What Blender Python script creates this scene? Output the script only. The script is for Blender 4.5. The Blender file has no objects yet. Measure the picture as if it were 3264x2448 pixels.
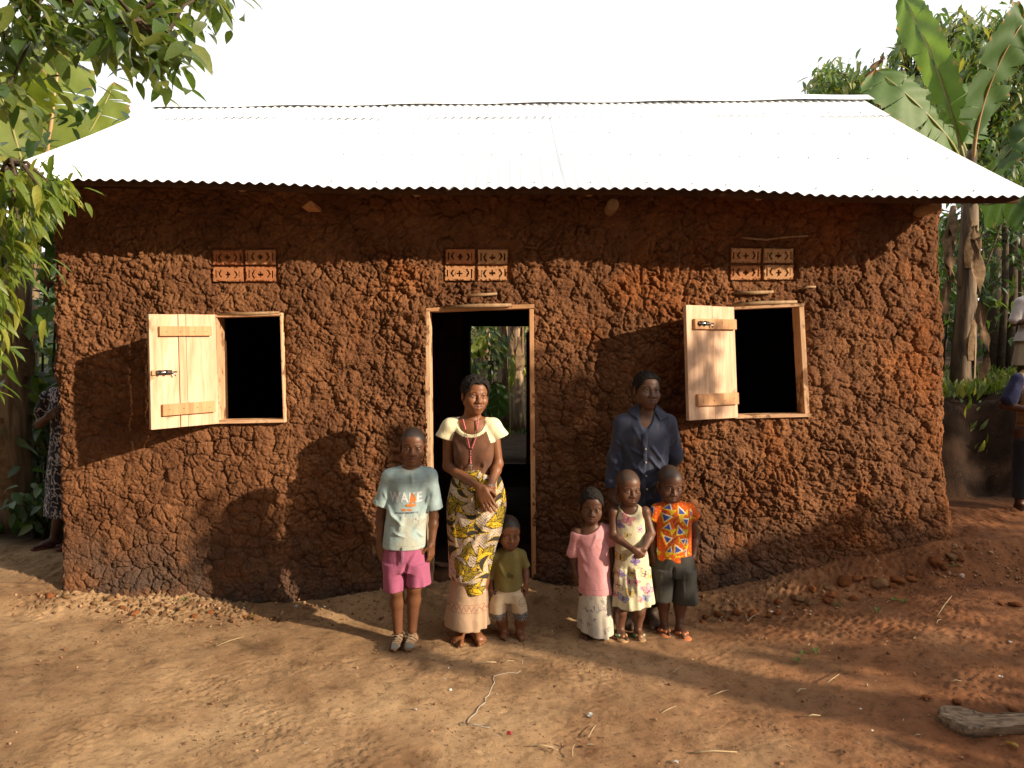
import bpy, bmesh, math, random
import numpy as np
from mathutils import Vector, Matrix, Euler

random.seed(7)
SC = bpy.context.scene
COL = SC.collection

# ------------------------------------------------------------------ camera
F, CX, CY, PITCH = 2264.0, 1632.0, 1224.0, math.radians(3.13)
CAMZ = 1.75
cam_d = bpy.data.cameras.new('camera')
cam = bpy.data.objects.new('camera', cam_d)
COL.objects.link(cam)
cam.location = (0, 0, CAMZ)
cam.rotation_euler = (math.pi / 2 - PITCH, 0, 0)
cam_d.sensor_width = 36.0
cam_d.lens = F / 3264.0 * 36.0
cam_d.clip_start = 0.05
cam_d.clip_end = 600
SC.camera = cam

# ------------------------------------------------------------------ sky and sun
SUN = Vector((0.818, -0.452, 0.354)).normalized()          # towards the sun
SUN_EL = math.asin(SUN.z)
world = bpy.data.worlds.new('World')
SC.world = world
world.use_nodes = True
wn = world.node_tree.nodes
wl = world.node_tree.links
wn.clear()
w_out = wn.new('ShaderNodeOutputWorld')
w_bg = wn.new('ShaderNodeBackground')
w_sky = wn.new('ShaderNodeTexSky')
w_sky.sky_type = 'NISHITA'
w_sky.sun_disc = False
w_sky.sun_elevation = SUN_EL
w_sky.sun_rotation = math.atan2(SUN.x, SUN.y)
w_sky.air_density = 1.0
w_sky.dust_density = 4.0
w_mix = wn.new('ShaderNodeMix')
w_mix.data_type = 'RGBA'
w_mix.inputs[0].default_value = 0.78
w_mix.inputs[7].default_value = (10.6, 10.5, 10.4, 1)         # bright tropical haze veil over the blue
wl.new(w_sky.outputs[0], w_mix.inputs[6])
wl.new(w_mix.outputs[2], w_bg.inputs[0])
w_bg.inputs[1].default_value = 0.096
wl.new(w_bg.outputs[0], w_out.inputs[0])

sun_d = bpy.data.lights.new('sun', 'SUN')
sun_d.energy = 5.0
sun_d.angle = math.radians(0.6)
sun_d.color = (1.0, 0.83, 0.6)
sun = bpy.data.objects.new('sun', sun_d)
COL.objects.link(sun)
sun.rotation_euler = SUN.to_track_quat('Z', 'Y').to_euler()
sun.location = (12, -7, 6)

SC.view_settings.view_transform = 'Standard'
SC.view_settings.look = 'None'
SC.view_settings.gamma = 1
SC.view_settings.use_curve_mapping = False
SC.view_settings.exposure = 0.62
SC.render.engine = 'CYCLES'
SC.cycles.max_bounces = 6
SC.cycles.diffuse_bounces = 3
SC.cycles.transparent_max_bounces = 6

# ------------------------------------------------------------------ helpers
def P(px, py, y):
    """point of the place seen at photo pixel (px, py) at distance y in front of the camera"""
    cx = (px - CX) / F
    cz = -(py - CY) / F
    dy = math.cos(PITCH) + math.sin(PITCH) * cz
    dz = -math.sin(PITCH) + math.cos(PITCH) * cz
    t = y / dy
    return Vector((cx * t, y, CAMZ + dz * t))

def sstep(a, b, x):
    t = np.clip((np.asarray(x, float) - a) / (b - a), 0, 1)
    return t * t * (3 - 2 * t)

def hsh(ix, iy, iz, seed):
    with np.errstate(over='ignore'):
        h = (ix.astype(np.int64) * 374761393 + iy.astype(np.int64) * 668265263
             + iz.astype(np.int64) * 2147483647 + seed * 974634777) & 0xFFFFFFFF
        h = ((h ^ (h >> 13)) * 1274126177) & 0xFFFFFFFF
        h = ((h ^ (h >> 16)) * 2246822519) & 0xFFFFFFFF
        h = h ^ (h >> 15)
    return (h & 0xFFFFFF) / float(0x1000000)

def vnoise(x, y, z=None, seed=0):
    """value noise in -1..1"""
    x = np.asarray(x, float); y = np.asarray(y, float)
    z = np.zeros_like(x) if z is None else np.asarray(z, float)
    ix, iy, iz = np.floor(x), np.floor(y), np.floor(z)
    fx, fy, fz = x - ix, y - iy, z - iz
    fx = fx * fx * (3 - 2 * fx); fy = fy * fy * (3 - 2 * fy); fz = fz * fz * (3 - 2 * fz)
    r = 0
    for a in (0, 1):
        wx = fx if a else 1 - fx
        for b in (0, 1):
            wy = fy if b else 1 - fy
            for c in (0, 1):
                if c and not np.any(fz):
                    continue
                wz = fz if c else 1 - fz
                r = r + wx * wy * wz * hsh(ix + a, iy + b, iz + c, seed)
    return r * 2 - 1

def fbm(x, y, z=None, seed=0, oct=4, gain=0.5):
    r = 0; a = 1.0; s = 0
    for i in range(oct):
        f = 2.03 ** i
        r = r + a * vnoise(x * f + 11.3 * i, y * f + 5.7 * i, None if z is None else z * f, seed + i)
        s += a; a *= gain
    return r / s

def voro(x, y, seed=0):
    """2D cellular noise: F1, F2"""
    ix, iy = np.floor(x), np.floor(y)
    f1 = np.full(x.shape, 9.0); f2 = np.full(x.shape, 9.0)
    z0 = np.zeros_like(x)
    for a in (-1, 0, 1):
        for b in (-1, 0, 1):
            cx = ix + a + hsh(ix + a, iy + b, z0, seed)
            cy = iy + b + hsh(ix + a, iy + b, z0, seed + 77)
            d = np.sqrt((cx - x) ** 2 + (cy - y) ** 2)
            f2 = np.minimum(f2, np.maximum(f1, d))
            f1 = np.minimum(f1, d)
    return f1, f2

def mesh_np(name, verts, faces, mat=None, smooth=True, col=None):
    """mesh from numpy arrays; faces is Nx3 / Nx4 or a list of such arrays"""
    me = bpy.data.meshes.new(name)
    verts = np.asarray(verts, np.float32)
    if not isinstance(faces, list):
        faces = [faces]
    faces = [np.asarray(f, np.int32) for f in faces if len(f)]
    nl = sum(f.size for f in faces); nf = sum(len(f) for f in faces)
    me.vertices.add(len(verts)); me.vertices.foreach_set('co', verts.ravel())
    me.loops.add(nl); me.loops.foreach_set('vertex_index', np.concatenate([f.ravel() for f in faces]))
    tot = np.concatenate([np.full(len(f), f.shape[1], np.int32) for f in faces])
    st = np.concatenate([[0], np.cumsum(tot)[:-1]]).astype(np.int32)
    me.polygons.add(nf)
    me.polygons.foreach_set('loop_start', st)
    me.polygons.foreach_set('loop_total', tot)
    if smooth:
        me.polygons.foreach_set('use_smooth', np.ones(nf, bool))
    me.update(calc_edges=True)
    me.validate()
    if col is not None:
        at = me.color_attributes.new('col', 'FLOAT_COLOR', 'POINT')
        c4 = np.ones((len(verts), 4), np.float32); c4[:, :3] = col
        at.data.foreach_set('color', c4.ravel())
    if mat is not None:
        me.materials.append(mat)
    return me

def link(name, data, parent=None, loc=None):
    """link an object; with a parent its data is given in world space and is kept there"""
    o = bpy.data.objects.new(name, data)
    COL.objects.link(o)
    if parent is not None:
        o.parent = parent
        o.matrix_parent_inverse = parent_world(parent).inverted()
    if loc is not None:
        o.location = loc
    return o

def parent_world(o):
    m = o.matrix_basis.copy()
    if o.parent is not None:
        m = parent_world(o.parent) @ o.matrix_parent_inverse @ m
    return m

def tag(o, label=None, cat=None, group=None, kind=None):
    if label: o['label'] = label
    if cat: o['category'] = cat
    if group: o['group'] = group
    if kind: o['kind'] = kind
    return o

def empty(name, loc, label=None, cat=None, group=None):
    o = bpy.data.objects.new(name, None)
    COL.objects.link(o)
    o.location = loc
    o.empty_display_size = 0.2
    return tag(o, label, cat, group)

class MB:
    """collects simple shapes into one mesh"""
    def __init__(s):
        s.v = []; s.f = []
    def add(s, vs, fs):
        n = len(s.v)
        s.v += [tuple(v) for v in vs]
        s.f += [tuple(i + n for i in f) for f in fs]
        return s
    def box(s, c, size, M=None, jit=0):
        hx, hy, hz = size[0] / 2, size[1] / 2, size[2] / 2
        vs = [Vector((x * hx, y * hy, z * hz)) + Vector((random.uniform(-jit, jit) for _ in range(3)))
              for x in (-1, 1) for y in (-1, 1) for z in (-1, 1)]
        if M is not None:
            vs = [M @ v for v in vs]
        vs = [v + Vector(c) for v in vs]
        return s.add(vs, [(0, 1, 3, 2), (4, 6, 7, 5), (0, 4, 5, 1), (2, 3, 7, 6), (0, 2, 6, 4), (1, 5, 7, 3)])
    def tube(s, pts, rad, n=8, cap=True):
        pts = [Vector(p) for p in pts]
        if not hasattr(rad, '__len__'):
            rad = [rad] * len(pts)
        rings = []
        up = Vector((0.13, 0.27, 0.95))
        for i, p in enumerate(pts):
            d = (pts[min(i + 1, len(pts) - 1)] - pts[max(i - 1, 0)]).normalized()
            a = d.cross(up)
            if a.length < 1e-3:
                a = d.cross(Vector((1, 0, 0)))
            a.normalize(); b = d.cross(a).normalized()
            rings.append([p + (a * math.cos(2 * math.pi * k / n) + b * math.sin(2 * math.pi * k / n)) * rad[i] for k in range(n)])
        vs = [v for r in rings for v in r]
        fs = []
        for i in range(len(pts) - 1):
            for k in range(n):
                k2 = (k + 1) % n
                fs.append((i * n + k, (i + 1) * n + k, (i + 1) * n + k2, i * n + k2))
        if cap:
            fs.append(tuple(range(n)))
            fs.append(tuple((len(pts) - 1) * n + k for k in range(n - 1, -1, -1)))
        return s.add(vs, fs)
    def mesh(s, name, mat=None, smooth=False, bevel=0):
        me = bpy.data.meshes.new(name)
        me.from_pydata(s.v, [], s.f)
        bm = bmesh.new(); bm.from_mesh(me)
        if bevel:
            bmesh.ops.bevel(bm, geom=list(bm.edges), offset=bevel, segments=1, affect='EDGES', clamp_overlap=True)
        bmesh.ops.recalc_face_normals(bm, faces=list(bm.faces))
        bm.to_mesh(me); bm.free()
        if smooth:
            for p in me.polygons: p.use_smooth = True
        if mat: me.materials.append(mat)
        return me
    def obj(s, name, mat=None, parent=None, smooth=False, bevel=0):
        return link(name, s.mesh(name, mat, smooth, bevel), parent)

# ------------------------------------------------------------------ materials
def new_mat(name):
    m = bpy.data.materials.new(name)
    m.use_nodes = True
    nt = m.node_tree
    nt.nodes.clear()
    out = nt.nodes.new('ShaderNodeOutputMaterial')
    b = nt.nodes.new('ShaderNodeBsdfPrincipled')
    nt.links.new(b.outputs[0], out.inputs[0])
    return m, nt, b, out

def nd(nt, typ, **kw):
    n = nt.nodes.new(typ)
    for k, v in kw.items():
        if k.startswith('i_'):
            key = k[2:]
            n.inputs[int(key) if key.isdigit() else key.replace('_', ' ')].default_value = v
        else:
            setattr(n, k, v)
    return n

def ramp(nt, fac, stops):
    r = nt.nodes.new('ShaderNodeValToRGB')
    el = r.color_ramp.elements
    while len(el) > 1:
        el.remove(el[-1])
    el[0].position = stops[0][0]; el[0].color = tuple(stops[0][1]) + (1,)
    for p, c in stops[1:]:
        e = el.new(p); e.color = tuple(c) + (1,)
    nt.links.new(fac, r.inputs[0])
    return r

def mixc(nt, a, b, fac, mode='MIX'):
    n = nt.nodes.new('ShaderNodeMix'); n.data_type = 'RGBA'; n.blend_type = mode
    for sock, v in ((n.inputs[0], fac), (n.inputs[6], a), (n.inputs[7], b)):
        if hasattr(v, 'is_output'):
            nt.links.new(v, sock)
        elif hasattr(v, '__len__'):
            sock.default_value = tuple(v) + (1,)
        else:
            sock.default_value = v
    return n.outputs[2]

def noise(nt, vec, scale, detail=4, rough=0.55, dist=0):
    n = nt.nodes.new('ShaderNodeTexNoise')
    n.inputs['Scale'].default_value = scale
    n.inputs['Detail'].default_value = detail
    n.inputs['Roughness'].default_value = rough
    n.inputs['Distortion'].default_value = dist
    if vec is not None:
        nt.links.new(vec, n.inputs['Vector'])
    return n.outputs['Fac']

def mapped(nt, vec, scale=(1, 1, 1), rot=(0, 0, 0), loc=(0, 0, 0)):
    m = nt.nodes.new('ShaderNodeMapping')
    m.inputs['Scale'].default_value = scale
    m.inputs['Rotation'].default_value = rot
    m.inputs['Location'].default_value = loc
    nt.links.new(vec, m.inputs['Vector'])
    return m.outputs[0]

def objco(nt):
    return nt.nodes.new('ShaderNodeTexCoord').outputs['Object']

def add_bump(nt, b, h, strength, dist=0.01):
    n = nt.nodes.new('ShaderNodeBump')
    n.inputs['Strength'].default_value = strength
    n.inputs['Distance'].default_value = dist
    nt.links.new(h, n.inputs['Height'])
    nt.links.new(n.outputs[0], b.inputs['Normal'])

def simple(name, c1, c2=None, scale=6, rough=0.8, spec=0.3, bump=0.0, bscale=60, bdist=0.004, metallic=0, rand=0, stretch=(1, 1, 1)):
    m, nt, b, out = new_mat(name)
    co = mapped(nt, objco(nt), stretch)
    if c2 is None:
        c2 = tuple(x * 0.75 for x in c1)
    f = noise(nt, co, scale, 5, 0.6)
    r = ramp(nt, f, [(0.3, c2), (0.7, c1)])
    colr = r.outputs[0]
    if rand:
        oi = nt.nodes.new('ShaderNodeObjectInfo')
        hs = nt.nodes.new('ShaderNodeHueSaturation')
        mr = nd(nt, 'ShaderNodeMapRange', i_3=1 - rand, i_4=1 + rand)
        nt.links.new(oi.outputs['Random'], mr.inputs[0])
        nt.links.new(mr.outputs[0], hs.inputs['Value'])
        nt.links.new(colr, hs.inputs['Color'])
        colr = hs.outputs[0]
    nt.links.new(colr, b.inputs['Base Color'])
    b.inputs['Roughness'].default_value = rough
    b.inputs['Specular IOR Level'].default_value = spec
    b.inputs['Metallic'].default_value = metallic
    if bump:
        add_bump(nt, b, noise(nt, co, bscale, 4, 0.6), bump, bdist)
    return m

def attr_mat(name, rough=0.85, spec=0.2, bump=0.15, bscale=120, bdist=0.002, var=0.12, vscale=30, sss=0, sheen=0):
    """colour from the mesh's printed / skin colour attribute with fine grain"""
    m, nt, b, out = new_mat(name)
    a = nd(nt, 'ShaderNodeAttribute', attribute_name='col')
    co = objco(nt)
    f = noise(nt, co, vscale, 5, 0.6)
    r = ramp(nt, f, [(0.25, (1 - var,) * 3), (0.75, (1 + var,) * 3)])
    c = mixc(nt, a.outputs['Color'], r.outputs[0], 1.0, 'MULTIPLY')
    nt.links.new(c, b.inputs['Base Color'])
    b.inputs['Roughness'].default_value = rough
    b.inputs['Specular IOR Level'].default_value = spec
    if sss:
        b.inputs['Subsurface Weight'].default_value = sss
        b.inputs['Subsurface Radius'].default_value = (0.01, 0.004, 0.002)
        b.inputs['Subsurface Scale'].default_value = 0.4
    if sheen:
        b.inputs['Sheen Weight'].default_value = sheen
    if bump:
        add_bump(nt, b, noise(nt, co, bscale, 5, 0.6), bump, bdist)
    return m

def leaf_mat(name, c1, c2, c3=None, rough=0.45, transl=0.35, tcol=None, island=False, stretch=None, spec=0.5):
    m, nt, b, out = new_mat(name)
    if island:
        rnd = nt.nodes.new('ShaderNodeNewGeometry').outputs['Random Per Island']
    else:
        rnd = nt.nodes.new('ShaderNodeObjectInfo').outputs['Random']
    stops = [(0.0, c1), (0.6, c2)] + ([(1.0, c3)] if c3 else [])
    r = ramp(nt, rnd, stops)
    c = r.outputs[0]
    f = noise(nt, objco(nt), 18, 3)
    r2 = ramp(nt, f, [(0.3, (0.8, 0.8, 0.8)), (0.7, (1.15, 1.15, 1.15))])
    c = mixc(nt, c, r2.outputs[0], 1.0, 'MULTIPLY')
    nt.links.new(c, b.inputs['Base Color'])
    b.inputs['Roughness'].default_value = rough
    b.inputs['Specular IOR Level'].default_value = spec
    t = nt.nodes.new('ShaderNodeBsdfTranslucent')
    tc = mixc(nt, c, tcol or (1.0, 1.0, 0.45), 1.0, 'MULTIPLY')
    sc = nt.nodes.new('ShaderNodeMix'); sc.data_type = 'RGBA'; sc.blend_type = 'MULTIPLY'
    sc.inputs[0].default_value = 1; sc.inputs[7].default_value = (2.2, 2.2, 2.2, 1); sc.clamp_result = False
    nt.links.new(tc, sc.inputs[6])
    nt.links.new(sc.outputs[2], t.inputs[0])
    mx = nt.nodes.new('ShaderNodeMixShader'); mx.inputs[0].default_value = transl
    nt.links.new(b.outputs[0], mx.inputs[1]); nt.links.new(t.outputs[0], mx.inputs[2])
    nt.links.new(mx.outputs[0], out.inputs[0])
    return m

# ================================================================== ground
YW = 5.0                                                     # front wall plane
XB = [(x - CX) / F * YW for x in (-400, 170, 750, 1250, 1550, 1700, 2000, 2250, 2500, 2800, 3045, 3400)]
ZB = [0.02, 0.0, -0.08, 0.0, 0.10, 0.08, -0.01, -0.01, 0.12, 0.26, 0.37, 0.40]

def ground_z(x, y):
    x = np.asarray(x, float); y = np.asarray(y, float)
    front = -0.105 + 0.26 * sstep(1.15, 3.2, x) * sstep(2.6, 4.6, y) + 0.03 * sstep(-1.5, -3.5, x)
    zb = np.interp(x, XB, ZB)
    zfront = front + (zb - front) * sstep(4.66, 5.0, y)
    A = np.interp(x, [-12, -3.45, -3.15, 2.95, 3.12, 3.4, 8], [0.1, 0.02, -0.02, 0.0, 0.36, 0.38, 0.5])
    Bk = np.interp(x, [-12, -3.5, -1, 1, 2.6, 4], [0.2, 0.2, 0.41, 0.41, 0.55, 0.5])
    back = A + (Bk - A) * sstep(7.9, 8.5, y)
    back = back + 0.05 * sstep(8.5, 14, y) + np.maximum(y - 14, 0) * 0.06
    back = back + 0.86 * sstep(6.3, 6.55, y + 0.12 * vnoise(x * 3, y * 0, seed=5)) * sstep(2.7, 3.2, x)
    z = np.where(y > 5.02, back, zfront)
    return z

def gz(x, y):
    return float(ground_z(np.array([x]), np.array([y]))[0])

def build_ground():
    xs = np.concatenate([-4.2 - np.geomspace(0.03, 300, 60)[::-1], np.arange(-4.2, 4.2, 0.0125), 4.2 + np.geomspace(0.03, 300, 60)])
    ys = np.concatenate([2.75 - np.geomspace(0.03, 300, 45)[::-1], np.arange(2.75, 5.06, 0.0105), np.arange(5.07, 9, 0.06), 9 + np.geomspace(0.05, 400, 45)])
    X, Y = np.meshgrid(xs, ys)
    Z = ground_z(X, Y)
    near = sstep(7.5, 5.0, Y) * sstep(1.5, 2.6, Y)
    out = np.where((np.abs(X + 0.05) < 3.1) & (Y > 5.03), 0.0, 1.0)
    rough = 0.5 + 0.5 * sstep(0.3, 2.5, X) + 0.5 * sstep(4.55, 4.9, Y)
    Z = Z + 0.16 * fbm(X * 3.1, Y * 3.1, seed=63, oct=4) * sstep(6.2, 6.5, Y) * sstep(7.4, 6.7, Y) * sstep(2.6, 3.0, X)
    Z = Z + out * (0.022 * fbm(X * 1.3, Y * 1.6, seed=3, oct=3)
                   + near * (0.012 * fbm(X * 5, Y * 6, seed=9, oct=4) + 0.0032 * rough * fbm(X * 24, Y * 26, seed=21, oct=4, gain=0.65)))
    w = fbm(X * 6, Y * 6, seed=31, oct=2)
    f1, f2 = voro(X * 26 + w * 2, Y * 26 + w, seed=4)
    lump = np.clip(0.42 - f1, 0, 1) * np.clip(fbm(X * 2.5, Y * 3, seed=41, oct=3) * 1.6 + 0.15 + 0.35 * sstep(4.55, 4.85, Y) + 0.3 * sstep(0.8, 2.6, X), 0, 1)
    Z = Z + near * out * lump * (0.030 + 0.045 * sstep(4.62, 4.85, Y))
    # trodden hollow pits and scuffs
    g1, g2 = voro(X * 5.3 + w, Y * 6.1, seed=14)
    Z = Z - near * out * np.clip(0.22 - g1, 0, 1) * 0.06 * np.clip(vnoise(X * 2, Y * 2, seed=8), 0, 1)
    n, m = X.shape
    idx = np.arange(n * m).reshape(n, m)
    faces = np.stack([idx[:-1, :-1], idx[:-1, 1:], idx[1:, 1:], idx[1:, :-1]], -1).reshape(-1, 4)
    m_, nt, b, o_ = new_mat('red_earth')
    co = objco(nt)
    n1 = noise(nt, co, 1.1, 5, 0.6)
    base = ramp(nt, n1, [(0.36, (0.235, 0.138, 0.073)), (0.52, (0.39, 0.25, 0.136)), (0.68, (0.52, 0.355, 0.20))]).outputs[0]
    sep = nt.nodes.new('ShaderNodeSeparateXYZ'); nt.links.new(co, sep.inputs[0])
    nx = nd(nt, 'ShaderNodeMath', operation='ADD'); nt.links.new(sep.outputs[0], nx.inputs[0])
    nmul = nd(nt, 'ShaderNodeMath', operation='MULTIPLY', i_1=3.0)
    nsub = nd(nt, 'ShaderNodeMath', operation='SUBTRACT', i_1=0.5)
    nt.links.new(noise(nt, co, 0.9, 5, 0.65), nsub.inputs[0]); nt.links.new(nsub.outputs[0], nmul.inputs[0]); nt.links.new(nmul.outputs[0], nx.inputs[1])
    redf = nd(nt, 'ShaderNodeMapRange', i_1=0.1, i_2=2.4, i_3=0.08, i_4=0.9)
    nt.links.new(nx.outputs[0], redf.inputs[0])
    redc = ramp(nt, noise(nt, co, 3.2, 5, 0.65), [(0.35, (0.125, 0.042, 0.017)), (0.65, (0.255, 0.095, 0.038))]).outputs[0]
    c = mixc(nt, base, redc, redf.outputs[0])
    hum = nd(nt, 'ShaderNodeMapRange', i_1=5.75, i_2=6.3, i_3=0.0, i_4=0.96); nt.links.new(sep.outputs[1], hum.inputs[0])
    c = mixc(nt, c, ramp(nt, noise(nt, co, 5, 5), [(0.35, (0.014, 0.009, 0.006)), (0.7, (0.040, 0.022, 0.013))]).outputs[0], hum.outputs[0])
    mot = noise(nt, co, 9, 6, 0.7, 0.4)
    c = mixc(nt, c, ramp(nt, mot, [(0.3, (0.55, 0.50, 0.47)), (0.48, (0.98, 0.97, 0.96)), (0.70, (1.25, 1.22, 1.2))]).outputs[0], 1.0, 'MULTIPLY')
    # small darker humus specks and pale grit
    sp = noise(nt, co, 38, 5, 0.75)
    c = mixc(nt, c, (0.065, 0.032, 0.017), ramp(nt, sp, [(0.56, (0, 0, 0)), (0.68, (0.85,) * 3)]).outputs[0])
    sp2 = noise(nt, co, 95, 2, 0.5)
    c = mixc(nt, c, (0.36, 0.22, 0.12), ramp(nt, sp2, [(0.70, (0, 0, 0)), (0.78, (0.6,) * 3)]).outputs[0])
    nt.links.new(c, b.inputs['Base Color'])
    b.inputs['Roughness'].default_value = 0.95
    b.inputs['Specular IOR Level'].default_value = 0.15
    add_bump(nt, b, noise(nt, co, 60, 8, 0.8), 0.75, 0.012)
    me = mesh_np('ground', np.stack([X, Y, Z], -1).reshape(-1, 3), faces, m_)
    o = link('ground', me)
    tag(o, 'trodden red brown earth yard in front of the mud house', kind='structure')
build_ground()

# ================================================================== house
M_MUD = None
def mud_material():
    m, nt, b, o_ = new_mat('mud_daub')
    co = objco(nt)
    n1 = noise(nt, co, 2.2, 6, 0.62)
    base = ramp(nt, n1, [(0.32, (0.135, 0.058, 0.028)), (0.5, (0.205, 0.090, 0.042)), (0.68, (0.285, 0.130, 0.060))]).outputs[0]
    n2 = noise(nt, co, 1.5, 4, 0.6, 0.6)
    sp_ = nt.nodes.new('ShaderNodeSeparateXYZ'); nt.links.new(co, sp_.inputs[0])
    xs_ = nd(nt, 'ShaderNodeMath', operation='MULTIPLY_ADD', i_1=0.035); nt.links.new(sp_.outputs[0], xs_.inputs[0]); nt.links.new(n2, xs_.inputs[2])
    red = ramp(nt, xs_.outputs[0], [(0.55, (0, 0, 0)), (0.72, (0.62,) * 3)]).outputs[0]
    c = mixc(nt, base, (0.34, 0.110, 0.030), red)
    n3 = noise(nt, co, 16, 5, 0.65)
    c = mixc(nt, c, ramp(nt, n3, [(0.3, (0.78, 0.78, 0.79)), (0.7, (1.16, 1.15, 1.13))]).outputs[0], 1.0, 'MULTIPLY')
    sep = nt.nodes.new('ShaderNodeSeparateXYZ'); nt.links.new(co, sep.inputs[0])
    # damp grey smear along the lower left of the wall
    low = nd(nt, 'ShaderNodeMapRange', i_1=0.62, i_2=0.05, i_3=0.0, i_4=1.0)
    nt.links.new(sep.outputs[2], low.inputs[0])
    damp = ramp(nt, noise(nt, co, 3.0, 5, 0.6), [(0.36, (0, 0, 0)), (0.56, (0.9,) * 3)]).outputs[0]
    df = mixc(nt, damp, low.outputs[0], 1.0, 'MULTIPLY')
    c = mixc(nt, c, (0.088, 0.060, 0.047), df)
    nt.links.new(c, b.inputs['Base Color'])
    b.inputs['Roughness'].default_value = 0.92
    b.inputs['Specular IOR Level'].default_value = 0.18
    vo = nd(nt, 'ShaderNodeTexVoronoi', feature='SMOOTH_F1'); vo.inputs['Scale'].default_value = 58
    dv = nd(nt, 'ShaderNodeVectorMath', operation='ADD')
    nv = nd(nt, 'ShaderNodeTexNoise'); nv.inputs['Scale'].default_value = 30; nv.inputs['Detail'].default_value = 4
    sc_ = nd(nt, 'ShaderNodeVectorMath', operation='SCALE'); sc_.inputs[3].default_value = 0.05
    nt.links.new(co, nv.inputs['Vector']); nt.links.new(nv.outputs['Color'], sc_.inputs[0]); nt.links.new(co, dv.inputs[0]); nt.links.new(sc_.outputs[0], dv.inputs[1])
    nt.links.new(dv.outputs[0], vo.inputs['Vector'])
    hh = nd(nt, 'ShaderNodeMath', operation='MULTIPLY_ADD', i_1=-0.8); nt.links.new(vo.outputs['Distance'], hh.inputs[0]); nt.links.new(noise(nt, co, 70, 8, 0.8), hh.inputs[2])
    add_bump(nt, b, hh.outputs[0], 0.8, 0.018)
    return m
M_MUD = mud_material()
M_MUD_SHADED = simple('shade_toned_mud', (0.040, 0.024, 0.015), (0.022, 0.013, 0.009), 5, 0.95, 0.1, 0.6, 40, 0.02)  # interior darkness put into the mud colour of inner walls and floor
M_WOOD = None
def wood_material(name, cA, cB, cC, stain=True, mud=False):
    m, nt, b, o_ = new_mat(name)
    tc = objco(nt)
    oi = nt.nodes.new('ShaderNodeObjectInfo')
    off = nd(nt, 'ShaderNodeVectorMath', operation='SCALE'); off.inputs[3].default_value = 7.0
    cmb = nt.nodes.new('ShaderNodeCombineXYZ')
    for i in range(3): nt.links.new(oi.outputs['Random'], cmb.inputs[i])
    nt.links.new(cmb.outputs[0], off.inputs[0])
    addv = nd(nt, 'ShaderNodeVectorMath', operation='ADD')
    nt.links.new(tc, addv.inputs[0]); nt.links.new(off.outputs[0], addv.inputs[1])
    co = mapped(nt, addv.outputs[0], (1, 1, 0.09))
    f = noise(nt, co, 26, 5, 0.6, 0.8)
    c = ramp(nt, f, [(0.3, cA), (0.5, cB), (0.72, cC)]).outputs[0]
    big = noise(nt, mapped(nt, addv.outputs[0], (1, 1, 0.3)), 5, 3)
    c = mixc(nt, c, ramp(nt, big, [(0.35, (0.85, 0.78, 0.72)), (0.65, (1.08, 1.05, 1.0))]).outputs[0], 1, 'MULTIPLY')
    if stain:
        k = noise(nt, mapped(nt, addv.outputs[0], (1, 1, 0.8)), 7.5, 3, 0.5)
        c = mixc(nt, c, (0.22, 0.12, 0.05), ramp(nt, k, [(0.69, (0, 0, 0)), (0.76, (0.7,) * 3)]).outputs[0])
    if mud:
        k2 = noise(nt, mapped(nt, addv.outputs[0], (1, 1, 0.6)), 11, 5, 0.65)
        c = mixc(nt, c, (0.17, 0.08, 0.035), ramp(nt, k2, [(0.52, (0, 0, 0)), (0.60, (0.9,) * 3)]).outputs[0])
    nt.links.new(c, b.inputs['Base Color'])
    b.inputs['Roughness'].default_value = 0.7
    b.inputs['Specular IOR Level'].default_value = 0.25
    add_bump(nt, b, f, 0.15, 0.003)
    return m
M_WOOD = wood_material('fresh_planks', (0.55, 0.345, 0.22), (0.67, 0.465, 0.335), (0.76, 0.585, 0.455))
M_WOOD2 = wood_material('batten_wood', (0.44, 0.23, 0.115), (0.55, 0.31, 0.165), (0.62, 0.39, 0.225))
M_FRAME = wood_material('frame_wood', (0.50, 0.29, 0.16), (0.62, 0.40, 0.25), (0.72, 0.53, 0.37), mud=True)
M_POLE = wood_material('old_pole', (0.22, 0.14, 0.08), (0.33, 0.22, 0.13), (0.42, 0.30, 0.19))
M_DARKWOOD = wood_material('dark_plank', (0.040, 0.020, 0.012), (0.06, 0.03, 0.017), (0.085, 0.045, 0.025))

house = empty('mud_house', (0, 6.7, 0), 'mud walled house with white corrugated iron roof and open wooden shutters', 'house')

def xl(z): return np.interp(z, [-0.3, 0.0, 2.5, 3.2], [-3.28, -3.255, -3.205, -3.195])
def xr(z): return np.interp(z, [-0.3, 0.4, 1.0, 2.4, 3.2], [3.22, 3.16, 3.10, 3.03, 3.03])

DOOR = dict(x0=(1362 - CX) / F * 5, x1=(1697 - CX) / F * 5, z0=-0.4, z1=P(1500, 979, 5).z)
LW = dict(q=[P(683, 1003, 5), P(900, 997, 5), P(911, 1346, 5), P(688, 1350, 5)])
RW = dict(q=[P(2328, 978, 5), P(2560, 968, 5), P(2578, 1328, 5), P(2338, 1334, 5)])
VENTS = [(P(775, 846, 5), 0.0), (P(1518, 844, 5), 0.0), (P(2433, 841, 5), 0.0)]
VW, VH = 0.455, 0.232

def in_quad(x, z, q):
    r = np.ones(x.shape, bool)
    for i in range(4):
        a, b = q[i], q[(i + 1) % 4]
        r &= ((b.x - a.x) * (z - a.z) - (b.z - a.z) * (x - a.x)) < 0
    return r

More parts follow.
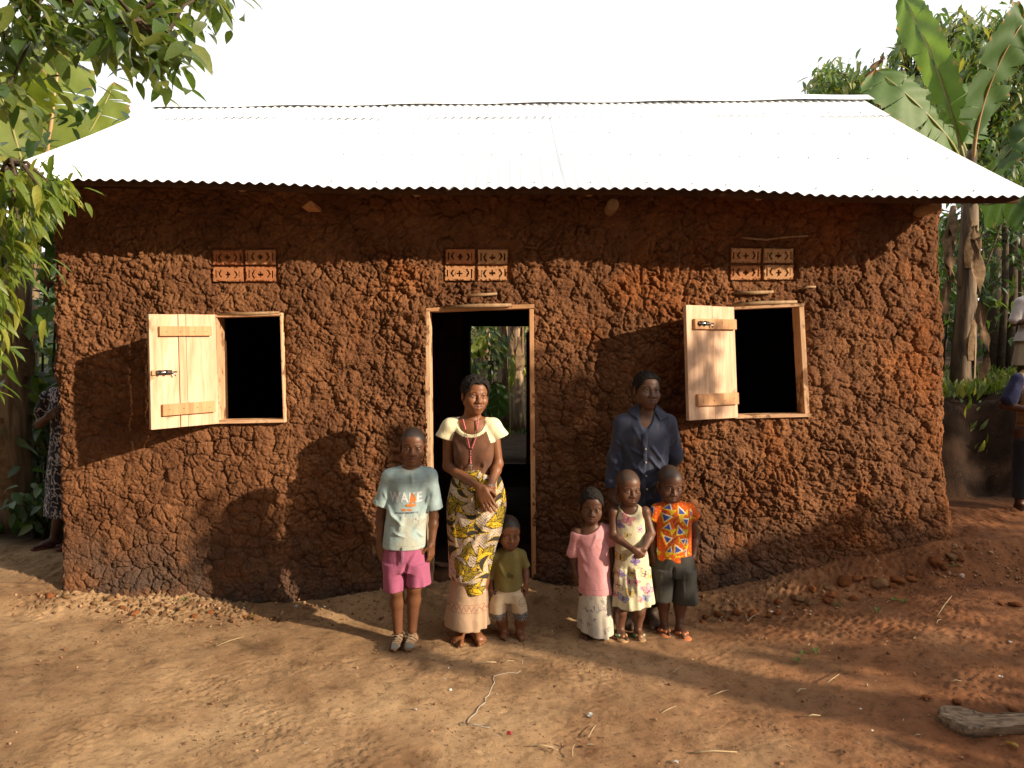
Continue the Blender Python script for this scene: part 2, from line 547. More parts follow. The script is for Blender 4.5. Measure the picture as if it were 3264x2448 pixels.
def build_front_wall():
    h = 0.0066
    W = 6.28; wrap = 0.42
    us = np.arange(-wrap, W + wrap, h)
    zs = np.arange(-0.3, 2.84, h)
    U, Z = np.meshgrid(us, zs)
    # domain warp
    wx = fbm(U * 8, Z * 8, seed=51, oct=4, gain=0.6) * 0.060
    wz = fbm(U * 8 + 40, Z * 8, seed=52, oct=4, gain=0.6) * 0.060
    patch = fbm(U * 1.1, Z * 1.1, seed=71, oct=3)
    rug = np.clip(0.85 + patch * 0.9, 0.5, 1.2)
    rug = rug * (1 - 0.2 * sstep(2.32, 2.62, Z)) * (0.65 + 0.35 * sstep(0.25, 0.8, Z + 0.3 * patch))
    def cells(sc, seed, k, asp=0.92):
        f1, f2 = voro((U + wx * k) / sc, (Z + wz * k) / (sc * asp), seed)
        return np.sqrt(np.clip(1 - (f1 / 0.98) ** 2, 0, 1)), (f2 - f1)
    d1, g1 = cells(0.108, 61, 0.70)
    d2, g2 = cells(0.056, 62, 0.85)
    d3, g3 = cells(0.029, 63, 0.85)
    d4, g4 = cells(0.0165, 65, 0.8)
    sel = sstep(-0.35, 0.35, vnoise(U * 4, Z * 4, seed=33))
    gap = lambda g, w: np.clip(1 - g / w, 0, 1) ** 1.5
    disp = 0.028 * d1 * (0.65 + 0.35 * sel) + rug * (0.024 * d2 * (1.15 - 0.5 * sel) + 0.012 * d3) + (0.4 + 0.6 * rug) * 0.0055 * d4
    # every clod is parted from the next by a dark drying crack
    jit = 0.55 + 0.45 * vnoise(U * 9, Z * 9, seed=35)
    disp -= 0.027 * gap(g1, 0.12) * jit + (0.35 + 0.65 * rug) * (0.018 * gap(g2, 0.16) * jit + 0.009 * gap(g3, 0.22))
    disp += 0.014 * fbm(U * 11, Z * 11, seed=81, oct=5, gain=0.6) + 0.018 * fbm(U * 2.2, Z * 2.2, seed=82, oct=2)
    lump = np.clip(fbm(U * 7.5, Z * 7.5, seed=91, oct=4, gain=0.55) - 0.05, 0, 1)
    disp += rug * 0.034 * lump
    disp -= 0.020
    # front x
    T = np.clip(U / W, 0, 1)
    X = xl(Z) + (xr(Z) - xl(Z)) * T
    # corner rounding: angle of outward normal
    rad = np.where(U < 3, 0.035, 0.07)
    left = np.clip((rad - U) / (2 * rad), 0, 1); right = np.clip((U - (W - rad)) / (2 * rad), 0, 1)
    ang = (right - left) * math.pi / 2
    nx, ny = np.sin(ang), -np.cos(ang)
    # base position along a rounded corner
    sideL = np.clip(-U, 0, None); sideR = np.clip(U - W, 0, None)
    inset = rad * (1 - np.cos(np.clip(left + right, 0, 1) * math.pi / 2)) * 0.0
    Yb = YW + sideL + sideR
    soft = 0.025 * np.exp(-((np.minimum(np.abs(U), np.abs(U - W))) / 0.035) ** 2)
    X = X + nx * (disp - 0.03) - nx * soft
    Y = Yb + ny * (disp - 0.03) - ny * soft
    # flare at the foot
    foot = sstep(0.30, -0.05, Z - np.interp(X, XB, ZB))
    Y -= foot * (0.035 + 0.03 * vnoise(U * 4, Z * 0, seed=17)) * (np.abs(ang) < 1.2)
    keep = np.ones(U.shape, bool)
    fr = (U > 0.05) & (U < W - 0.05)
    keep &= ~(fr & (X > DOOR['x0']) & (X < DOOR['x1']) & (Z < DOOR['z1']) & (Z > DOOR['z0']))
    jx = 0.004 * vnoise(U * 60, Z * 60, seed=3)
    for w in (LW, RW):
        keep &= ~(fr & in_quad(X + jx, Z + jx, w['q']))
    for c, a in VENTS:
        rough = 0.010 * vnoise(U * 30, Z * 30, seed=13)
        keep &= ~(fr & (np.abs(X - c.x) < VW / 2 + rough) & (np.abs(Z - c.z) < VH / 2 + rough))
        # the daub sinks towards the blocks
        d = np.maximum(np.abs(X - c.x) - VW / 2, np.abs(Z - c.z) - VH / 2)
        Y += 0.03 * np.exp(-np.clip(d, 0, 1) / 0.02) * fr
    # daub sinks to meet the timber frames
    for q in (LW['q'], RW['q']):
        cx_, cz_ = sum(p.x for p in q) / 4, sum(p.z for p in q) / 4
        hx, hz = (q[1].x - q[0].x) / 2, (q[0].z - q[3].z) / 2
        d = np.maximum(np.abs(X - cx_) - hx, np.abs(Z - cz_) - hz)
        Y += 0.022 * np.exp(-np.clip(d, 0, 1) / 0.018) * fr
    n, m = U.shape
    idx = np.arange(n * m).reshape(n, m)
    kc = keep[:-1, :-1] & keep[:-1, 1:] & keep[1:, 1:] & keep[1:, :-1]
    faces = np.stack([idx[:-1, :-1], idx[:-1, 1:], idx[1:, 1:], idx[1:, :-1]], -1)[kc]
    used = np.zeros(n * m, bool); used[faces.ravel()] = True
    remap = np.cumsum(used) - 1
    V = np.stack([X, Y, Z], -1).reshape(-1, 3)[used]
    faces = remap[faces]
    # solid core behind the rough skin, around the openings
    core = MB()
    y0, y1 = YW + 0.055, YW + 0.22
    def cb(x0, x1, z0, z1):
        core.box(((x0 + x1) / 2, (y0 + y1) / 2, (z0 + z1) / 2), (x1 - x0, y1 - y0, z1 - z0))
    lx0, lx1 = min(p.x for p in LW['q']), max(p.x for p in LW['q'])
    rx0, rx1 = min(p.x for p in RW['q']), max(p.x for p in RW['q'])
    dx0, dx1 = DOOR['x0'], DOOR['x1']
    lz0, lz1 = LW['q'][3].z, LW['q'][0].z
    rz0, rz1 = RW['q'][3].z, RW['q'][0].z
    T_ = 2.88
    cb(-3.14, lx0, -0.3, T_); cb(lx0, lx1, -0.3, lz0); cb(lx0, lx1, lz1, T_)
    cb(lx1, dx0, -0.3, T_); cb(dx0, dx1, DOOR['z1'], T_); cb(dx0, dx1, -0.3, 0.10)
    cb(dx1, rx0, -0.3, T_); cb(rx0, rx1, -0.3, rz0); cb(rx0, rx1, rz1, T_); cb(rx1, 2.95, -0.3, T_)
    nv = len(V)
    V = np.concatenate([V, np.array(core.v)])
    F2 = np.array(core.f) + nv
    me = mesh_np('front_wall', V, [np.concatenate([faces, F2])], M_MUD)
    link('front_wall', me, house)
build_front_wall()

# side and back walls, with gables up to the roof
def build_other_walls():
    yb0, yb1 = 8.25, 8.45
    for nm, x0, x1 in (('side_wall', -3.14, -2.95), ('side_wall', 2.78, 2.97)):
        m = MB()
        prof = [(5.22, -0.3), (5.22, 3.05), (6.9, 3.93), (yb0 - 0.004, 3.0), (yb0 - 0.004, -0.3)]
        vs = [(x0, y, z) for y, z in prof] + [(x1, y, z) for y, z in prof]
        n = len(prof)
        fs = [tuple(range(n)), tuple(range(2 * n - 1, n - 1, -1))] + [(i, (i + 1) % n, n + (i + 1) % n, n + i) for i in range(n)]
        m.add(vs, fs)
        m.obj(nm, M_MUD_SHADED, house)
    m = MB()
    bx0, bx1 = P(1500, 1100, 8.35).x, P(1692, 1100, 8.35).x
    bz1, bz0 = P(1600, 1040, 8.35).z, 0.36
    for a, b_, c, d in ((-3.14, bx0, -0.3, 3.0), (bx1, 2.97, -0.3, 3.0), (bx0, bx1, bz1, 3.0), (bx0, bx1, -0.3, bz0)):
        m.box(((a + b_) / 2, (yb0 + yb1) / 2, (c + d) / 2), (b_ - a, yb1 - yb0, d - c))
    m.obj('back_wall', M_MUD_SHADED, house)
    # earth floor inside
    m = MB(); m.box((-0.09, 6.73, 0.02), (5.8, 3.02, 0.2)); m.obj('floor', M_MUD_SHADED, house)
    # back door: frame and leaf standing open against the inside
    m = MB()
    m.box((bx0 - 0.05, 8.22, 1.15), (0.10, 0.05, 1.75)); m.obj('door_post', M_DARKWOOD, house)
    d = empty('back_door', (bx1 + 0.01, 8.2, 0.45)); d.parent = house
    d.matrix_parent_inverse = parent_world(house).inverted()
    for k in range(5):
        m = MB()
        m.box((bx1 - 0.01 - 0.012 * k, 8.17 - 0.085 - 0.17 * k, 1.24 - 0.012 * k), (0.03, 0.163, 1.36), jit=0.004)
        m.obj('plank', M_DARKWOOD, d)
    m = MB(); m.box((P(1478, 1000, 6.2).x - 0.5, 6.2, 1.35), (0.98, 0.08, 2.6)); m.obj('partition_wall', M_MUD_SHADED, house)
build_other_walls()

# ---------------------------------------------------------------- timber frames
def board(parent, a, b, w, d, mat=M_WOOD, name='jamb', y=None):
    """a plank between world points a and b, w wide in the wall plane and d deep"""
    a, b = Vector(a), Vector(b)
    m = MB()
    ax = (b - a); L = ax.length
    z = ax.normalized(); x = Vector((z.z, 0, -z.x)); yv = Vector((0, 1, 0))
    M = Matrix((x, yv, z)).transposed()
    m.box((0, 0, 0), (w, d, L))
    me = m.mesh(name, mat, bevel=0.002)
    o = link(name, me, parent)
    Mw = Matrix.Translation((a + b) / 2) @ M.to_4x4()
    me.transform(Matrix.Identity(4))
    o.matrix_basis = Mw
    return o

def child_empty(name, loc, parent):
    o = empty(name, loc); o.parent = parent
    o.matrix_parent_inverse = parent_world(parent).inverted()
    return o

dfz0 = 0.02
df = child_empty('door_frame', (-0.2, 5.02, 0), house)
yj = Vector((0, 0.068, 0))
board(df, P(1361, 990, 5) + yj, Vector((P(1371, 1840, 5).x, 5.068, dfz0)), 0.036, 0.15, M_FRAME, 'jamb')
board(df, P(1694, 985, 5) + yj, Vector((P(1703, 1840, 5).x, 5.068, dfz0)), 0.030, 0.15, M_WOOD2, 'jamb')
board(df, P(1353, 987, 5) + yj, P(1703, 976, 5) + yj, 0.03, 0.15, M_WOOD2, 'lintel')

def window(q, tl=0.03, tr=0.03, tt=0.03, tb=0.035):
    f = child_empty('window_frame', q[3], house)
    o = Vector((0, 0.05, 0))
    A, B, C_, D_ = [p + o for p in q]
    board(f, A + Vector((tl / 2 + 0.002, 0, -tt)), D_ + Vector((tl / 2 + 0.002, 0, tb)), tl, 0.13, M_FRAME, 'jamb')
    board(f, B + Vector((-tr / 2, 0, -tt)), C_ + Vector((-tr / 2, 0, tb)), tr, 0.13, M_FRAME, 'jamb')
    board(f, A + Vector((0.0, -0.002, -tt / 2)), B + Vector((0.0, -0.002, -tt / 2)), tt, 0.14, M_FRAME, 'head')
    board(f, D_ + Vector((0.0, -0.006, tb / 2)), C_ + Vector((0.0, -0.006, tb / 2)), tb, 0.14, M_FRAME, 'sill')
window(LW['q'], 0.022, 0.014, 0.020, 0.022)
window(RW['q'], 0.02, 0.034, 0.020, 0.022)

M_LATCH = simple('latch_steel', (0.05, 0.05, 0.055), (0.02, 0.02, 0.02), 40, 0.35, 0.6, metallic=0.8)
M_CHROME = simple('bolt_steel', (0.6, 0.6, 0.62), (0.45, 0.45, 0.46), 40, 0.3, 0.6, metallic=1)

def shutter(hinge_top, hinge_bot, free_top, free_bot, gaps, bats, latch, label):
    """planks in the plane through the four corners; the battens sit on the side that faces the yard"""
    s = child_empty('shutter', hinge_bot, house)
    s['label'] = label
    HT, HB, FT, FB = [Vector(p) for p in (hinge_top, hinge_bot, free_top, free_bot)]
    nrm = (FT - HT).cross(HB - HT).normalized()
    if nrm.y > 0: nrm = -nrm
    def pt(u, v): return HT.lerp(FT, u).lerp(HB.lerp(FB, u), v)
    th = 0.024
    def slab(u0, u1, v0, v1, off, t, mat, name, bev=0.002):
        m = MB()
        cs = [pt(u0, v0), pt(u1, v0), pt(u1, v1), pt(u0, v1)]
        c = sum(cs, Vector()) / 4
        vs = [p + nrm * off - c for p in cs] + [p + nrm * (off + t) - c for p in cs]
        m.add(vs, [(0, 1, 2, 3), (4, 7, 6, 5), (0, 4, 5, 1), (1, 5, 6, 2), (2, 6, 7, 3), (3, 7, 4, 0)])
        o = link(name, m.mesh(name, mat, bevel=bev), s)
        o.matrix_basis = Matrix.Translation(c)
        return o
    e = 0.004
    us = [0.0] + gaps + [1.0]
    for i in range(len(us) - 1):
        slab(us[i] + (e if i else 0), us[i + 1] - (e if i < len(us) - 2 else 0), -0.004 + 0.006 * random.random(), 1.0 - 0.004 * random.random(), 0.0, th + 0.003 * (i % 2), M_WOOD, 'plank')
    for (u0, u1, v0, v1) in bats:
        slab(u0, u1, v0, v1, th + 0.004, 0.022, M_WOOD2, 'batten')
    nm = MB()
    for (u0, u1, v0, v1) in bats:
        for f_ in (0.12, 0.36, 0.62, 0.88):
            p = pt(u0 + (u1 - u0) * f_, (v0 + v1) / 2 + 0.012 * random.uniform(-1, 1)); nm.tube([p + nrm * (th + 0.022), p + nrm * (th + 0.0275)], 0.0035, 6)
    nl = link('nail', nm.mesh('nail', M_LATCH), s); nl['kind'] = 'stuff'
    u, v, onb = latch
    L = child_empty('latch', pt(u, v), s)
    off = th + 0.004 + (0.022 if onb else 0.012)
    if not onb:
        slab(u - 0.10, u + 0.15, v - 0.020, v + 0.022, th + 0.004, 0.010, M_WOOD2, 'latch_block')
    m = MB()
    def lb(u0, u1, v0, v1, o0, t):
        cs = [pt(u0, v0), pt(u1, v0), pt(u1, v1), pt(u0, v1)]
        vs = [p + nrm * o0 for p in cs] + [p + nrm * (o0 + t) for p in cs]
        m.add(vs, [(0, 1, 2, 3), (4, 7, 6, 5), (0, 4, 5, 1), (1, 5, 6, 2), (2, 6, 7, 3), (3, 7, 4, 0)])
    lb(u - 0.13, u + 0.10, v - 0.017, v + 0.018, off, 0.004)
    lb(u - 0.05, u - 0.02, v - 0.02, v + 0.02, off + 0.004, 0.012)
    lb(u + 0.04, u + 0.07, v - 0.02, v + 0.02, off + 0.004, 0.012)
    m2 = m
    link('latch_plate', m2.mesh('latch_plate', M_LATCH), s)
    m = MB()
    m.tube([pt(u - 0.19, v) + nrm * (off + 0.010), pt(u + 0.10, v) + nrm * (off + 0.010)], 0.0055, 8)
    m.tube([pt(u - 0.13, v) + nrm * (off + 0.010), pt(u - 0.16, v + 0.035) + nrm * (off + 0.016)], 0.005, 8)
    link('bolt', m.mesh('bolt', M_CHROME, True), s)
    COL.objects.unlink(L); bpy.data.objects.remove(L)

HLt, HLb = P(680, 1004, 4.988), P(692, 1350, 4.988)
dLt = Vector((-0.305, -0.365, 0.0))
shutter(HLt, HLb, P(468, 1001, 4.60), P(476, 1370, 4.60), [0.47, 0.585], [(0.10, 0.88, 0.105, 0.19), (0.08, 0.86, 0.785, 0.885)], (0.84, 0.505, False),
        'left shutter of three pale boards with a dark stain')
shutter(P(2331, 979, 4.988), P(2344, 1331, 4.988), P(2177, 974, 4.72), P(2187, 1341, 4.72), [0.47], [(0.02, 0.88, 0.115, 0.205), (0.03, 0.86, 0.77, 0.875)], (0.73, 0.155, True),
        'right shutter of two pale boards with latch on its upper batten')

# ---------------------------------------------------------------- vent blocks
M_BRICK = None
def brick_mat():
    m, nt, b, o_ = new_mat('fired_clay')
    oi = nt.nodes.new('ShaderNodeObjectInfo')
    base = ramp(nt, oi.outputs['Random'], [(0.0, (0.42, 0.15, 0.060)), (0.5, (0.52, 0.235, 0.105)), (1.0, (0.62, 0.37, 0.19))]).outputs[0]
    co = objco(nt)
    f = noise(nt, co, 24, 5, 0.65)
    c = mixc(nt, base, ramp(nt, f, [(0.3, (0.75, 0.72, 0.7)), (0.7, (1.15, 1.15, 1.15))]).outputs[0], 1, 'MULTIPLY')
    c = mixc(nt, c, (0.10, 0.05, 0.03), ramp(nt, noise(nt, co, 38, 3), [(0.64, (0, 0, 0)), (0.72, (0.8,) * 3)]).outputs[0])
    nt.links.new(c, b.inputs['Base Color']); b.inputs['Roughness'].default_value = 0.9
    add_bump(nt, b, f, 0.3, 0.004)
    return m
M_BRICK = brick_mat()
def vent_mesh(var):
    rg = np.random.default_rng(50 + var)
    c = 0.0053
    nx, nz = 39, 19
    X, Z = np.meshgrid((np.arange(nx) - (nx - 1) / 2) * c, (np.arange(nz) - (nz - 1) / 2) * c, indexing='ij')
    H = np.zeros((nx, nz), bool)
    j = lambda: rg.uniform(-0.004, 0.004)
    for sx in (-1, 1):
        x0, z0, hl = sx * 0.083 + j(), j(), 0.027 + j() * 0.8
        H |= (np.abs(X - x0) < 0.0052) & (np.abs(Z - z0) < hl)
        z1, tip = j(), 0.062 + j() * 0.6
        H |= (np.abs(X * sx - (tip - np.abs(Z - z1) * 0.62)) < 0.0074) & (np.abs(Z - z1) < 0.026 + j() * 0.5)
    xc, zc = j(), j()
    H &= ~(np.abs(X - xc) < 0.034)
    a_ = 0.021 + j() * 0.5
    H |= ((np.abs(X - xc) < 0.0075) & (np.abs(Z - zc) < a_)) | ((np.abs(Z - zc) < 0.0075) & (np.abs(X - xc) < a_))
    dep = np.where(H, 0.075, 0.0)
    nzv = fbm(X * 90 + var * 7, Z * 90, seed=var, oct=2)
    bd = np.minimum(np.minimum(np.arange(nx)[:, None], np.arange(nx)[::-1][:, None]), np.minimum(np.arange(nz)[None], np.arange(nz)[::-1][None]))
    dep = np.where(~H & (bd < 1) & (nzv > -0.15), 0.007, dep)
    dep = np.where(~H & (bd < 2) & (nzv > 0.30), 0.010, dep)
    dep = np.where(~H & (nzv > 0.55), 0.004, dep)
    m = MB()
    vs, fs = [], []
    def quad(a, b, c_, d):
        n = len(vs); vs.extend([a, b, c_, d]); fs.append((n, n + 1, n + 2, n + 3))
    h = c / 2
    for i in range(nx):
        for k in range(nz):
            x, z = X[i, k], Z[i, k]
            y = dep[i, k]
            quad((x - h, y, z - h), (x + h, y, z - h), (x + h, y, z + h), (x - h, y, z + h))
            if i + 1 < nx and dep[i, k] != dep[i + 1, k]:
                y2 = dep[i + 1, k]; quad((x + h, y, z - h), (x + h, y2, z - h), (x + h, y2, z + h), (x + h, y, z + h))
            if k + 1 < nz and dep[i, k] != dep[i, k + 1]:
                y2 = dep[i, k + 1]; quad((x - h, y, z + h), (x + h, y, z + h), (x + h, y2, z + h), (x - h, y2, z + h))
    x0, z0 = nx * h, nz * h
    for s in (-1, 1):
        quad((s * x0, 0.003, -z0), (s * x0, 0.075, -z0), (s * x0, 0.075, z0), (s * x0, 0.003, z0))
        quad((-x0, 0.003, s * z0), (x0, 0.003, s * z0), (x0, 0.075, s * z0), (-x0, 0.075, s * z0))
    m.add(vs, fs)
    return m.mesh('vent_block', M_BRICK)
def build_vents():
    mes = [vent_mesh(k) for k in range(5)]
    for vi, (c, a) in enumerate(VENTS):
        v = child_empty('vent', c, house)
        for sx in (-1, 1):
            for sz in (-1, 1):
                o = link('vent_block', mes[(vi * 4 + (sx > 0) * 2 + (sz > 0)) % 5], v)
                o.matrix_basis = Matrix.Translation((c.x + sx * 0.1145 + random.uniform(-.002, .002), 5.012 + random.uniform(0, .006), c.z + sz * 0.0585 + random.uniform(-.002, .002))) @ Matrix.Rotation(random.uniform(-.015, .015), 4, 'Y')
        m = MB(); m.box((c.x, 5.062, c.z), (VW + 0.06, 0.05, VH + 0.05)); m.obj('mortar', M_MUD, v)
build_vents()

# lintel sticks and straw showing through the daub
for (a, b_, r) in ((P(1478, 944, 4.988), P(1585, 936, 4.988), 0.012), (P(2345, 932, 4.988), P(2465, 930, 4.988), 0.014),
                   (P(2555, 920, 4.988), P(2600, 914, 4.988), 0.009),
                   (P(2360, 757, 4.988), P(2450, 765, 4.988), 0.008), (P(2440, 764, 4.988), P(2575, 752, 4.988), 0.007),
                   (P(1420, 979, 4.978), P(1630, 972, 4.978), 0.016), (P(2335, 972, 4.978), P(2540, 962, 4.978), 0.015), (P(700, 1000, 4.978), P(890, 996, 4.978), 0.013)):
    mid = (a + b_) / 2 + Vector((0, 0, random.uniform(-.006, .006)))
    m = MB(); m.tube([a, mid, b_], [r * .8, r, r * .7], 7); m.obj('lintel_stick', M_POLE, house, smooth=True)

# ---------------------------------------------------------------- roof
Y_E, Y_R = 4.5, 6.9
def eave_z(x): return np.interp(x, [-3.4, 3.35], [2.785, 2.675]) + 0.012 * np.sin(np.asarray(x) * 1.9)
def ridge_z(x): return np.interp(x, [-3.4, 3.3], [4.02, 4.10])
M_IRON = None
def iron_mat():
    m, nt, b, o_ = new_mat('galvanised_iron')
    co = objco(nt)
    f = noise(nt, mapped(nt, co, (1, 0.25, 0.25)), 9, 5, 0.6)
    c = ramp(nt, f, [(0.3, (0.84, 0.86, 0.89)), (0.7, (0.93, 0.94, 0.95))]).outputs[0]
    oi = nt.nodes.new('ShaderNodeObjectInfo')
    c = mixc(nt, c, ramp(nt, oi.outputs['Random'], [(0, (0.94, 0.95, 0.97)), (1, (1.04, 1.04, 1.03))]).outputs[0], 1, 'MULTIPLY')
    nt.links.new(c, b.inputs['Base Color'])
    b.inputs['Metallic'].default_value = 0.0
    b.inputs['Roughness'].default_value = 0.4
    return m
M_IRON = iron_mat()
roof = child_empty('roof', (0, 6.7, 2.7), house)
X0, X1 = -3.39, 3.31
PER = 0.0715
def slope_pt(x, t, back=False):
    ze, zr = eave_z(x), ridge_z(x)
    if not back:
        y = Y_E + (Y_R - Y_E) * t
    else:
        y = 8.95 + (Y_R - 8.95) * t
    sag = -0.02 * np.sin(np.pi * np.asarray(t))
    return y, ze + (zr - ze) * t + sag
def sheet(x0, x1, t0, t1, lift, back=False):
    xs = np.arange(x0, x1 + 1e-6, PER / 10); ts = np.linspace(t0, t1, 7)
    Xg, Tg = np.meshgrid(xs, ts)
    Yg, Zg = slope_pt(Xg, Tg, back)
    Zg = Zg + 0.0078 * np.cos(2 * np.pi * Xg / PER) + lift
    if not back:
        # lapped edges do not quite lie flat
        Zg = Zg + 0.006 * sstep(0.16, 0.0, np.abs(Tg - t0)) * vnoise(Xg * 2.1, Xg * 0 + lift * 900, seed=3)
    n, m = Xg.shape
    idx = np.arange(n * m).reshape(n, m)
    f = np.stack([idx[:-1, :-1], idx[:-1, 1:], idx[1:, 1:], idx[1:, :-1]], -1).reshape(-1, 4)
    me = mesh_np('roof_sheet', np.stack([Xg, Yg, Zg], -1).reshape(-1, 3), f, M_IRON)
    link('roof_sheet', me, roof)
nS = 9
wS = (X1 - X0) / nS
for i in range(nS):
    a = X0 + i * wS; b_ = X0 + (i + 1) * wS + (PER * 1.3 if i < nS - 1 else 0)
    k = (i % 2)
    sheet(a, b_, 0.0 + random.uniform(-.006, .006), 0.80, 0.003 * k)
    sheet(a, b_, 0.765 + random.uniform(-.012, .012), 0.995, 0.0062 + 0.003 * k)
    sheet(a, b_, -0.02, 0.995, 0.003 * k, True)
# ridge cap: a folded strip standing a little proud of the corrugations
def ridge_cap():
    xs = np.linspace(X0 + 0.0, X1 + 0.07, 40)
    prof = [(-0.15, -0.073), (-0.08, -0.028), (-0.02, 0.012), (0.02, 0.012), (0.08, -0.03), (0.15, -0.08)]
    V = []; 
    for x in xs:
        z = float(ridge_z(x)) + 0.012 + 0.006 * math.sin(x * 5.3)
        for (dy, dz) in prof:
            V.append((x, Y_R + dy, z + dz + 0.004))
    n, m = len(xs), len(prof)
    idx = np.arange(n * m).reshape(n, m)
    f = np.stack([idx[:-1, :-1], idx[1:, :-1], idx[1:, 1:], idx[:-1, 1:]], -1).reshape(-1, 4)
    link('ridge_cap', mesh_np('ridge_cap', np.array(V), f, M_IRON, smooth=False), roof)
ridge_cap()
# nail heads on the crests
def nails():
    m = MB()
    for t in (0.03, 0.30, 0.55, 0.785, 0.955):
        x = X0 + 0.1
        while x < X1:
            xx = round(x / PER) * PER
            y, z = slope_pt(xx, t)
            z = float(z) + 0.0105 + (0.006 if t > .77 else 0.001)
            m.tube([(xx, float(y), z), (xx, float(y) - 0.004, z + 0.008)], [0.0075, 0.003], 6)
            x += PER * random.choice((3, 4, 4, 5))
    o = m.obj('roof_nails', simple('nail_tin', (0.42, 0.42, 0.44), None, 20, 0.5, 0.5, metallic=.6), roof)
    o['kind'] = 'stuff'
nails()
# eaves purlin, rafters and pole ends
m = MB()
pts = [(x, 4.63, float(eave_z(x)) + 0.02) for x in np.linspace(-3.3, 3.25, 14)]
m.tube(pts, 0.036, 8); m.obj('eaves_purlin', M_DARKWOOD, house, smooth=True)
for x in (-2.9, -1.75, -0.62, 0.5, 1.6, 2.75):
    m = MB()
    ze, zr = float(eave_z(x)), float(ridge_z(x))
    m.tube([(x, 4.66, ze + 0.012), (x, Y_R, zr - 0.09)], 0.035, 8)
    m.obj('rafter', M_POLE, house, smooth=True)
for (px, py, r) in ((1955, 652, 0.040), (2985, 657, 0.038)):
    p = P(px, py, 4.80)
    m = MB(); m.tube([p, p + Vector((0.01, 0.5, 0.0))], r, 12); m.obj('tie_beam', M_POLE, house)
p = P(985, 652, 4.84)
m = MB(); m.add([p + Vector(v) for v in ((-.05, 0, -.018), (.04, 0, -.018), (.035, 0, .012), (.01, 0, .026), (-.05, .3, -.018), (.04, .3, -.018), (.035, .3, .012), (.01, .3, .026))],
                [(0, 1, 2, 3), (4, 7, 6, 5), (0, 4, 5, 1), (1, 5, 6, 2), (2, 6, 7, 3), (3, 7, 4, 0)])
m.obj('tie_beam', M_BRICK, house)
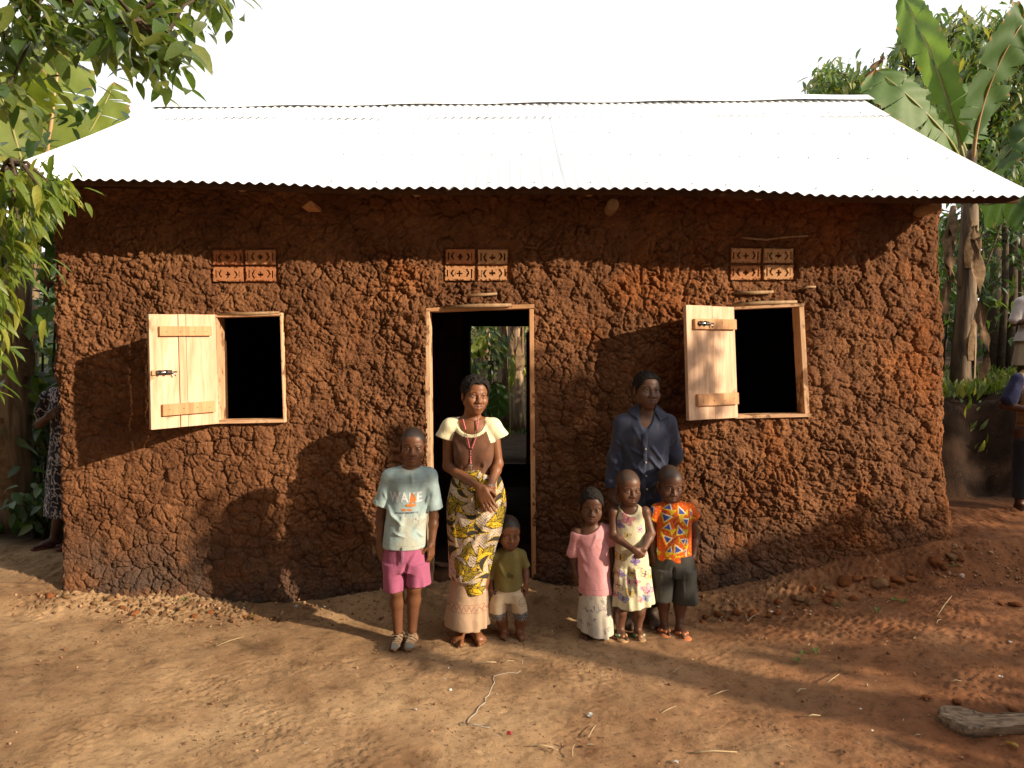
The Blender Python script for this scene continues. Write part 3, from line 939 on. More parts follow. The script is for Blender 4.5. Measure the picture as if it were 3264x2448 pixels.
# ================================================================== people: body modelling
class SDF:
    """blended solid on a regular grid, turned into one continuous mesh"""
    def __init__(s, lo, hi, h):
        s.h = h; s.lo = np.array(lo, float)
        n = np.ceil((np.array(hi) - s.lo) / h).astype(int) + 1
        s.ax = [s.lo[i] + np.arange(n[i]) * h for i in range(3)]
        s.f = np.full(tuple(n), 1.0, np.float32)
    def sub(s, lo, hi):
        sl = []
        for i in range(3):
            a = int(np.clip(np.floor((lo[i] - s.lo[i]) / s.h), 0, len(s.ax[i]) - 1))
            b = int(np.clip(np.ceil((hi[i] - s.lo[i]) / s.h) + 1, a + 1, len(s.ax[i])))
            sl.append(slice(a, b))
        X, Y, Z = np.meshgrid(*[s.ax[i][sl[i]] for i in range(3)], indexing='ij', sparse=True)
        return tuple(sl), X, Y, Z
    def put(s, sl, d, k, op):
        g = s.f[sl]
        if op == 'add':
            h = np.clip(k - np.abs(g - d), 0, None) / max(k, 1e-6)
            s.f[sl] = np.minimum(g, d) - h * h * k * 0.25
        elif op == 'cut':
            d = -d
            h = np.clip(k - np.abs(g - d), 0, None) / max(k, 1e-6)
            s.f[sl] = np.maximum(g, d) + h * h * k * 0.25
        elif op == 'and':
            s.f[sl] = np.maximum(g, d)
    def cone(s, a, b, ra, rb=None, k=0.02, op='add', flat=None, fold=None):
        """tapered capsule; flat=(axis vector, factor) squeezes it across that axis"""
        rb = ra if rb is None else rb
        a = np.array(a, float); b = np.array(b, float)
        R = max(ra, rb) * 1.3 + k + 0.02
        sl, X, Y, Z = s.sub(np.minimum(a, b) - R, np.maximum(a, b) + R)
        d = b - a; L2 = max(float(d @ d), 1e-12)
        px, py, pz = X - a[0], Y - a[1], Z - a[2]
        t = np.clip((px * d[0] + py * d[1] + pz * d[2]) / L2, 0, 1)
        qx, qy, qz = px - t * d[0], py - t * d[1], pz - t * d[2]
        r = ra + (rb - ra) * t
        if flat is not None:
            n = np.array(flat[0], float); n /= np.linalg.norm(n)
            c = (qx * n[0] + qy * n[1] + qz * n[2]) * (1 / flat[1] - 1)
            qx, qy, qz = qx + c * n[0], qy + c * n[1], qz + c * n[2]
        dist = np.sqrt(qx * qx + qy * qy + qz * qz)
        D = dist - r
        if fold is not None:
            D = D + fold(X, Y, Z, t)
        s.put(sl, D, k, op)
    def ell(s, c, r, R=None, k=0.02, op='add'):
        c = np.array(c, float); r = np.array(r, float)
        B = max(r) + k + 0.02
        sl, X, Y, Z = s.sub(c - B, c + B)
        px, py, pz = X - c[0], Y - c[1], Z - c[2]
        if R is not None:
            R = np.array(R)
            px, py, pz = (R[0, 0] * px + R[1, 0] * py + R[2, 0] * pz, R[0, 1] * px + R[1, 1] * py + R[2, 1] * pz, R[0, 2] * px + R[1, 2] * py + R[2, 2] * pz)
        k0 = np.sqrt((px / r[0]) ** 2 + (py / r[1]) ** 2 + (pz / r[2]) ** 2)
        k1 = np.sqrt((px / r[0] ** 2) ** 2 + (py / r[1] ** 2) ** 2 + (pz / r[2] ** 2) ** 2)
        D = np.where(k0 < 1e-3, -min(r), k0 * (k0 - 1) / np.maximum(k1, 1e-6))
        s.put(sl, D, k, op)
    def loft(s, rows, k=0.02, op='add', fold=None, power=2.0, grow=0.0, cap=True):
        """rows: (z, cx, cy, rx, ry) from bottom to top"""
        rows = np.array(sorted(rows), float)
        z = rows[:, 0]
        R = max(rows[:, 3].max(), rows[:, 4].max()) + k + 0.06
        sl, X, Y, Z = s.sub((rows[:, 1].min() - R, rows[:, 2].min() - R, z[0] - 0.03 - k), (rows[:, 1].max() + R, rows[:, 2].max() + R, z[-1] + 0.03 + k))
        zz = Z.ravel()
        # smooth interpolation along z
        def it(c):
            zf = np.linspace(z[0], z[-1], 160)
            v = np.interp(zf, z, rows[:, c])
            w = np.array([1, 2, 3, 4, 5, 6, 5, 4, 3, 2, 1.0]); w /= w.sum()
            v2 = np.convolve(np.pad(v, 5, mode='edge'), w, 'valid')
            return np.interp(zz, zf, v2)[None, None, :]
        cx, cy, rx, ry = it(1), it(2), it(3) + grow, it(4) + grow
        u, v = (X - cx) / rx, (Y - cy) / ry
        p = power
        rr = (np.abs(u) ** p + np.abs(v) ** p) ** (1 / p)
        g = np.sqrt((u / rx) ** 2 + (v / ry) ** 2) / np.maximum(np.sqrt(u * u + v * v), 1e-5)
        D = (rr - 1) / np.maximum(g, 1e-3)
        if fold is not None:
            D = D + fold(np.arctan2(v, u), Z, X, Y)
        if cap:
            D = np.maximum(D, np.maximum(z[0] - Z, Z - z[-1]))
        s.put(sl, D.astype(np.float32), k, op)
    def half(s, n, p, lo=None, hi=None):
        """keep the side of the plane through p that n points away from"""
        n = np.array(n, float); n /= np.linalg.norm(n)
        lo = s.lo if lo is None else lo
        hi = [a[-1] for a in s.ax] if hi is None else hi
        sl, X, Y, Z = s.sub(lo, hi)
        D = n[0] * (X - p[0]) + n[1] * (Y - p[1]) + n[2] * (Z - p[2])
        s.put(sl, D, 0, 'and')
    def push(s):
        s.stack = getattr(s, 'stack', []); s.stack.append(s.f); s.f = np.full_like(s.f, 1.0)
    def pop(s, k=0.02):
        g = s.f; s.f = s.stack.pop()
        near = g < 0.2
        ix = np.argwhere(near)
        if len(ix):
            sl = tuple(slice(a, b + 1) for a, b in zip(ix.min(0), ix.max(0)))
            s.put(sl, g[sl], k, 'add')
    def sleeve(s, a, m, b, r0, r1, r2, k=0.025, tilt=0.0, hem=0.03, th=0.009):
        """a sleeve from the shoulder point a over m to an open hem at b"""
        a, m, b = [np.array(p, float) for p in (a, m, b)]
        d = nrm(b - m)
        s.push()
        s.cone(a, m, r0, r1, 0.03)
        s.cone(m, b + d * 0.03, r1 * 1.02, r2 * 1.03, 0.03)
        inner = s.f.copy()
        n = nrm(d + np.array([0, 0, -tilt]))
        s.half(n, b)
        sl, X, Y, Z = s.sub(b - 0.15, b + 0.15)
        t = n[0] * (X - b[0]) + n[1] * (Y - b[1]) + n[2] * (Z - b[2])
        s.f[sl] = np.maximum(s.f[sl], np.where(t > -hem, -(inner[sl] + th), -1))
        s.pop(k)
    def hollow(s, th, zmax, lo=None, hi=None):
        lo = list(s.lo) if lo is None else lo
        hi = [a[-1] for a in s.ax] if hi is None else list(hi)
        hi[2] = min(hi[2], zmax)
        s.inner = s.inner if hasattr(s, 'inner') else s.f.copy()
        sl, X, Y, Z = s.sub(lo, hi)
        s.f[sl] = np.maximum(s.f[sl], -(s.inner[sl] + th))
    def nets(s):
        f = s.f.copy()
        for i in range(3):
            ix = [slice(None)] * 3
            ix[i] = 0; f[tuple(ix)] = 1; ix[i] = -1; f[tuple(ix)] = 1
        S = f < 0
        c = np.zeros(tuple(n - 1 for n in S.shape), np.int8)
        for a in (0, 1):
            for b in (0, 1):
                for d in (0, 1):
                    c += S[a:S.shape[0] - 1 + a, b:S.shape[1] - 1 + b, d:S.shape[2] - 1 + d]
        idx = np.argwhere((c > 0) & (c < 8))
        cid = np.full(c.shape, -1, np.int32)
        cid[idx[:, 0], idx[:, 1], idx[:, 2]] = np.arange(len(idx))
        off = np.array([(a, b, d) for a in (0, 1) for b in (0, 1) for d in (0, 1)])
        val = np.stack([f[idx[:, 0] + o[0], idx[:, 1] + o[1], idx[:, 2] + o[2]] for o in off], 1)
        acc = np.zeros((len(idx), 3)); cnt = np.zeros(len(idx))
        for i in range(8):
            for j in range(i + 1, 8):
                if np.abs(off[i] - off[j]).sum() != 1: continue
                va, vb = val[:, i], val[:, j]
                msk = (va < 0) != (vb < 0)
                t = np.where(msk, va / np.where(msk, va - vb, 1), 0)[:, None]
                acc += np.where(msk[:, None], off[i] + (off[j] - off[i]) * t, 0); cnt += msk
        V = (idx + acc / np.maximum(cnt, 1)[:, None]) * s.h + s.lo
        Q = []
        for ax in range(3):
            o1, o2 = (ax + 1) % 3, (ax + 2) % 3
            a = [slice(1, -1)] * 3; b = [slice(1, -1)] * 3
            a[ax] = slice(0, -1); b[ax] = slice(1, None)
            sa, sb = S[tuple(a)], S[tuple(b)]
            e = np.argwhere(sa != sb)
            flip = sa[e[:, 0], e[:, 1], e[:, 2]]
            base = e.copy(); base[:, o1] += 1; base[:, o2] += 1
            def cell(d1, d2):
                q = base.copy(); q[:, o1] += d1; q[:, o2] += d2
                return cid[q[:, 0], q[:, 1], q[:, 2]]
            q = np.stack([cell(-1, -1), cell(0, -1), cell(0, 0), cell(-1, 0)], 1)
            q[~flip] = q[~flip][:, ::-1]
            Q.append(q)
        return V, np.concatenate(Q)

def smooth_mesh(V, Fq, it=1, lam=0.5):
    """light Laplacian smoothing"""
    e = np.concatenate([Fq[:, [0, 1]], Fq[:, [1, 2]], Fq[:, [2, 3]], Fq[:, [3, 0]]])
    for _ in range(it):
        acc = np.zeros_like(V); n = np.bincount(e.ravel(), minlength=len(V))
        for c in range(3):
            acc[:, c] = np.bincount(e[:, 0], V[e[:, 1], c], len(V)) + np.bincount(e[:, 1], V[e[:, 0], c], len(V))
        V = V + lam * (acc / np.maximum(n, 1)[:, None] - V)
    return V

M_SKIN = attr_mat('skin', 0.48, 0.42, 0.12, 90, 0.002, 0.10, 22)
M_HAIR = simple('short_hair', (0.030, 0.024, 0.021), (0.012, 0.010, 0.009), 90, 0.9, 0.15, 1.0, 160, 0.006)
M_EYE = attr_mat('eyeball', 0.2, 0.5, 0, 10, 0, 0.02)
M_CLOTH = attr_mat('cotton', 0.9, 0.10, 0.5, 13, 0.016, 0.09, 9, sheen=0.1)

def rot_head(yaw, pitch, roll):
    """head axes: x to the viewer's right, y out of the face, z up; yaw turns the face to the viewer's right"""
    # base: face looks to -y of the place
    base = np.array([[1, 0, 0], [0, -1, 0], [0, 0, 1]], float)     # columns map local x,y,z
    cy, sy = math.cos(yaw), math.sin(yaw)
    Rz = np.array([[cy, -sy, 0], [sy, cy, 0], [0, 0, 1]])
    cp, sp = math.cos(pitch), math.sin(pitch)
    Rx = np.array([[1, 0, 0], [0, cp, -sp], [0, sp, cp]])           # positive pitch lowers the chin... of a face looking to -y
    cr, sr = math.cos(roll), math.sin(roll)
    Ry = np.array([[cr, 0, sr], [0, 1, 0], [-sr, 0, cr]])
    return Rz @ Ry @ Rx @ base

class Head:
    def __init__(s, eye_mid, size, yaw=0, pitch=0, roll=0, child=0.0, female=0.0, smile=0.0, scalp=None):
        """size 1 = adult head of 224 mm; eye_mid: world point between the eyes (on the face)"""
        s.R = rot_head(yaw, pitch, roll); s.sc = size; s.child = child; s.fem = female; s.smile = smile; s.scalp = scalp
        s.o = np.array(eye_mid, float) - s.R @ (np.array([0, 0.082, 0.0]) * size)
    def w(s, x, y, z):
        return s.o + s.R @ (np.array([x, y, z]) * s.sc)
    def loc(s, V):
        return ((V - s.o) @ s.R) / s.sc
    def build(s, B, ear=1.0, neck_to=None, neck_r=0.055):
        c = s.child; sc = s.sc
        def E(p, r, k=0.02, op='add', R=None):
            RR = s.R if R is None else s.R @ R
            B.ell(s.w(*p), np.array(r) * sc, RR, k * sc, op)
        def C(a, b, ra, rb, k=0.015, op='add'):
            B.cone(s.w(*a), s.w(*b), ra * sc, rb * sc, k * sc, op)
        E((0, -0.014, 0.034 + 0.010 * c), (0.075 + 0.004 * c, 0.094, 0.080 + 0.004 * c))
        E((0, 0.022, -0.030 + 0.006 * c), (0.062, 0.064, 0.078 - 0.010 * c), 0.03)
        E((0, 0.030, 0.045), (0.060 + 0.004 * c, 0.056, 0.045), 0.03)         # forehead
        C((-0.052, -0.005, -0.052), (-0.018, 0.052, -0.094 + 0.012 * c), 0.017, 0.015, 0.035)
        C((0.052, -0.005, -0.052), (0.018, 0.052, -0.094 + 0.012 * c), 0.017, 0.015, 0.035)
        E((0, 0.062, -0.096 + 0.013 * c), (0.022 - 0.003 * s.fem, 0.019, 0.017), 0.03)
        for sx in (-1, 1):
            E((sx * 0.033, 0.092, 0.000), (0.0185, 0.015, 0.0125), 0.016, 'cut')    # socket
            E((sx * 0.041, 0.056, -0.026), (0.024 + 0.004 * c, 0.024, 0.020 + 0.006 * c), 0.025)   # cheek
            E((sx * 0.030, 0.062 , -0.058), (0.020 + 0.004 * c, 0.020, 0.022), 0.03)
            C((sx * 0.012, 0.083, 0.017), (sx * 0.048, 0.068, 0.017), 0.0085, 0.0075, 0.016)        # brow
            E((sx * 0.032, 0.070, 0.000), (0.0165, 0.0145, 0.0115), 0.006)            # eyeball mass under the lids
            C((sx * 0.018, 0.0815, 0.0062), (sx * 0.033, 0.0865, 0.0092), 0.0032, 0.0036, 0.004)
            C((sx * 0.033, 0.0865, 0.0092), (sx * 0.047, 0.0755, 0.0055), 0.0036, 0.003, 0.004)
            C((sx * 0.018, 0.0805, -0.0058), (sx * 0.034, 0.0845, -0.0090), 0.0028, 0.003, 0.004)
            C((sx * 0.034, 0.0845, -0.0090), (sx * 0.047, 0.0750, -0.0040), 0.003, 0.0028, 0.004)
            if ear:
                Re = np.array(Euler((0.0, 0.0, -sx * 0.35)).to_matrix())
                E((sx * (0.079 + 0.002 * c), -0.006, -0.010), (0.0085, 0.019, 0.031), 0.008, 'add', Re)
                E((sx * (0.090 + 0.002 * c), 0.004, -0.008), (0.008, 0.011, 0.018), 0.005, 'cut', Re)
        nl = 1 - 0.25 * c
        C((0, 0.083, 0.006), (0, 0.086 + 0.018 * nl, -0.032 + 0.004 * c), 0.0075, 0.0115, 0.014)
        E((0, 0.088 + 0.018 * nl, -0.035 + 0.004 * c), (0.0125, 0.011, 0.0095), 0.008)
        for sx in (-1, 1):
            E((sx * 0.0155, 0.090 + 0.006 * nl, -0.038 + 0.004 * c), (0.0095, 0.0115, 0.0085), 0.008)
            E((sx * 0.0085, 0.096 + 0.010 * nl, -0.0465 + 0.004 * c), (0.004, 0.005, 0.003), 0.003, 'cut')
        m = 0.004 * c
        E((0, 0.080, -0.066 + m), (0.030, 0.016, 0.020), 0.02)                       # muzzle
        u = 0.006 * s.smile; wd = 1 + 0.22 * s.smile
        for sx in (-1, 1):
            C((sx * 0.019 * wd, 0.0875, -0.0635 + m + u), (0, 0.0955, -0.0612 + m), 0.0050, 0.0064, 0.006)
            C((sx * 0.016 * wd, 0.0880, -0.0715 + m + u), (0, 0.0915, -0.0745 + m), 0.0062, 0.0078, 0.006)
            C((sx * 0.022 * wd, 0.0945, -0.0672 + m + u), (0, 0.0985, -0.0680 + m), 0.0022, 0.0026, 0.004, 'cut')
            if s.smile:
                C((sx * 0.021, 0.092, -0.035), (sx * 0.031, 0.080, -0.060), 0.0022, 0.0022, 0.010, 'cut')
                E((sx * 0.040, 0.066, -0.034), (0.018, 0.016, 0.015), 0.02)
        if neck_to is not None:
            B.cone(s.w(0, -0.024, -0.045), neck_to, neck_r * 0.94, neck_r * 1.05, 0.02)
    def colour(s, V, base, lip, c0):
        """skin colour with darker brows, lips and a paler sheen of the palms left to others"""
        L = s.loc(V)
        m = 0.004 * s.child
        if s.scalp:
            line, slope, sc_col, width = s.scalp
            ax_ = np.abs(L[:, 0])
            lim = line + slope * (L[:, 1] - 0.085) - np.where(L[:, 1] > 0, 0.024 * sstep(0.035, 0.075, ax_), 0)
            lim = lim + 0.006 * vnoise(L[:, 0] * 90, L[:, 1] * 90, L[:, 2] * 90, seed=2)
            wgt = (sstep(-width, width, L[:, 2] - lim) * ((np.abs(L) < 0.17).all(1)))[:, None]
            wgt = np.where((ax_ > 0.0785)[:, None] & (np.abs(L[:, 1]) < 0.03)[:, None] & (L[:, 2] < 0.03)[:, None], 0, wgt)
            c0[:] = c0 * (1 - wgt) + np.array(sc_col) * wgt
        near = (np.abs(L) < 0.16).all(1)
        front = near & (L[:, 1] > 0.05)
        cur = 0.006 * s.smile * np.clip(np.abs(L[:, 0]) / 0.022, 0, 1.2)
        lp = ((L[:, 0] / (0.024 + 0.005 * s.smile)) ** 2 + ((L[:, 2] + 0.0675 - m - cur) / 0.0125) ** 2 < 1) & front & (L[:, 1] > 0.083)
        c0[lp] = lip
        mouth = (np.abs(L[:, 0]) < 0.022 + 0.005 * s.smile) & (np.abs(L[:, 2] + 0.0678 - m - cur) < 0.0022) & front
        c0[mouth] = np.array(lip) * 0.3
        bx = np.abs(L[:, 0]); bz = L[:, 2] - (0.0195 + 0.004 * np.sin(np.clip((bx - 0.012) / 0.038, 0, 1) * math.pi) - 0.003 * sstep(0.035, 0.05, bx))
        brow = front & (bx > 0.012) & (bx < 0.051) & (np.abs(bz) < 0.0036 * (1 - 0.4 * s.fem))
        c0[brow] = np.array(base) * 0.22
        lash = front & (bx > 0.018) & (bx < 0.048) & (np.abs(L[:, 2] - 0.0065) < 0.0022) & (L[:, 1] > 0.072)
        c0[lash] = np.array(base) * 0.35
        return c0
    def add_hair(s, parent, t=0.012, line=0.066, slope=0.70, rough=0.004, mat=None, h=0.004, temple=0.0):
        c = s.child; sc = s.sc
        lo = s.o - 0.15 * sc; hi = s.o + 0.17 * sc
        B = SDF(lo, hi, h)
        B.ell(s.w(0, -0.014, 0.034 + 0.010 * c), np.array((0.075 + 0.004 * c + t * 0.75, 0.094 + t, 0.080 + 0.004 * c + t)) * sc, s.R, 0.02)
        B.ell(s.w(0, 0.030, 0.045), np.array((0.060 + 0.004 * c + t * .7, 0.056 + t, 0.045 + t)) * sc, s.R, 0.03 * sc)
        X, Y, Z = np.meshgrid(*B.ax, indexing='ij', sparse=True)
        Xf, Yf, Zf = np.broadcast_arrays(X, Y, Z)
        L = s.loc(np.stack([Xf.ravel(), Yf.ravel(), Zf.ravel()], 1))
        lim = line + slope * (L[:, 1] - 0.085) - temple * np.abs(L[:, 0]) * 0
        # rounded hairline: recedes at the temples, drops in front of the ears
        ax = np.abs(L[:, 0])
        lim = np.where(L[:, 1] > 0.0, lim - 0.034 * sstep(0.030, 0.072, ax), lim)
        nz = fbm(L[:, 0] * 75, L[:, 1] * 75, L[:, 2] * 75, seed=5, oct=2) * rough
        B.f = (B.f.ravel() - sc * nz).reshape(B.f.shape).astype(np.float32)
        cut = ((lim - L[:, 2]) * 0.8 + nz * 1.2 + 0.004 * vnoise(L[:, 0] * 130, L[:, 1] * 130, L[:, 2] * 130, seed=9)) * sc
        B.f = np.maximum(B.f, cut.reshape(B.f.shape)).astype(np.float32)
        V, Q = B.nets()
        return link('hair', mesh_np('hair', V, Q, mat or M_HAIR), parent)
    def add_eyes(s, parent, gaze=(0, 0), squint=1.0):
        for sx in (-1, 1):
            n, mm = 20, 14
            th = np.linspace(0, math.pi, mm); ph = np.linspace(0, 2 * math.pi, n, endpoint=False)
            T, Pp = np.meshgrid(th, ph, indexing='ij')
            d = np.stack([np.sin(T) * np.cos(Pp), np.cos(T), np.sin(T) * np.sin(Pp)], -1).reshape(-1, 3)
            r = np.array([0.0146, 0.0102, 0.0066 * squint])
            c = np.array([sx * 0.0325, 0.0765, 0.0004])
            V = d * r + c
            g = np.array([sx * 0.0325 + gaze[0] * 0.006, 0, gaze[1] * 0.004])
            rr = np.sqrt((V[:, 0] - g[0]) ** 2 + (V[:, 2] - g[2]) ** 2)
            col = np.where(rr[:, None] < 0.0068, np.array([[0.012, 0.007, 0.005]]), np.array([[0.42, 0.34, 0.29]]))
            col[d[:, 1] < 0] = (0.2, 0.12, 0.1)
            W = s.o + (V * s.sc) @ s.R.T
            idx = np.arange(mm * n).reshape(mm, n)
            Q = np.stack([idx[:-1], np.roll(idx[:-1], -1, 1), np.roll(idx[1:], -1, 1), idx[1:]], -1).reshape(-1, 4)
            link('eye', mesh_np('eye', W, Q[:, ::-1], M_EYE, col=col), parent)

def nrm(v):
    v = np.array(v, float)
    return v / np.linalg.norm(v)

def hand(B, wrist, d, n, L=0.17, curl=0.5, thumb=1, spread=0.10, thumb_in=0.3, curls=None, k=0.006):
    """d: direction of the fingers, n: the way the palm faces, thumb: +1/-1 side of cross(d, n)"""
    wrist = np.array(wrist, float); d = nrm(d); n = np.array(n, float); n = nrm(n - d * (n @ d)); w = np.cross(d, n)
    pw = 0.40 * L
    rf = 0.050 * L
    kn = []
    for i in range(4):
        u = (i - 1.5) / 1.5                                  # -1 index ... +1 little, flipped by thumb side
        side = -u * thumb
        kp = wrist + d * L * (0.50 - 0.03 * abs(u + 0.2) - 0.02 * (u > 0.5)) + w * side * pw * 0.42 + n * (-0.02 * L)
        wp = wrist + w * side * pw * 0.26
        B.cone(wp, kp, 0.085 * L, 0.068 * L, 0.012, flat=(n, 0.85))
        kn.append((kp, side, u))
    for i, (kp, side, u) in enumerate(kn):
        Lf = L * (0.40, 0.455, 0.425, 0.335)[i]
        c = curl if curls is None else curls[i]
        d0 = nrm(d + w * side * spread)
        p = kp; ang = 0.35 * c
        segs = (0.46, 0.30, 0.24); r0 = rf * (1, 1.03, 1, 0.88)[i]
        for j, sg in enumerate(segs):
            dd = d0 * math.cos(ang) + n * math.sin(ang)
            q = p + dd * Lf * sg
            B.cone(p, q, r0 * (1.08, 0.98, 0.90)[j], r0 * (0.98, 0.90, 0.78)[j], k if j == 0 else 0.003)
            p = q; ang += c * 0.85
    # thumb leaves the side of the palm near its base
    b0 = wrist + d * 0.10 * L + w * thumb * pw * 0.36
    b1 = b0 + nrm(d * 0.75 + w * thumb * 0.62 + n * (0.35 + thumb_in)) * L * 0.22
    b2 = b1 + nrm(d * 0.95 + w * thumb * 0.22 + n * (0.25 + thumb_in)) * L * 0.17
    b3 = b2 + nrm(d * 1.0 + w * thumb * 0.02 + n * (0.2 + thumb_in)) * L * 0.14
    B.cone(b0, b1, 0.085 * L, 0.064 * L, 0.014)
    B.cone(b1, b2, 0.062 * L, 0.056 * L, 0.004)
    B.cone(b2, b3, 0.056 * L, 0.044 * L, 0.003)

def foot(B, ankle, ang, L, inner, zg=None, toes=True, k=0.012):
    """ankle: joint centre; ang: 0 = towards the camera, + turns to the viewer's right; inner: +1 if the big toe is on the viewer's right"""
    ankle = np.array(ankle, float)
    f = np.array([math.sin(ang), -math.cos(ang), 0.0]); s = np.array([math.cos(ang), math.sin(ang), 0.0]) * inner
    g = ankle.copy(); g[2] = gz(ankle[0], ankle[1] - 0.3 * L) if zg is None else zg
    def p(a, b, z): return g + f * a * L + s * b * L + np.array([0, 0, z * L])
    B.ell(p(-0.13, 0, 0.12), np.array((0.125, 0.15, 0.125)) * L, None, 0.015)
    B.cone(ankle, p(-0.04, 0, 0.15), 0.105 * L, 0.12 * L, 0.02)
    B.cone(p(0.0, 0.02, 0.20), p(0.36, 0.05, 0.115), 0.115 * L, 0.085 * L, 0.02)
    B.cone(p(-0.10, -0.04, 0.085), p(0.40, -0.09, 0.068), 0.088 * L, 0.068 * L, 0.02)
    B.cone(p(-0.05, 0.05, 0.11), p(0.44, 0.10, 0.080), 0.085 * L, 0.080 * L, 0.02)
    B.cone(p(0.2, 0.0, 0.09), p(0.44, 0.0, 0.072), 0.085 * L, 0.07 * L, 0.02)
    if toes:
        for i in range(5):
            t = i / 4
            b = 0.135 - 0.065 * i
            st = 0.47 - 0.07 * t * t - 0.01 * i
            ln = (0.20, 0.165, 0.14, 0.125, 0.10)[i]
            r = (0.066, 0.043, 0.041, 0.039, 0.037)[i]
            kk = p(st, b, r + 0.012)
            tip = p(st + ln, b * 1.10 + 0.004, r * 0.85 - 0.004)
            B.cone(kk, tip, r * L * 0.98, r * L * 0.88, 0.005)
    else:
        B.cone(p(0.4, 0.07, 0.09), p(0.60, 0.06, 0.07), 0.09 * L, 0.075 * L, 0.02)
        B.cone(p(0.4, -0.06, 0.07), p(0.54, -0.05, 0.06), 0.07 * L, 0.06 * L, 0.02)
    return f, s, g

def bounds(pts, pad):
    a = np.array(pts, float)
    return a.min(0) - pad, a.max(0) + pad

def vnormals(V, Q):
    n = np.cross(V[Q[:, 2]] - V[Q[:, 0]], V[Q[:, 3]] - V[Q[:, 1]])
    N = np.zeros_like(V)
    for c in range(3):
        for i in range(4):
            N[:, c] += np.bincount(Q[:, i], n[:, c], len(V))
    return N / np.maximum(np.linalg.norm(N, axis=1), 1e-9)[:, None]

def finish(B, name, mat, parent, colf, sm=1, lam=0.5, wr=None):
    """mesh a garment; wr(V) gives the height of its creases"""
    V, Q = B.nets()
    V = smooth_mesh(V, Q, sm, lam)
    if wr is not None:
        V = V + vnormals(V, Q) * wr(V)[:, None]
    me = mesh_np(name, V, Q, mat, col=colf(V))
    return link(name, me, parent)

def creases(seed, amp, sx=9, sz=5, tilt=0.6, dirs=()):
    """soft ridged wrinkles; dirs: extra pulled folds (point, direction, length, width, height)"""
    def f(V):
        n = fbm(V[:, 0] * sx + V[:, 2] * tilt * 4, V[:, 1] * sx, V[:, 2] * sz - V[:, 0] * tilt * 4, seed=seed, oct=2)
        r = 1.3 * amp * (0.55 - np.abs(n) * 2.0)
        for (p, d, L, w, h) in dirs:
            q = V - np.array(p); d = nrm(d)
            t = q @ d
            perp = np.linalg.norm((q - t[:, None] * d)[:, [0, 2]], axis=1)
            r = r + 1.7 * h * np.exp(-(perp / w) ** 2) * sstep(-0.01, 0.03, t) * sstep(L, L * 0.4, t)
        return r
    return f

def planar(V, D):
    """photo-sized coordinates of a front view at one distance, for laying flat print on cloth"""
    return V[:, 0] / D * F + CX, (CAMZ - V[:, 2]) / D * F + 1100.0

def person_root(B, colf, label, group=None):
    V, Q = B.nets()
    V = smooth_mesh(V, Q, 1, 0.4)
    me = mesh_np('person', V, Q, M_SKIN, col=colf(V))
    o = link('person', me)
    tag(o, label, 'person', group)
    return o

def folds(n, amp, ph=0, z0=0, z1=1, a2=0.0, n2=0):
    def f(a, Z, X, Y):
        w = sstep(z1, z0, Z)
        return (np.sin(a * n + ph + 3 * np.sin(a * 2 + ph)) * amp + (np.sin(a * n2 - ph * 2) * a2 if n2 else 0)) * w
    return f

def addf(*fs):
    return lambda a, Z, X, Y: sum(f(a, Z, X, Y) for f in fs)
# ================================================================== the family
def rows_of(D, lst, cy=0.0):
    """(py, px_left, px_right, ry[, dy]) -> loft rows at distance D"""
    out = []
    for r in lst:
        a, b = P(r[1], r[0], D), P(r[2], r[0], D)
        out.append((a.z, (a.x + b.x) / 2, D + cy + (r[4] if len(r) > 4 else 0), (b.x - a.x) / 2, r[3]))
    return out

def leg(B, hip, knee, ankle, r0, r1, r2, k=0.02):
    hip, knee, ankle = [np.array(p, float) for p in (hip, knee, ankle)]
    B.cone(hip, knee, r0, r1, k)
    mid = knee * 0.66 + ankle * 0.34 + np.array([0, 0.012, 0])
    B.cone(knee, mid, r1 * 0.96, r1 * 0.98, k)
    B.cone(mid, ankle, r1 * 0.96, r2, k)
    B.ell(knee + np.array([0, -r1 * 0.45, 0.0]), (r1 * 0.62, r1 * 0.62, r1 * 0.8), None, 0.02)

def arm(B, sh, el, wr, r0, r1, r2, k=0.015):
    sh, el, wr = [np.array(p, float) for p in (sh, el, wr)]
    B.ell(sh, (r0 * 1.12,) * 3, None, k)
    B.cone(sh, el, r0, r1 * 0.95, k)
    m = el * 0.7 + wr * 0.3
    B.cone(el, m, r1 * 0.97, r1 * 1.0, k)
    B.cone(m, wr, r1 * 1.0, r2, k)

def flat_col(c):
    def f(V):
        return np.tile(np.array(c, float), (len(V), 1))
    return f

def skin_col(head, base, lip, pale=None):
    def f(V):
        c = np.tile(np.array(base, float), (len(V), 1))
        n = fbm(V[:, 0] * 14, V[:, 1] * 14, V[:, 2] * 14, seed=3, oct=3)
        c *= (1 + 0.12 * n)[:, None]
        c = head.colour(V, base, lip, c)
        for (p, r, cc) in (pale or []):
            d = np.linalg.norm(V - np.array(p), axis=1)
            w = sstep(r, r * 0.5, d)[:, None]
            c = c * (1 - w) + np.array(cc) * w
        return c
    return f

def dist_poly(x, y, pts):
    """inside test for a polygon in print coordinates"""
    ins = np.zeros(x.shape, bool)
    n = len(pts)
    for i in range(n):
        (x0, y0), (x1, y1) = pts[i], pts[(i + 1) % n]
        c = ((y0 > y) != (y1 > y)) & (x < (x1 - x0) * (y - y0) / ((y1 - y0) if y1 != y0 else 1e-9) + x0)
        ins ^= c
    return ins

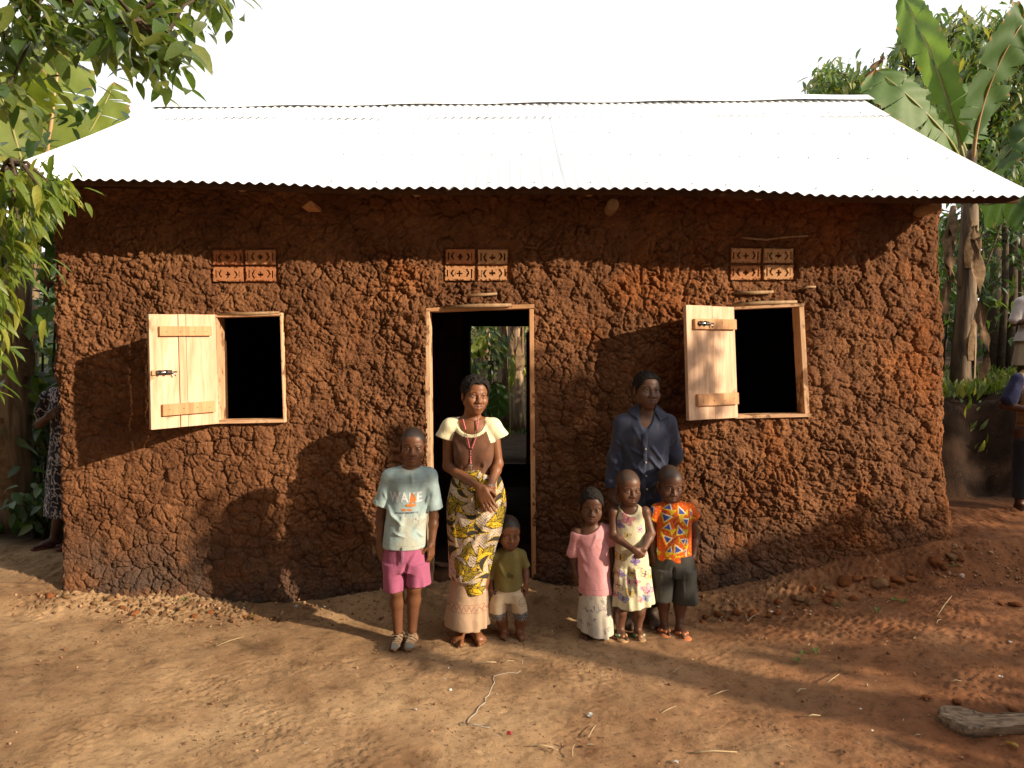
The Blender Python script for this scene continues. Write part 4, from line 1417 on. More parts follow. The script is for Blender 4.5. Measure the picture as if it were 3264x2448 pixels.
# ------------------------------------------------------------------ the woman
def build_woman():
    D = 4.40
    J = lambda x, y, d=0.0: P(x, y, D + d)
    H = 0.0042
    head = Head(J(1526, 1263, -0.085), 0.985, yaw=0.33, pitch=0.02, roll=0.07, child=0.0, female=1.0, smile=1.0, scalp=(0.074, 0.70, (0.05, 0.026, 0.018), 0.008))
    B = SDF((J(1395, 1500).x, D - 0.34, -0.16), (J(1635, 1500).x, D + 0.20, J(1500, 1180).z), H)
    TR = rows_of(D, [(1342, 1468, 1540, 0.060), (1352, 1450, 1556, 0.078), (1372, 1440, 1572, 0.092), (1400, 1440, 1580, 0.100), (1445, 1444, 1575, 0.104, -0.004), (1480, 1448, 1568, 0.098), (1515, 1452, 1566, 0.10)])
    B.loft(TR + rows_of(D, [(1560, 1442, 1590, 0.11), (1640, 1440, 1592, 0.115)]), grow=-0.013)
    B.cone(J(1475, 1345), J(1428, 1355), 0.034, 0.04, 0.03)
    B.cone(J(1535, 1345), J(1579, 1358), 0.034, 0.04, 0.03)
    head.build(B, neck_to=J(1503, 1350, 0.005), neck_r=0.052)
    arm(B, J(1430, 1364), J(1428, 1486, 0.0), J(1528, 1552, -0.19), 0.038, 0.034, 0.022)
    arm(B, J(1572, 1368), J(1588, 1478, -0.01), J(1563, 1551, -0.155), 0.038, 0.032, 0.0215)
    w1 = J(1530, 1554, -0.192)
    hand(B, w1, J(1568, 1628, -0.215) - w1, (0.25, 0.85, -0.3), 0.178, 0.22, 1, 0.06, 0.25)
    w2 = J(1563, 1552, -0.155)
    hand(B, w2, J(1552, 1632, -0.155) - w2, (-0.25, 0.9, 0), 0.172, 0.30, -1, 0.06, 0.45)
    leg(B, J(1478, 1650), J(1478, 1850, -0.01), J(1466, 2008, 0.03), 0.075, 0.052, 0.030)
    leg(B, J(1548, 1650), J(1532, 1850, -0.01), J(1513, 2008, 0.04), 0.075, 0.052, 0.030)
    foot(B, J(1466, 2012, 0.035), -0.12, 0.235, 1)
    foot(B, J(1513, 2010, 0.045), 0.46, 0.235, -1)
    base, lip = (0.205, 0.080, 0.034), (0.22, 0.08, 0.055)
    root = person_root(B, skin_col(head, base, lip), 'woman in brown and cream tee and yellow leaf print wrap standing in the doorway')
    head.add_hair(root, t=0.017, line=0.080, slope=0.74, rough=0.011)
    head.add_eyes(root, gaze=(0.35, 0.1), squint=0.85)
    # ---- raglan tee
    G = SDF((J(1385, 1500).x, D - 0.19, J(1500, 1535).z), (J(1630, 1500).x, D + 0.17, J(1500, 1310).z), 0.0042)
    G.loft(TR, k=0.03, cap=True)
    for a, m, b in (((1470, 1346), (1437, 1360), (1416, 1396)), ((1536, 1347), (1569, 1361), (1594, 1394))):
        G.sleeve(J(*a), J(*m), J(*b), 0.035, 0.050, 0.054, 0.02, tilt=0.55)
    for x in (1478, 1541):
        G.ell(J(x, 1452, -0.077), (0.052, 0.046, 0.052), None, 0.045)
    G.ell(J(1500, 1337, -0.09), (0.104, 0.105, 0.090), None, 0.006, 'cut')
    G.ell(J(1503, 1325, 0.02), (0.070, 0.075, 0.062), None, 0.006, 'cut')
    xc = J(1502, 1340).x; zn = J(1500, 1334).z
    def tee(V):
        c = np.tile(np.array((0.135, 0.062, 0.036)), (len(V), 1))
        ax = np.abs(V[:, 0] - xc)
        zr = J(1500, 1400).z
        rag = ax > 0.080 + (zn - 0.02 - V[:, 2]) * 0.34
        c[rag & (V[:, 2] > zr - 0.012)] = (0.74, 0.67, 0.45)
        q = np.sqrt((ax / 0.104) ** 2 + ((V[:, 2] - J(1500, 1337).z) / 0.090) ** 2)
        c[(q < 1.14) & (V[:, 2] > zn - 0.11)] = (0.78, 0.70, 0.46)
        return c
    tee_o = finish(G, 'shirt', M_CLOTH, root, tee, 1, 0.5, creases(11, 0.0050, 9, 4, 0.4,
        [(J(1466, 1478, -0.1), (0.15, 0, -1), 0.09, 0.012, 0.006), (J(1545, 1470, -0.1), (-0.25, 0, -1), 0.10, 0.011, 0.006), (J(1446, 1395, -0.05), (0.5, 0, -1), 0.12, 0.013, 0.006), (J(1574, 1395, -0.05), (-0.5, 0, -1), 0.12, 0.013, 0.006)]))
    # ---- wrap
    K = SDF((J(1400, 1500).x, D - 0.22, J(1500, 1900).z), (J(1640, 1500).x, D + 0.2, J(1500, 1478).z), 0.0045)
    K.loft(rows_of(D, [(1492, 1452, 1568, 0.108), (1520, 1437, 1598, 0.122), (1560, 1430, 1608, 0.13), (1610, 1424, 1614, 0.135), (1680, 1425, 1602, 0.132), (1740, 1430, 1585, 0.128), (1790, 1432, 1570, 0.125), (1838, 1433, 1556, 0.122)]),
           fold=folds(5, 0.003, 0.4, J(1500, 1838).z, J(1500, 1560).z))
    K.loft(rows_of(D, [(1790, 1470, 1560, 0.122, -0.006), (1840, 1471, 1553, 0.124, -0.006), (1878, 1474, 1548, 0.120, -0.004)]), k=0.008)
    # the tucked upper edge slopes down to both sides
    K.half((-0.42, 0, 1), J(1462, 1507), (J(1400, 1).x, D - 0.3, J(1, 1560).z), (J(1463, 1).x, D + 0.3, J(1, 1470).z))
    K.half((0.30, 0, 1), J(1530, 1500), (J(1530, 1).x, D - 0.3, J(1, 1560).z), (J(1640, 1).x, D + 0.3, J(1, 1470).z))
    K.hollow(0.010, J(1500, 1825).z)
    rnd = random.Random(5)
    LV = []
    hand_laid = []
    bursts = [(1497, 1548, 0.1), (1440, 1575, 1.0), (1556, 1528, 2.4), (1520, 1612, -0.9), (1468, 1672, 0.3), (1600, 1600, 1.7), (1550, 1668, -0.2), (1500, 1716, 1.9), (1440, 1700, -0.4),
              (1572, 1738, 2.3), (1522, 1786, -0.7), (1456, 1772, 1.2), (1560, 1806, 1.0), (1478, 1836, -0.6), (1530, 1858, 2.8), (1430, 1640, -1.3), (1610, 1545, 1.4), (1470, 1520, -0.2), (1490, 1872, 0.2)]
    for i, (bx, by, a0) in enumerate(bursts):
        for j, da in enumerate((-0.75, -0.2, 0.35)):
            a_ = a0 + da; L_ = (25, 31, 27)[j]
            hand_laid.append((bx + math.cos(a_) * L_ * 1.05, by + math.sin(a_) * L_ * 1.05, a_, L_, (0.32, 0.2, -0.28)[j], (7, 9, 7.5)[j], (i + j) % 2))
        hand_laid.append((bx - math.cos(a0) * 12, by - math.sin(a0) * 12, a0 + 0.9, 27, 0.55, 6.5, 2))
    def kit(V):
        x, y = planar(V, D)
        # shear the print a little with the drape
        y = y + 5 * np.sin(x * 0.05)
        n = len(V)
        spk = fbm(x * 0.33, y * 0.33, seed=8, oct=2)
        c = np.tile(np.array((0.50, 0.42, 0.34)), (n, 1)) * (1 + 0.35 * spk)[:, None]
        net = (np.abs(((x + y) % 9) - 4.5) < 1.1) | (np.abs(((x - y) % 9) - 4.5) < 1.1)
        netzone = fbm(x * 0.022, y * 0.022, seed=18, oct=2) > 0.0
        c[net & netzone] = (0.17, 0.11, 0.07)
        rust = (~netzone) & (spk > 0.28)
        c[rust] = (0.36, 0.17, 0.06)
        for (cx, cy, a, L, cv, w, t) in hand_laid:
            dx, dy = x - cx, y - cy
            L = L * 1.18
            u = (dx * math.cos(a) + dy * math.sin(a)) / L
            v = -dx * math.sin(a) + dy * math.cos(a)
            v = v - cv * L * (1 - u * u)
            hw = w * 1.12 * np.clip(1 - u * u, 0, 1) ** 1.15 * (1.15 - 0.45 * u)
            ins = (np.abs(u) < 1) & (np.abs(v) < hw)
            edge = (np.abs(u) < 1.03) & (np.abs(v) < hw + 2.2) & ~ins
            colr = [(0.62, 0.40, 0.02), (0.30, 0.215, 0.02), (0.035, 0.03, 0.03)][t]
            c[edge] = (0.04, 0.03, 0.02) if t != 2 else (0.55, 0.36, 0.03)
            c[ins] = colr
            vein = ins & (np.abs(((u * L * 0.7 + np.abs(v)) % 13) - 6) < 0.9) if t != 2 else ins & False
            c[vein] = (0.08, 0.06, 0.02)
            slit = ins & (np.abs(v - hw * 0.35) < 1.0)
            c[slit] = (0.05, 0.04, 0.02)
        return c
    finish(K, 'wrap_skirt', M_CLOTH, root, kit, 1, 0.5, creases(4, 0.0055, 6, 3, 0.9,
        [(J(1560, 1640, -0.1), (-0.55, 0, -1), 0.36, 0.016, 0.010), (J(1590, 1600, -0.1), (-0.3, 0, -1), 0.4, 0.014, 0.008), (J(1440, 1640, -.1), (0.1, 0, -1), 0.3, 0.014, 0.006), (J(1500, 1815, -0.12), (1, 0, 0.25), 0.14, 0.008, 0.006)]))
    # ---- under skirt
    U = SDF((J(1385, 1500).x, D - 0.24, J(1500, 2015).z), (J(1600, 1500).x, D + 0.24, J(1500, 1790).z), 0.0045)
    U.loft(rows_of(D, [(1800, 1442, 1550, 0.105), (1850, 1438, 1552, 0.110), (1920, 1428, 1554, 0.125), (1992, 1416, 1556, 0.145)]),
           fold=folds(7, 0.010, 1.0, J(1500, 1990).z, J(1500, 1830).z, 0.006, 4))
    U.half((-0.10, 0, -1), J(1485, 1988))
    U.hollow(0.010, J(1500, 1950).z)
    def peach(V):
        x, y = planar(V, D)
        c = np.tile(np.array((0.40, 0.27, 0.18)), (len(V), 1))
        y0 = 1933 + (x - 1485) * 0.06
        band = np.abs(y - y0) < 10
        zz = np.abs(((x % 16) - 8)) * 1.9 - 7.5
        c[band & (np.abs(y - y0 - zz) < 2.6)] = (0.27, 0.12, 0.08)
        c[(np.abs(y - y0 - 12) < 1.3) | (np.abs(y - y0 + 12) < 1.3)] = (0.33, 0.165, 0.11)
        return c
    finish(U, 'long_skirt', M_CLOTH, root, peach, 1, 0.5, creases(7, 0.003, 7, 2, 0.2))
    # ---- rosary and bracelet
    from mathutils.bvhtree import BVHTree
    bvs = [BVHTree.FromPolygons([v.co.copy() for v in o.data.vertices], [tuple(p.vertices) for p in o.data.polygons]) for o in (root, tee_o)]
    J0 = J
    def J(x, y, d=0.0, J0=J0):
        p = J0(x, y, 0)
        hs = [h[0].y for h in (bv.ray_cast(Vector((p.x, D - 0.5, p.z)), Vector((0, 1, 0))) for bv in bvs) if h[0] is not None]
        yy = min(hs) - 0.006 if hs else D + d
        return Vector((p.x, min(yy, D + d + 0.02), p.z))
    m = MB()
    def bead_run(pts, n, r):
        for i in range(n):
            t = i / max(n - 1, 1) * (len(pts) - 1); k = min(int(t), len(pts) - 2); p = pts[k].lerp(pts[k + 1], t - k)
            m.tube([p + Vector((0, 0, r)), p, p - Vector((0, 0, r))], [r * .55, r, r * .55], 6)
    ch = [[J(1474, 1312, -0.035), J(1478, 1336, -0.080), J(1486, 1362, -0.100), J(1493, 1390, -0.122), J(1500, 1418, -0.132), J(1503, 1428, -0.134)],
          [J(1524, 1318, -0.040), J(1525, 1336, -0.080), J(1523, 1362, -0.100), J(1519, 1390, -0.122), J(1508, 1420, -0.132), J(1503, 1428, -0.134)]]
    for c in ch:
        bead_run([c[1], c[2]], 7, 0.0052); bead_run([c[3], c[4]], 7, 0.0052)
    dr = [J(1503, 1430, -0.136), J(1503, 1450, -0.138), J(1504, 1466, -0.138)]
    bead_run(dr, 6, 0.0055)
    nk = m.obj('rosary', simple('coral_bead', (0.62, 0.07, 0.10), (0.5, 0.05, 0.08), 30, 0.35, 0.5), root); nk['kind'] = 'stuff'
    m = MB()
    for c in ch: m.tube(c, 0.0016, 5)
    m.tube(dr, 0.0016, 5); m.obj('cord', simple('dark_cord', (0.07, 0.025, 0.02)), nk)
    m = MB()
    a, b_ = J(1504, 1466, -0.140), J(1505.5, 1486, -0.138)
    m.tube([a, b_], 0.0026, 6); cc = a.lerp(b_, 0.38)
    m.tube([cc - Vector((0.0105, 0, 0)), cc + Vector((0.0105, 0, 0))], 0.0024, 6)
    m.obj('cross', M_CHROME, nk)
    m = MB()
    pts = [Vector(J0(1562, 1545, -0.152)) + Vector((0.028 * math.cos(t), 0.026 * math.sin(t), 0.006 * math.cos(t))) for t in np.linspace(0, 2 * math.pi, 15)]
    m.tube(pts, 0.003, 5); m.obj('bracelet', M_CHROME, root)
build_woman()

# ------------------------------------------------------------------ the boy in the pale tee
def project_text(txt, size, px, py, D, parent_body, mat, name, parent, spread=1.0, ys=None):
    """flat lettering laid on the cloth: outline mesh pressed on to the garment in front"""
    cu = bpy.data.curves.new(name, 'FONT'); cu.body = txt; cu.size = size; cu.align_x = 'CENTER'; cu.align_y = 'CENTER'
    cu.space_character = spread; cu.offset = size * 0.028
    o = bpy.data.objects.new(name, cu); COL.objects.link(o)
    dg = bpy.context.evaluated_depsgraph_get()
    me = bpy.data.meshes.new_from_object(o.evaluated_get(dg))
    COL.objects.unlink(o); bpy.data.objects.remove(o)
    bm = bmesh.new(); bm.from_mesh(me)
    bmesh.ops.triangulate(bm, faces=bm.faces)
    for _ in range(2):
        long = [e for e in bm.edges if e.calc_length() > size * 0.12]
        if long: bmesh.ops.subdivide_edges(bm, edges=long, cuts=1)
        bmesh.ops.triangulate(bm, faces=bm.faces)
    c = P(px, py, D)
    press(bm, c, parent_body, ys)
    bm.to_mesh(me); bm.free()
    me.materials.append(mat)
    return link(name, me, parent)

def press(bm, c, body, ys=None):
    from mathutils.bvhtree import BVHTree
    bv = BVHTree.FromPolygons([v.co.copy() for v in body.data.vertices], [tuple(p.vertices) for p in body.data.polygons])
    for v in bm.verts:
        p = Vector((c.x + v.co.x, c.y - 0.6, c.z + v.co.y * (ys or 1)))
        hit = bv.ray_cast(p, Vector((0, 1, 0)))
        y = hit[0].y - 0.0018 if hit[0] is not None else c.y - 0.1
        v.co = (p.x, y, p.z)

def press_poly(polys, D, body, mat, name, parent, off=0.0):
    bm = bmesh.new()
    c = Vector((0, D, 0))
    for pl in polys:
        vs = [bm.verts.new((P(x, y, D).x, P(x, y, D).z, 0)) for x, y in pl]
        bm.faces.new(vs)
    bmesh.ops.triangulate(bm, faces=bm.faces)
    for _ in range(3):
        long = [e for e in bm.edges if e.calc_length() > 0.012]
        if long: bmesh.ops.subdivide_edges(bm, edges=long, cuts=1)
        bmesh.ops.triangulate(bm, faces=bm.faces)
    press(bm, c, body)
    for v in bm.verts: v.co.y -= off
    me = bpy.data.meshes.new(name); bm.to_mesh(me); bm.free()
    me.materials.append(mat)
    return link(name, me, parent)

def build_boy():
    D = 4.30
    J = lambda x, y, d=0.0: P(x, y, D + d)
    H = 0.0042
    head = Head(J(1315, 1430, -0.075), 0.955, yaw=0.10, pitch=0.04, roll=0.03, child=0.45, scalp=(0.078, 0.66, (0.026, 0.018, 0.015), 0.011))
    B = SDF((J(1175, 1500).x, D - 0.22, -0.16), (J(1425, 1500).x, D + 0.18, J(1500, 1352).z), H)
    TR = rows_of(D, [(1488, 1285, 1337, 0.055), (1497, 1265, 1352, 0.068), (1515, 1240, 1370, 0.080), (1545, 1234, 1370, 0.088), (1600, 1236, 1364, 0.092), (1660, 1230, 1360, 0.095), (1742, 1221, 1357, 0.100)])
    B.loft(TR, grow=-0.014)
    B.cone(J(1285, 1497), J(1248, 1512), 0.026, 0.034, 0.03); B.cone(J(1335, 1497), J(1364, 1510), 0.026, 0.034, 0.03)
    head.build(B, neck_to=J(1310, 1500, 0.0), neck_r=0.044)
    arm(B, J(1240, 1520), J(1213, 1640, 0.02), J(1212, 1735, -0.005), 0.034, 0.029, 0.020)
    arm(B, J(1368, 1520), J(1383, 1645, 0.02), J(1376, 1733, -0.015), 0.034, 0.029, 0.020)
    hand(B, J(1212, 1737, -0.005), (0.04, -0.02, -1), (0.75, 0.6, 0), 0.135, 0.35, 1, 0.03)
    hand(B, J(1376, 1735, -0.015), (-0.10, -0.05, -1), (-0.8, 0.55, 0), 0.135, 0.45, -1, 0.03)
    leg(B, J(1262, 1750), J(1263, 1878, -0.005), J(1268, 2006, 0.02), 0.058, 0.043, 0.029)
    leg(B, J(1324, 1750), J(1320, 1868, -0.005), J(1314, 2002, 0.025), 0.058, 0.043, 0.029)
    foot(B, J(1268, 2012, 0.02), -0.15, 0.19, 1, toes=False)
    foot(B, J(1313, 2008, 0.025), -0.10, 0.19, -1, toes=False)
    base, lip = (0.140, 0.056, 0.026), (0.13, 0.055, 0.042)
    root = person_root(B, skin_col(head, base, lip), 'boy in a pale blue printed tee, pink shorts and brown strapped shoes')
    head.add_eyes(root, gaze=(-0.2, 0), squint=0.9)
    G = SDF((J(1175, 1500).x, D - 0.17, J(1500, 1765).z), (J(1425, 1500).x, D + 0.16, J(1500, 1470).z), 0.0042)
    G.loft(TR, k=0.03)
    for a, m, b in (((1280, 1502), (1244, 1519), (1212, 1611)), ((1340, 1502), (1366, 1517), (1386, 1622))):
        G.sleeve(J(*a), J(*m), J(*b), 0.032, 0.044, 0.052, 0.02)
    G.ell(J(1310, 1478, -0.035), (0.064, 0.085, 0.040), None, 0.006, 'cut')
    G.half((0.05, 0, -1), J(1290, 1744))
    G.hollow(0.009, J(1500, 1715).z, J(1220, 1760, -0.3), J(1358, 1600, 0.3))
    def tee(V):
        x, y = planar(V, D)
        c = np.tile(np.array((0.33, 0.43, 0.44)), (len(V), 1))
        dirt = fbm(x * 0.02, y * 0.012, seed=6, oct=4)
        w = (sstep(0.0, 0.5, dirt) * sstep(1600, 1680, y) * 0.55)[:, None]
        c = c * (1 - w) + np.array((0.44, 0.38, 0.26)) * w
        st = (np.abs(fbm(x * 0.09, y * 0.035, seed=16, oct=2)) < 0.05) & (y > 1575) & (np.abs(x - 1300) < 40) & (fbm(x * .05, y * .05, seed=2) > 0.25)
        c[st] = (0.28, 0.16, 0.10)
        seam = np.abs(y - (1534 - (x - 1300) ** 2 * 0.0006)) < 1.3
        c[seam & (np.abs(x - 1305) < 66)] *= 0.78
        c[np.abs(y - 1735 + (x - 1290) * -0.05) < 0.9] *= 0.8
        neck = np.sqrt(((x - 1310) * D / F / 0.064) ** 2 + ((V[:, 2] - J(1310, 1478).z) / 0.040) ** 2)
        c[(neck < 1.22) & (y < 1505)] = (0.36, 0.44, 0.42)
        return c
    sh = finish(G, 'shirt', M_CLOTH, root, tee, 1, 0.5, creases(21, 0.0065, 8, 4, 0.5,
        [(J(1232, 1600, -.05), (0.5, 0, -1), 0.14, 0.012, 0.007), (J(1368, 1580, -.05), (-0.45, 0, -1), 0.16, 0.012, 0.008), (J(1310, 1510, -.1), (0.05, 0, -1), 0.09, 0.010, 0.005), (J(1330, 1700, -.1), (0.8, 0, -1), 0.06, 0.008, 0.006), (J(1285, 1640, -.1), (-.25, 0, -1), 0.16, 0.016, 0.006), (J(1245, 1640, -.1), (0.8, 0, -0.8), 0.12, 0.010, 0.006), (J(1352, 1650, -.1), (-0.7, 0, -0.9), 0.13, 0.010, 0.006), (J(1250, 1700, -.1), (0.9, 0, -0.3), 0.10, 0.008, 0.005), (J(1225, 1560, -.02), (0.3, 0, -1), 0.08, 0.009, 0.005), (J(1385, 1560, -.02), (-0.3, 0, -1), 0.08, 0.009, 0.005)]))
    MW = simple('white_print', (0.72, 0.72, 0.74), (0.55, 0.58, 0.62), 60, 0.8, 0.2)
    MO = simple('orange_print', (0.60, 0.20, 0.055), (0.50, 0.17, 0.05), 60, 0.8, 0.2)
    MN = simple('navy_print', (0.10, 0.12, 0.16), None, 60, 0.8, 0.2)
    project_text('WAKE', 0.066, 1299, 1577, D, sh, MW, 'lettering', sh, 1.08, 1.25)
    project_text('©NAKED PERCENT 8.2', 0.0135, 1303, 1624, D, sh, MN, 'small_lettering', sh, 1.0)
    press_poly([[(1313, 1583), (1316, 1570), (1320, 1563), (1325, 1564), (1327, 1570), (1331, 1574), (1333, 1584), (1329, 1594), (1325, 1586), (1322, 1592), (1318, 1597), (1314, 1592)],
                [(1300, 1597), (1312, 1594), (1330, 1597), (1333, 1601), (1320, 1605), (1304, 1603)]], D, sh, MO, 'emblem', sh, 0.0012)
    press_poly([[(1286, 1612), (1298, 1609), (1300, 1614), (1310, 1611), (1321, 1613), (1319, 1618), (1305, 1616), (1290, 1618)]], D, sh, MO, 'emblem', sh)
    # pink shorts
    S = SDF((J(1200, 1500).x, D - 0.17, J(1500, 1895).z), (J(1395, 1500).x, D + 0.17, J(1500, 1715).z), 0.0042)
    S.loft(rows_of(D, [(1725, 1224, 1352, 0.088), (1775, 1221, 1361, 0.092), (1815, 1221, 1366, 0.092)]))
    S.loft(rows_of(D, [(1790, 1221, 1294, 0.088), (1835, 1222, 1295, 0.088), (1878, 1224, 1291, 0.088)]), fold=folds(4, 0.004, 1, J(1, 1878).z, J(1, 1800).z), k=0.015)
    S.loft(rows_of(D, [(1790, 1294, 1366, 0.088), (1830, 1296, 1370, 0.088), (1860, 1297, 1372, 0.088)]), fold=folds(4, 0.004, 2, J(1, 1860).z, J(1, 1800).z), k=0.015)
    S.half((0.05, 0, -1), J(1258, 1876)); 
    S.half((0.25, 0, -1), J(1334, 1856), J(1296, 1900, -0.3), J(1400, 1790, 0.3))
    S.hollow(0.009, J(1, 1835).z)
    finish(S, 'shorts', M_CLOTH, root, flat_col((0.32, 0.090, 0.170)), 1, 0.5, creases(5, 0.006, 8, 4, 0.6, [(J(1296, 1800, -.1), (-.3, 0, -1), 0.13, 0.011, -0.012), (J(1300, 1800, -.1), (.8, 0, 1), 0.10, 0.01, 0.008), (J(1275, 1745, -.1), (0.08, 0, -1), 0.12, 0.012, 0.006)]))
    m = MB(); m.tube([J(1281, 1745, -0.103), J(1283, 1775, -0.108), J(1279, 1800, -0.106)], 0.0028, 5)
    m.obj('drawstring', MN, root)
    # strapped shoes
    for (ax, ay, dd, ang, inn) in ((1268, 2012, 0.02, -0.15, 1), (1313, 2008, 0.025, -0.10, -1)):
        Bs = SDF(np.array(J(ax - 40, 2110, -0.28)), np.array(J(ax + 40, 1990, 0.16)), 0.004)
        f, sd, g = foot(Bs, J(ax, ay, dd), ang, 0.205, inn, toes=False)
        Bs.f -= 0.006
        Bs.half((0, 0, 1), J(ax, 2012))
        p = lambda a, b, z: g + f * a * 0.205 + sd * b * 0.205 + np.array([0, 0, z])
        Bs.cone(p(-0.12, 0, 0.012), p(0.55, 0.0, 0.012), 0.036, 0.042, 0.008, flat=((0, 0, 1), 0.38))
        Bs.ell(p(0.50, 0.0, 0.026), (0.044, 0.040, 0.026), None, 0.008)
        def sc(V, g=g, f=f, sd=sd):
            L = (V - g); a = L @ f / 0.205; b_ = L @ sd / 0.205; z = L[:, 2]
            c = np.tile(np.array((0.25, 0.16, 0.095)), (len(V), 1))
            gap = (np.abs(((a * 8.5 + np.abs(b_) * 5) % 1) - 0.5) < 0.17) & (z > 0.03) & (a < 0.44)
            c[gap] = (0.045, 0.03, 0.022)
            rim = (np.abs(((a * 8.5 + np.abs(b_) * 5) % 1) - 0.5) < 0.24) & ~gap & (z > 0.03) & (a < 0.44) & (np.abs(b_) > 0.1)
            c[rim] = (0.27, 0.10, 0.045)
            lace = (np.abs(b_) < 0.10) & (np.abs(((a * 11) % 1) - 0.5) < 0.22) & (a < 0.42) & (z > 0.05)
            c[lace] = (0.30, 0.21, 0.14)
            c[(a > 0.50) & (z < 0.06)] = (0.10, 0.095, 0.09)
            c[z < 0.016] = (0.035, 0.03, 0.03)
            return c
        finish(Bs, 'shoe', M_CLOTH, root, sc, 1, 0.4)
        m = MB()
        for k in range(4):
            t = 0.06 + k * 0.085
            zz = 0.075 - k * 0.011
            m.tube([p(t, -0.16, zz - 0.012), p(t + 0.03, 0.0, zz + 0.006), p(t + 0.06, 0.16, zz - 0.012)], 0.0035, 5)
        m.tube([p(0.0, 0.04, 0.088), p(-0.02, 0.15, 0.082), p(0.03, 0.22, 0.070)], 0.003, 5)
        m.obj('lace', simple('shoe_lace', (0.26, 0.19, 0.13)), root, smooth=True)
build_boy()
# ------------------------------------------------------------------ the toddler
def build_toddler():
    D = 4.45
    J = lambda x, y, d=0.0: P(x, y, D + d)
    head = Head(J(1631, 1713, -0.072), 0.86, yaw=0.28, pitch=0.16, roll=0.05, child=1.0, scalp=(0.080, 0.66, (0.030, 0.020, 0.016), 0.012))
    B = SDF((J(1530, 1500).x, D - 0.2, -0.16), (J(1705, 1500).x, D + 0.17, J(1500, 1635).z), 0.0036)
    TR = rows_of(D, [(1748, 1604, 1644, 0.05), (1756, 1592, 1655, 0.06), (1772, 1582, 1663, 0.068), (1800, 1578, 1664, 0.076), (1840, 1576, 1664, 0.082), (1874, 1574, 1663, 0.082)])
    B.loft(TR, grow=-0.011)
    head.build(B, neck_to=J(1623, 1762, 0.0), neck_r=0.036)
    arm(B, J(1584, 1770), J(1563, 1838, 0.01), J(1565, 1878, -0.02), 0.024, 0.021, 0.015)
    arm(B, J(1660, 1768), J(1675, 1820, 0.01), J(1677, 1856, -0.02), 0.024, 0.021, 0.015)
    hand(B, J(1565, 1879, -0.02), (0.10, -0.1, -1), (0.8, 0.5, 0), 0.078, 0.35, 1, 0.05)
    hand(B, J(1677, 1857, -0.02), (0.10, -0.1, -1), (-0.8, 0.5, 0), 0.078, 0.35, -1, 0.05)
    leg(B, J(1596, 1890), J(1598, 1968, -0.01), J(1608, 2018, 0.01), 0.048, 0.034, 0.024)
    leg(B, J(1650, 1890), J(1660, 1968, -0.01), J(1656, 2020, 0.0), 0.048, 0.034, 0.024)
    foot(B, J(1608, 2022, 0.01), -0.15, 0.118, 1)
    foot(B, J(1656, 2026, -0.01), 0.35, 0.118, -1)
    base, lip = (0.160, 0.062, 0.030), (0.16, 0.065, 0.05)
    root = person_root(B, skin_col(head, base, lip), 'toddler in an olive tee and beige bloomers beside the woman in the wrap')
    head.add_eyes(root, gaze=(0.3, -0.2))
    G = SDF((J(1535, 1500).x, D - 0.14, J(1500, 1890).z), (J(1700, 1500).x, D + 0.14, J(1500, 1735).z), 0.0036)
    G.loft(TR, k=0.02)
    for a, m, b in (((1600, 1758), (1582, 1772), (1561, 1840)), ((1648, 1757), (1661, 1770), (1676, 1808))):
        G.sleeve(J(*a), J(*m), J(*b), 0.022, 0.028, 0.034, 0.015, hem=0.02, th=0.008)
    G.ell(J(1622, 1738, -0.02), (0.044, 0.06, 0.034), None, 0.005, 'cut')
    def tee(V):
        x, y = planar(V, D)
        c = np.tile(np.array((0.165, 0.132, 0.045)), (len(V), 1))
        for (cx, cy, r) in ((1622, 1832, 9), (1632, 1836, 7)):
            w = sstep(r, r * 0.6, np.hypot(x - cx, (y - cy) * 0.8))[:, None]
            c = c * (1 - 0.5 * w)
        return c
    finish(G, 'shirt', M_CLOTH, root, tee, 1, 0.5, creases(31, 0.0048, 12, 6, 0.5, [(J(1590, 1790, -.05), (0.4, 0, -1), 0.12, 0.010, 0.006)]))
    S = SDF((J(1530, 1500).x, D - 0.15, J(1500, 1985).z), (J(1700, 1500).x, D + 0.15, J(1500, 1855).z), 0.0036)
    S.loft(rows_of(D, [(1860, 1580, 1662, 0.076), (1885, 1572, 1667, 0.082), (1910, 1566, 1670, 0.082)]))
    fl = folds(9, 0.004, 0.3, J(1, 1985).z, J(1, 1890).z)
    S.loft(rows_of(D, [(1885, 1570, 1622, 0.078), (1915, 1556, 1620, 0.084), (1945, 1555, 1616, 0.080), (1960, 1566, 1612, 0.066), (1970, 1574, 1608, 0.055)]), k=0.015, fold=fl)
    S.loft(rows_of(D, [(1885, 1618, 1668, 0.078), (1915, 1624, 1676, 0.080), (1945, 1630, 1681, 0.075), (1960, 1636, 1680, 0.064), (1970, 1641, 1678, 0.055)]), k=0.015, fold=fl)
    S.hollow(0.008, J(1, 1955).z)
    def pants(V):
        x, y = planar(V, D)
        c = np.tile(np.array((0.50, 0.39, 0.27)), (len(V), 1))
        blue = (y > 1960) | (y < 1882) | (np.hypot((x - 1572) / 14, (y - 1884) / 17) < 1) | (np.hypot((x - 1672) / 10, (y - 1880) / 20) < 1)
        c[blue] = (0.075, 0.075, 0.10)
        dots = blue & (np.hypot(((x + (np.floor(y / 6) % 2) * 3.5) % 7) - 3.5, (y % 6) - 3) < 1.7)
        c[dots] = (0.45, 0.42, 0.38)
        r = np.hypot(x - 1666, y - 1922)
        c[(np.abs(r - 12) < 0.9)] = (0.18, 0.15, 0.13)
        c[(np.abs(np.hypot(x - 1666, y - 1921) - 7) < 0.9) & (y > 1922)] = (0.18, 0.15, 0.13)
        c[(np.hypot(x - 1662, y - 1918) < 1.3) | (np.hypot(x - 1670, y - 1917) < 1.3)] = (0.15, 0.12, 0.1)
        return c
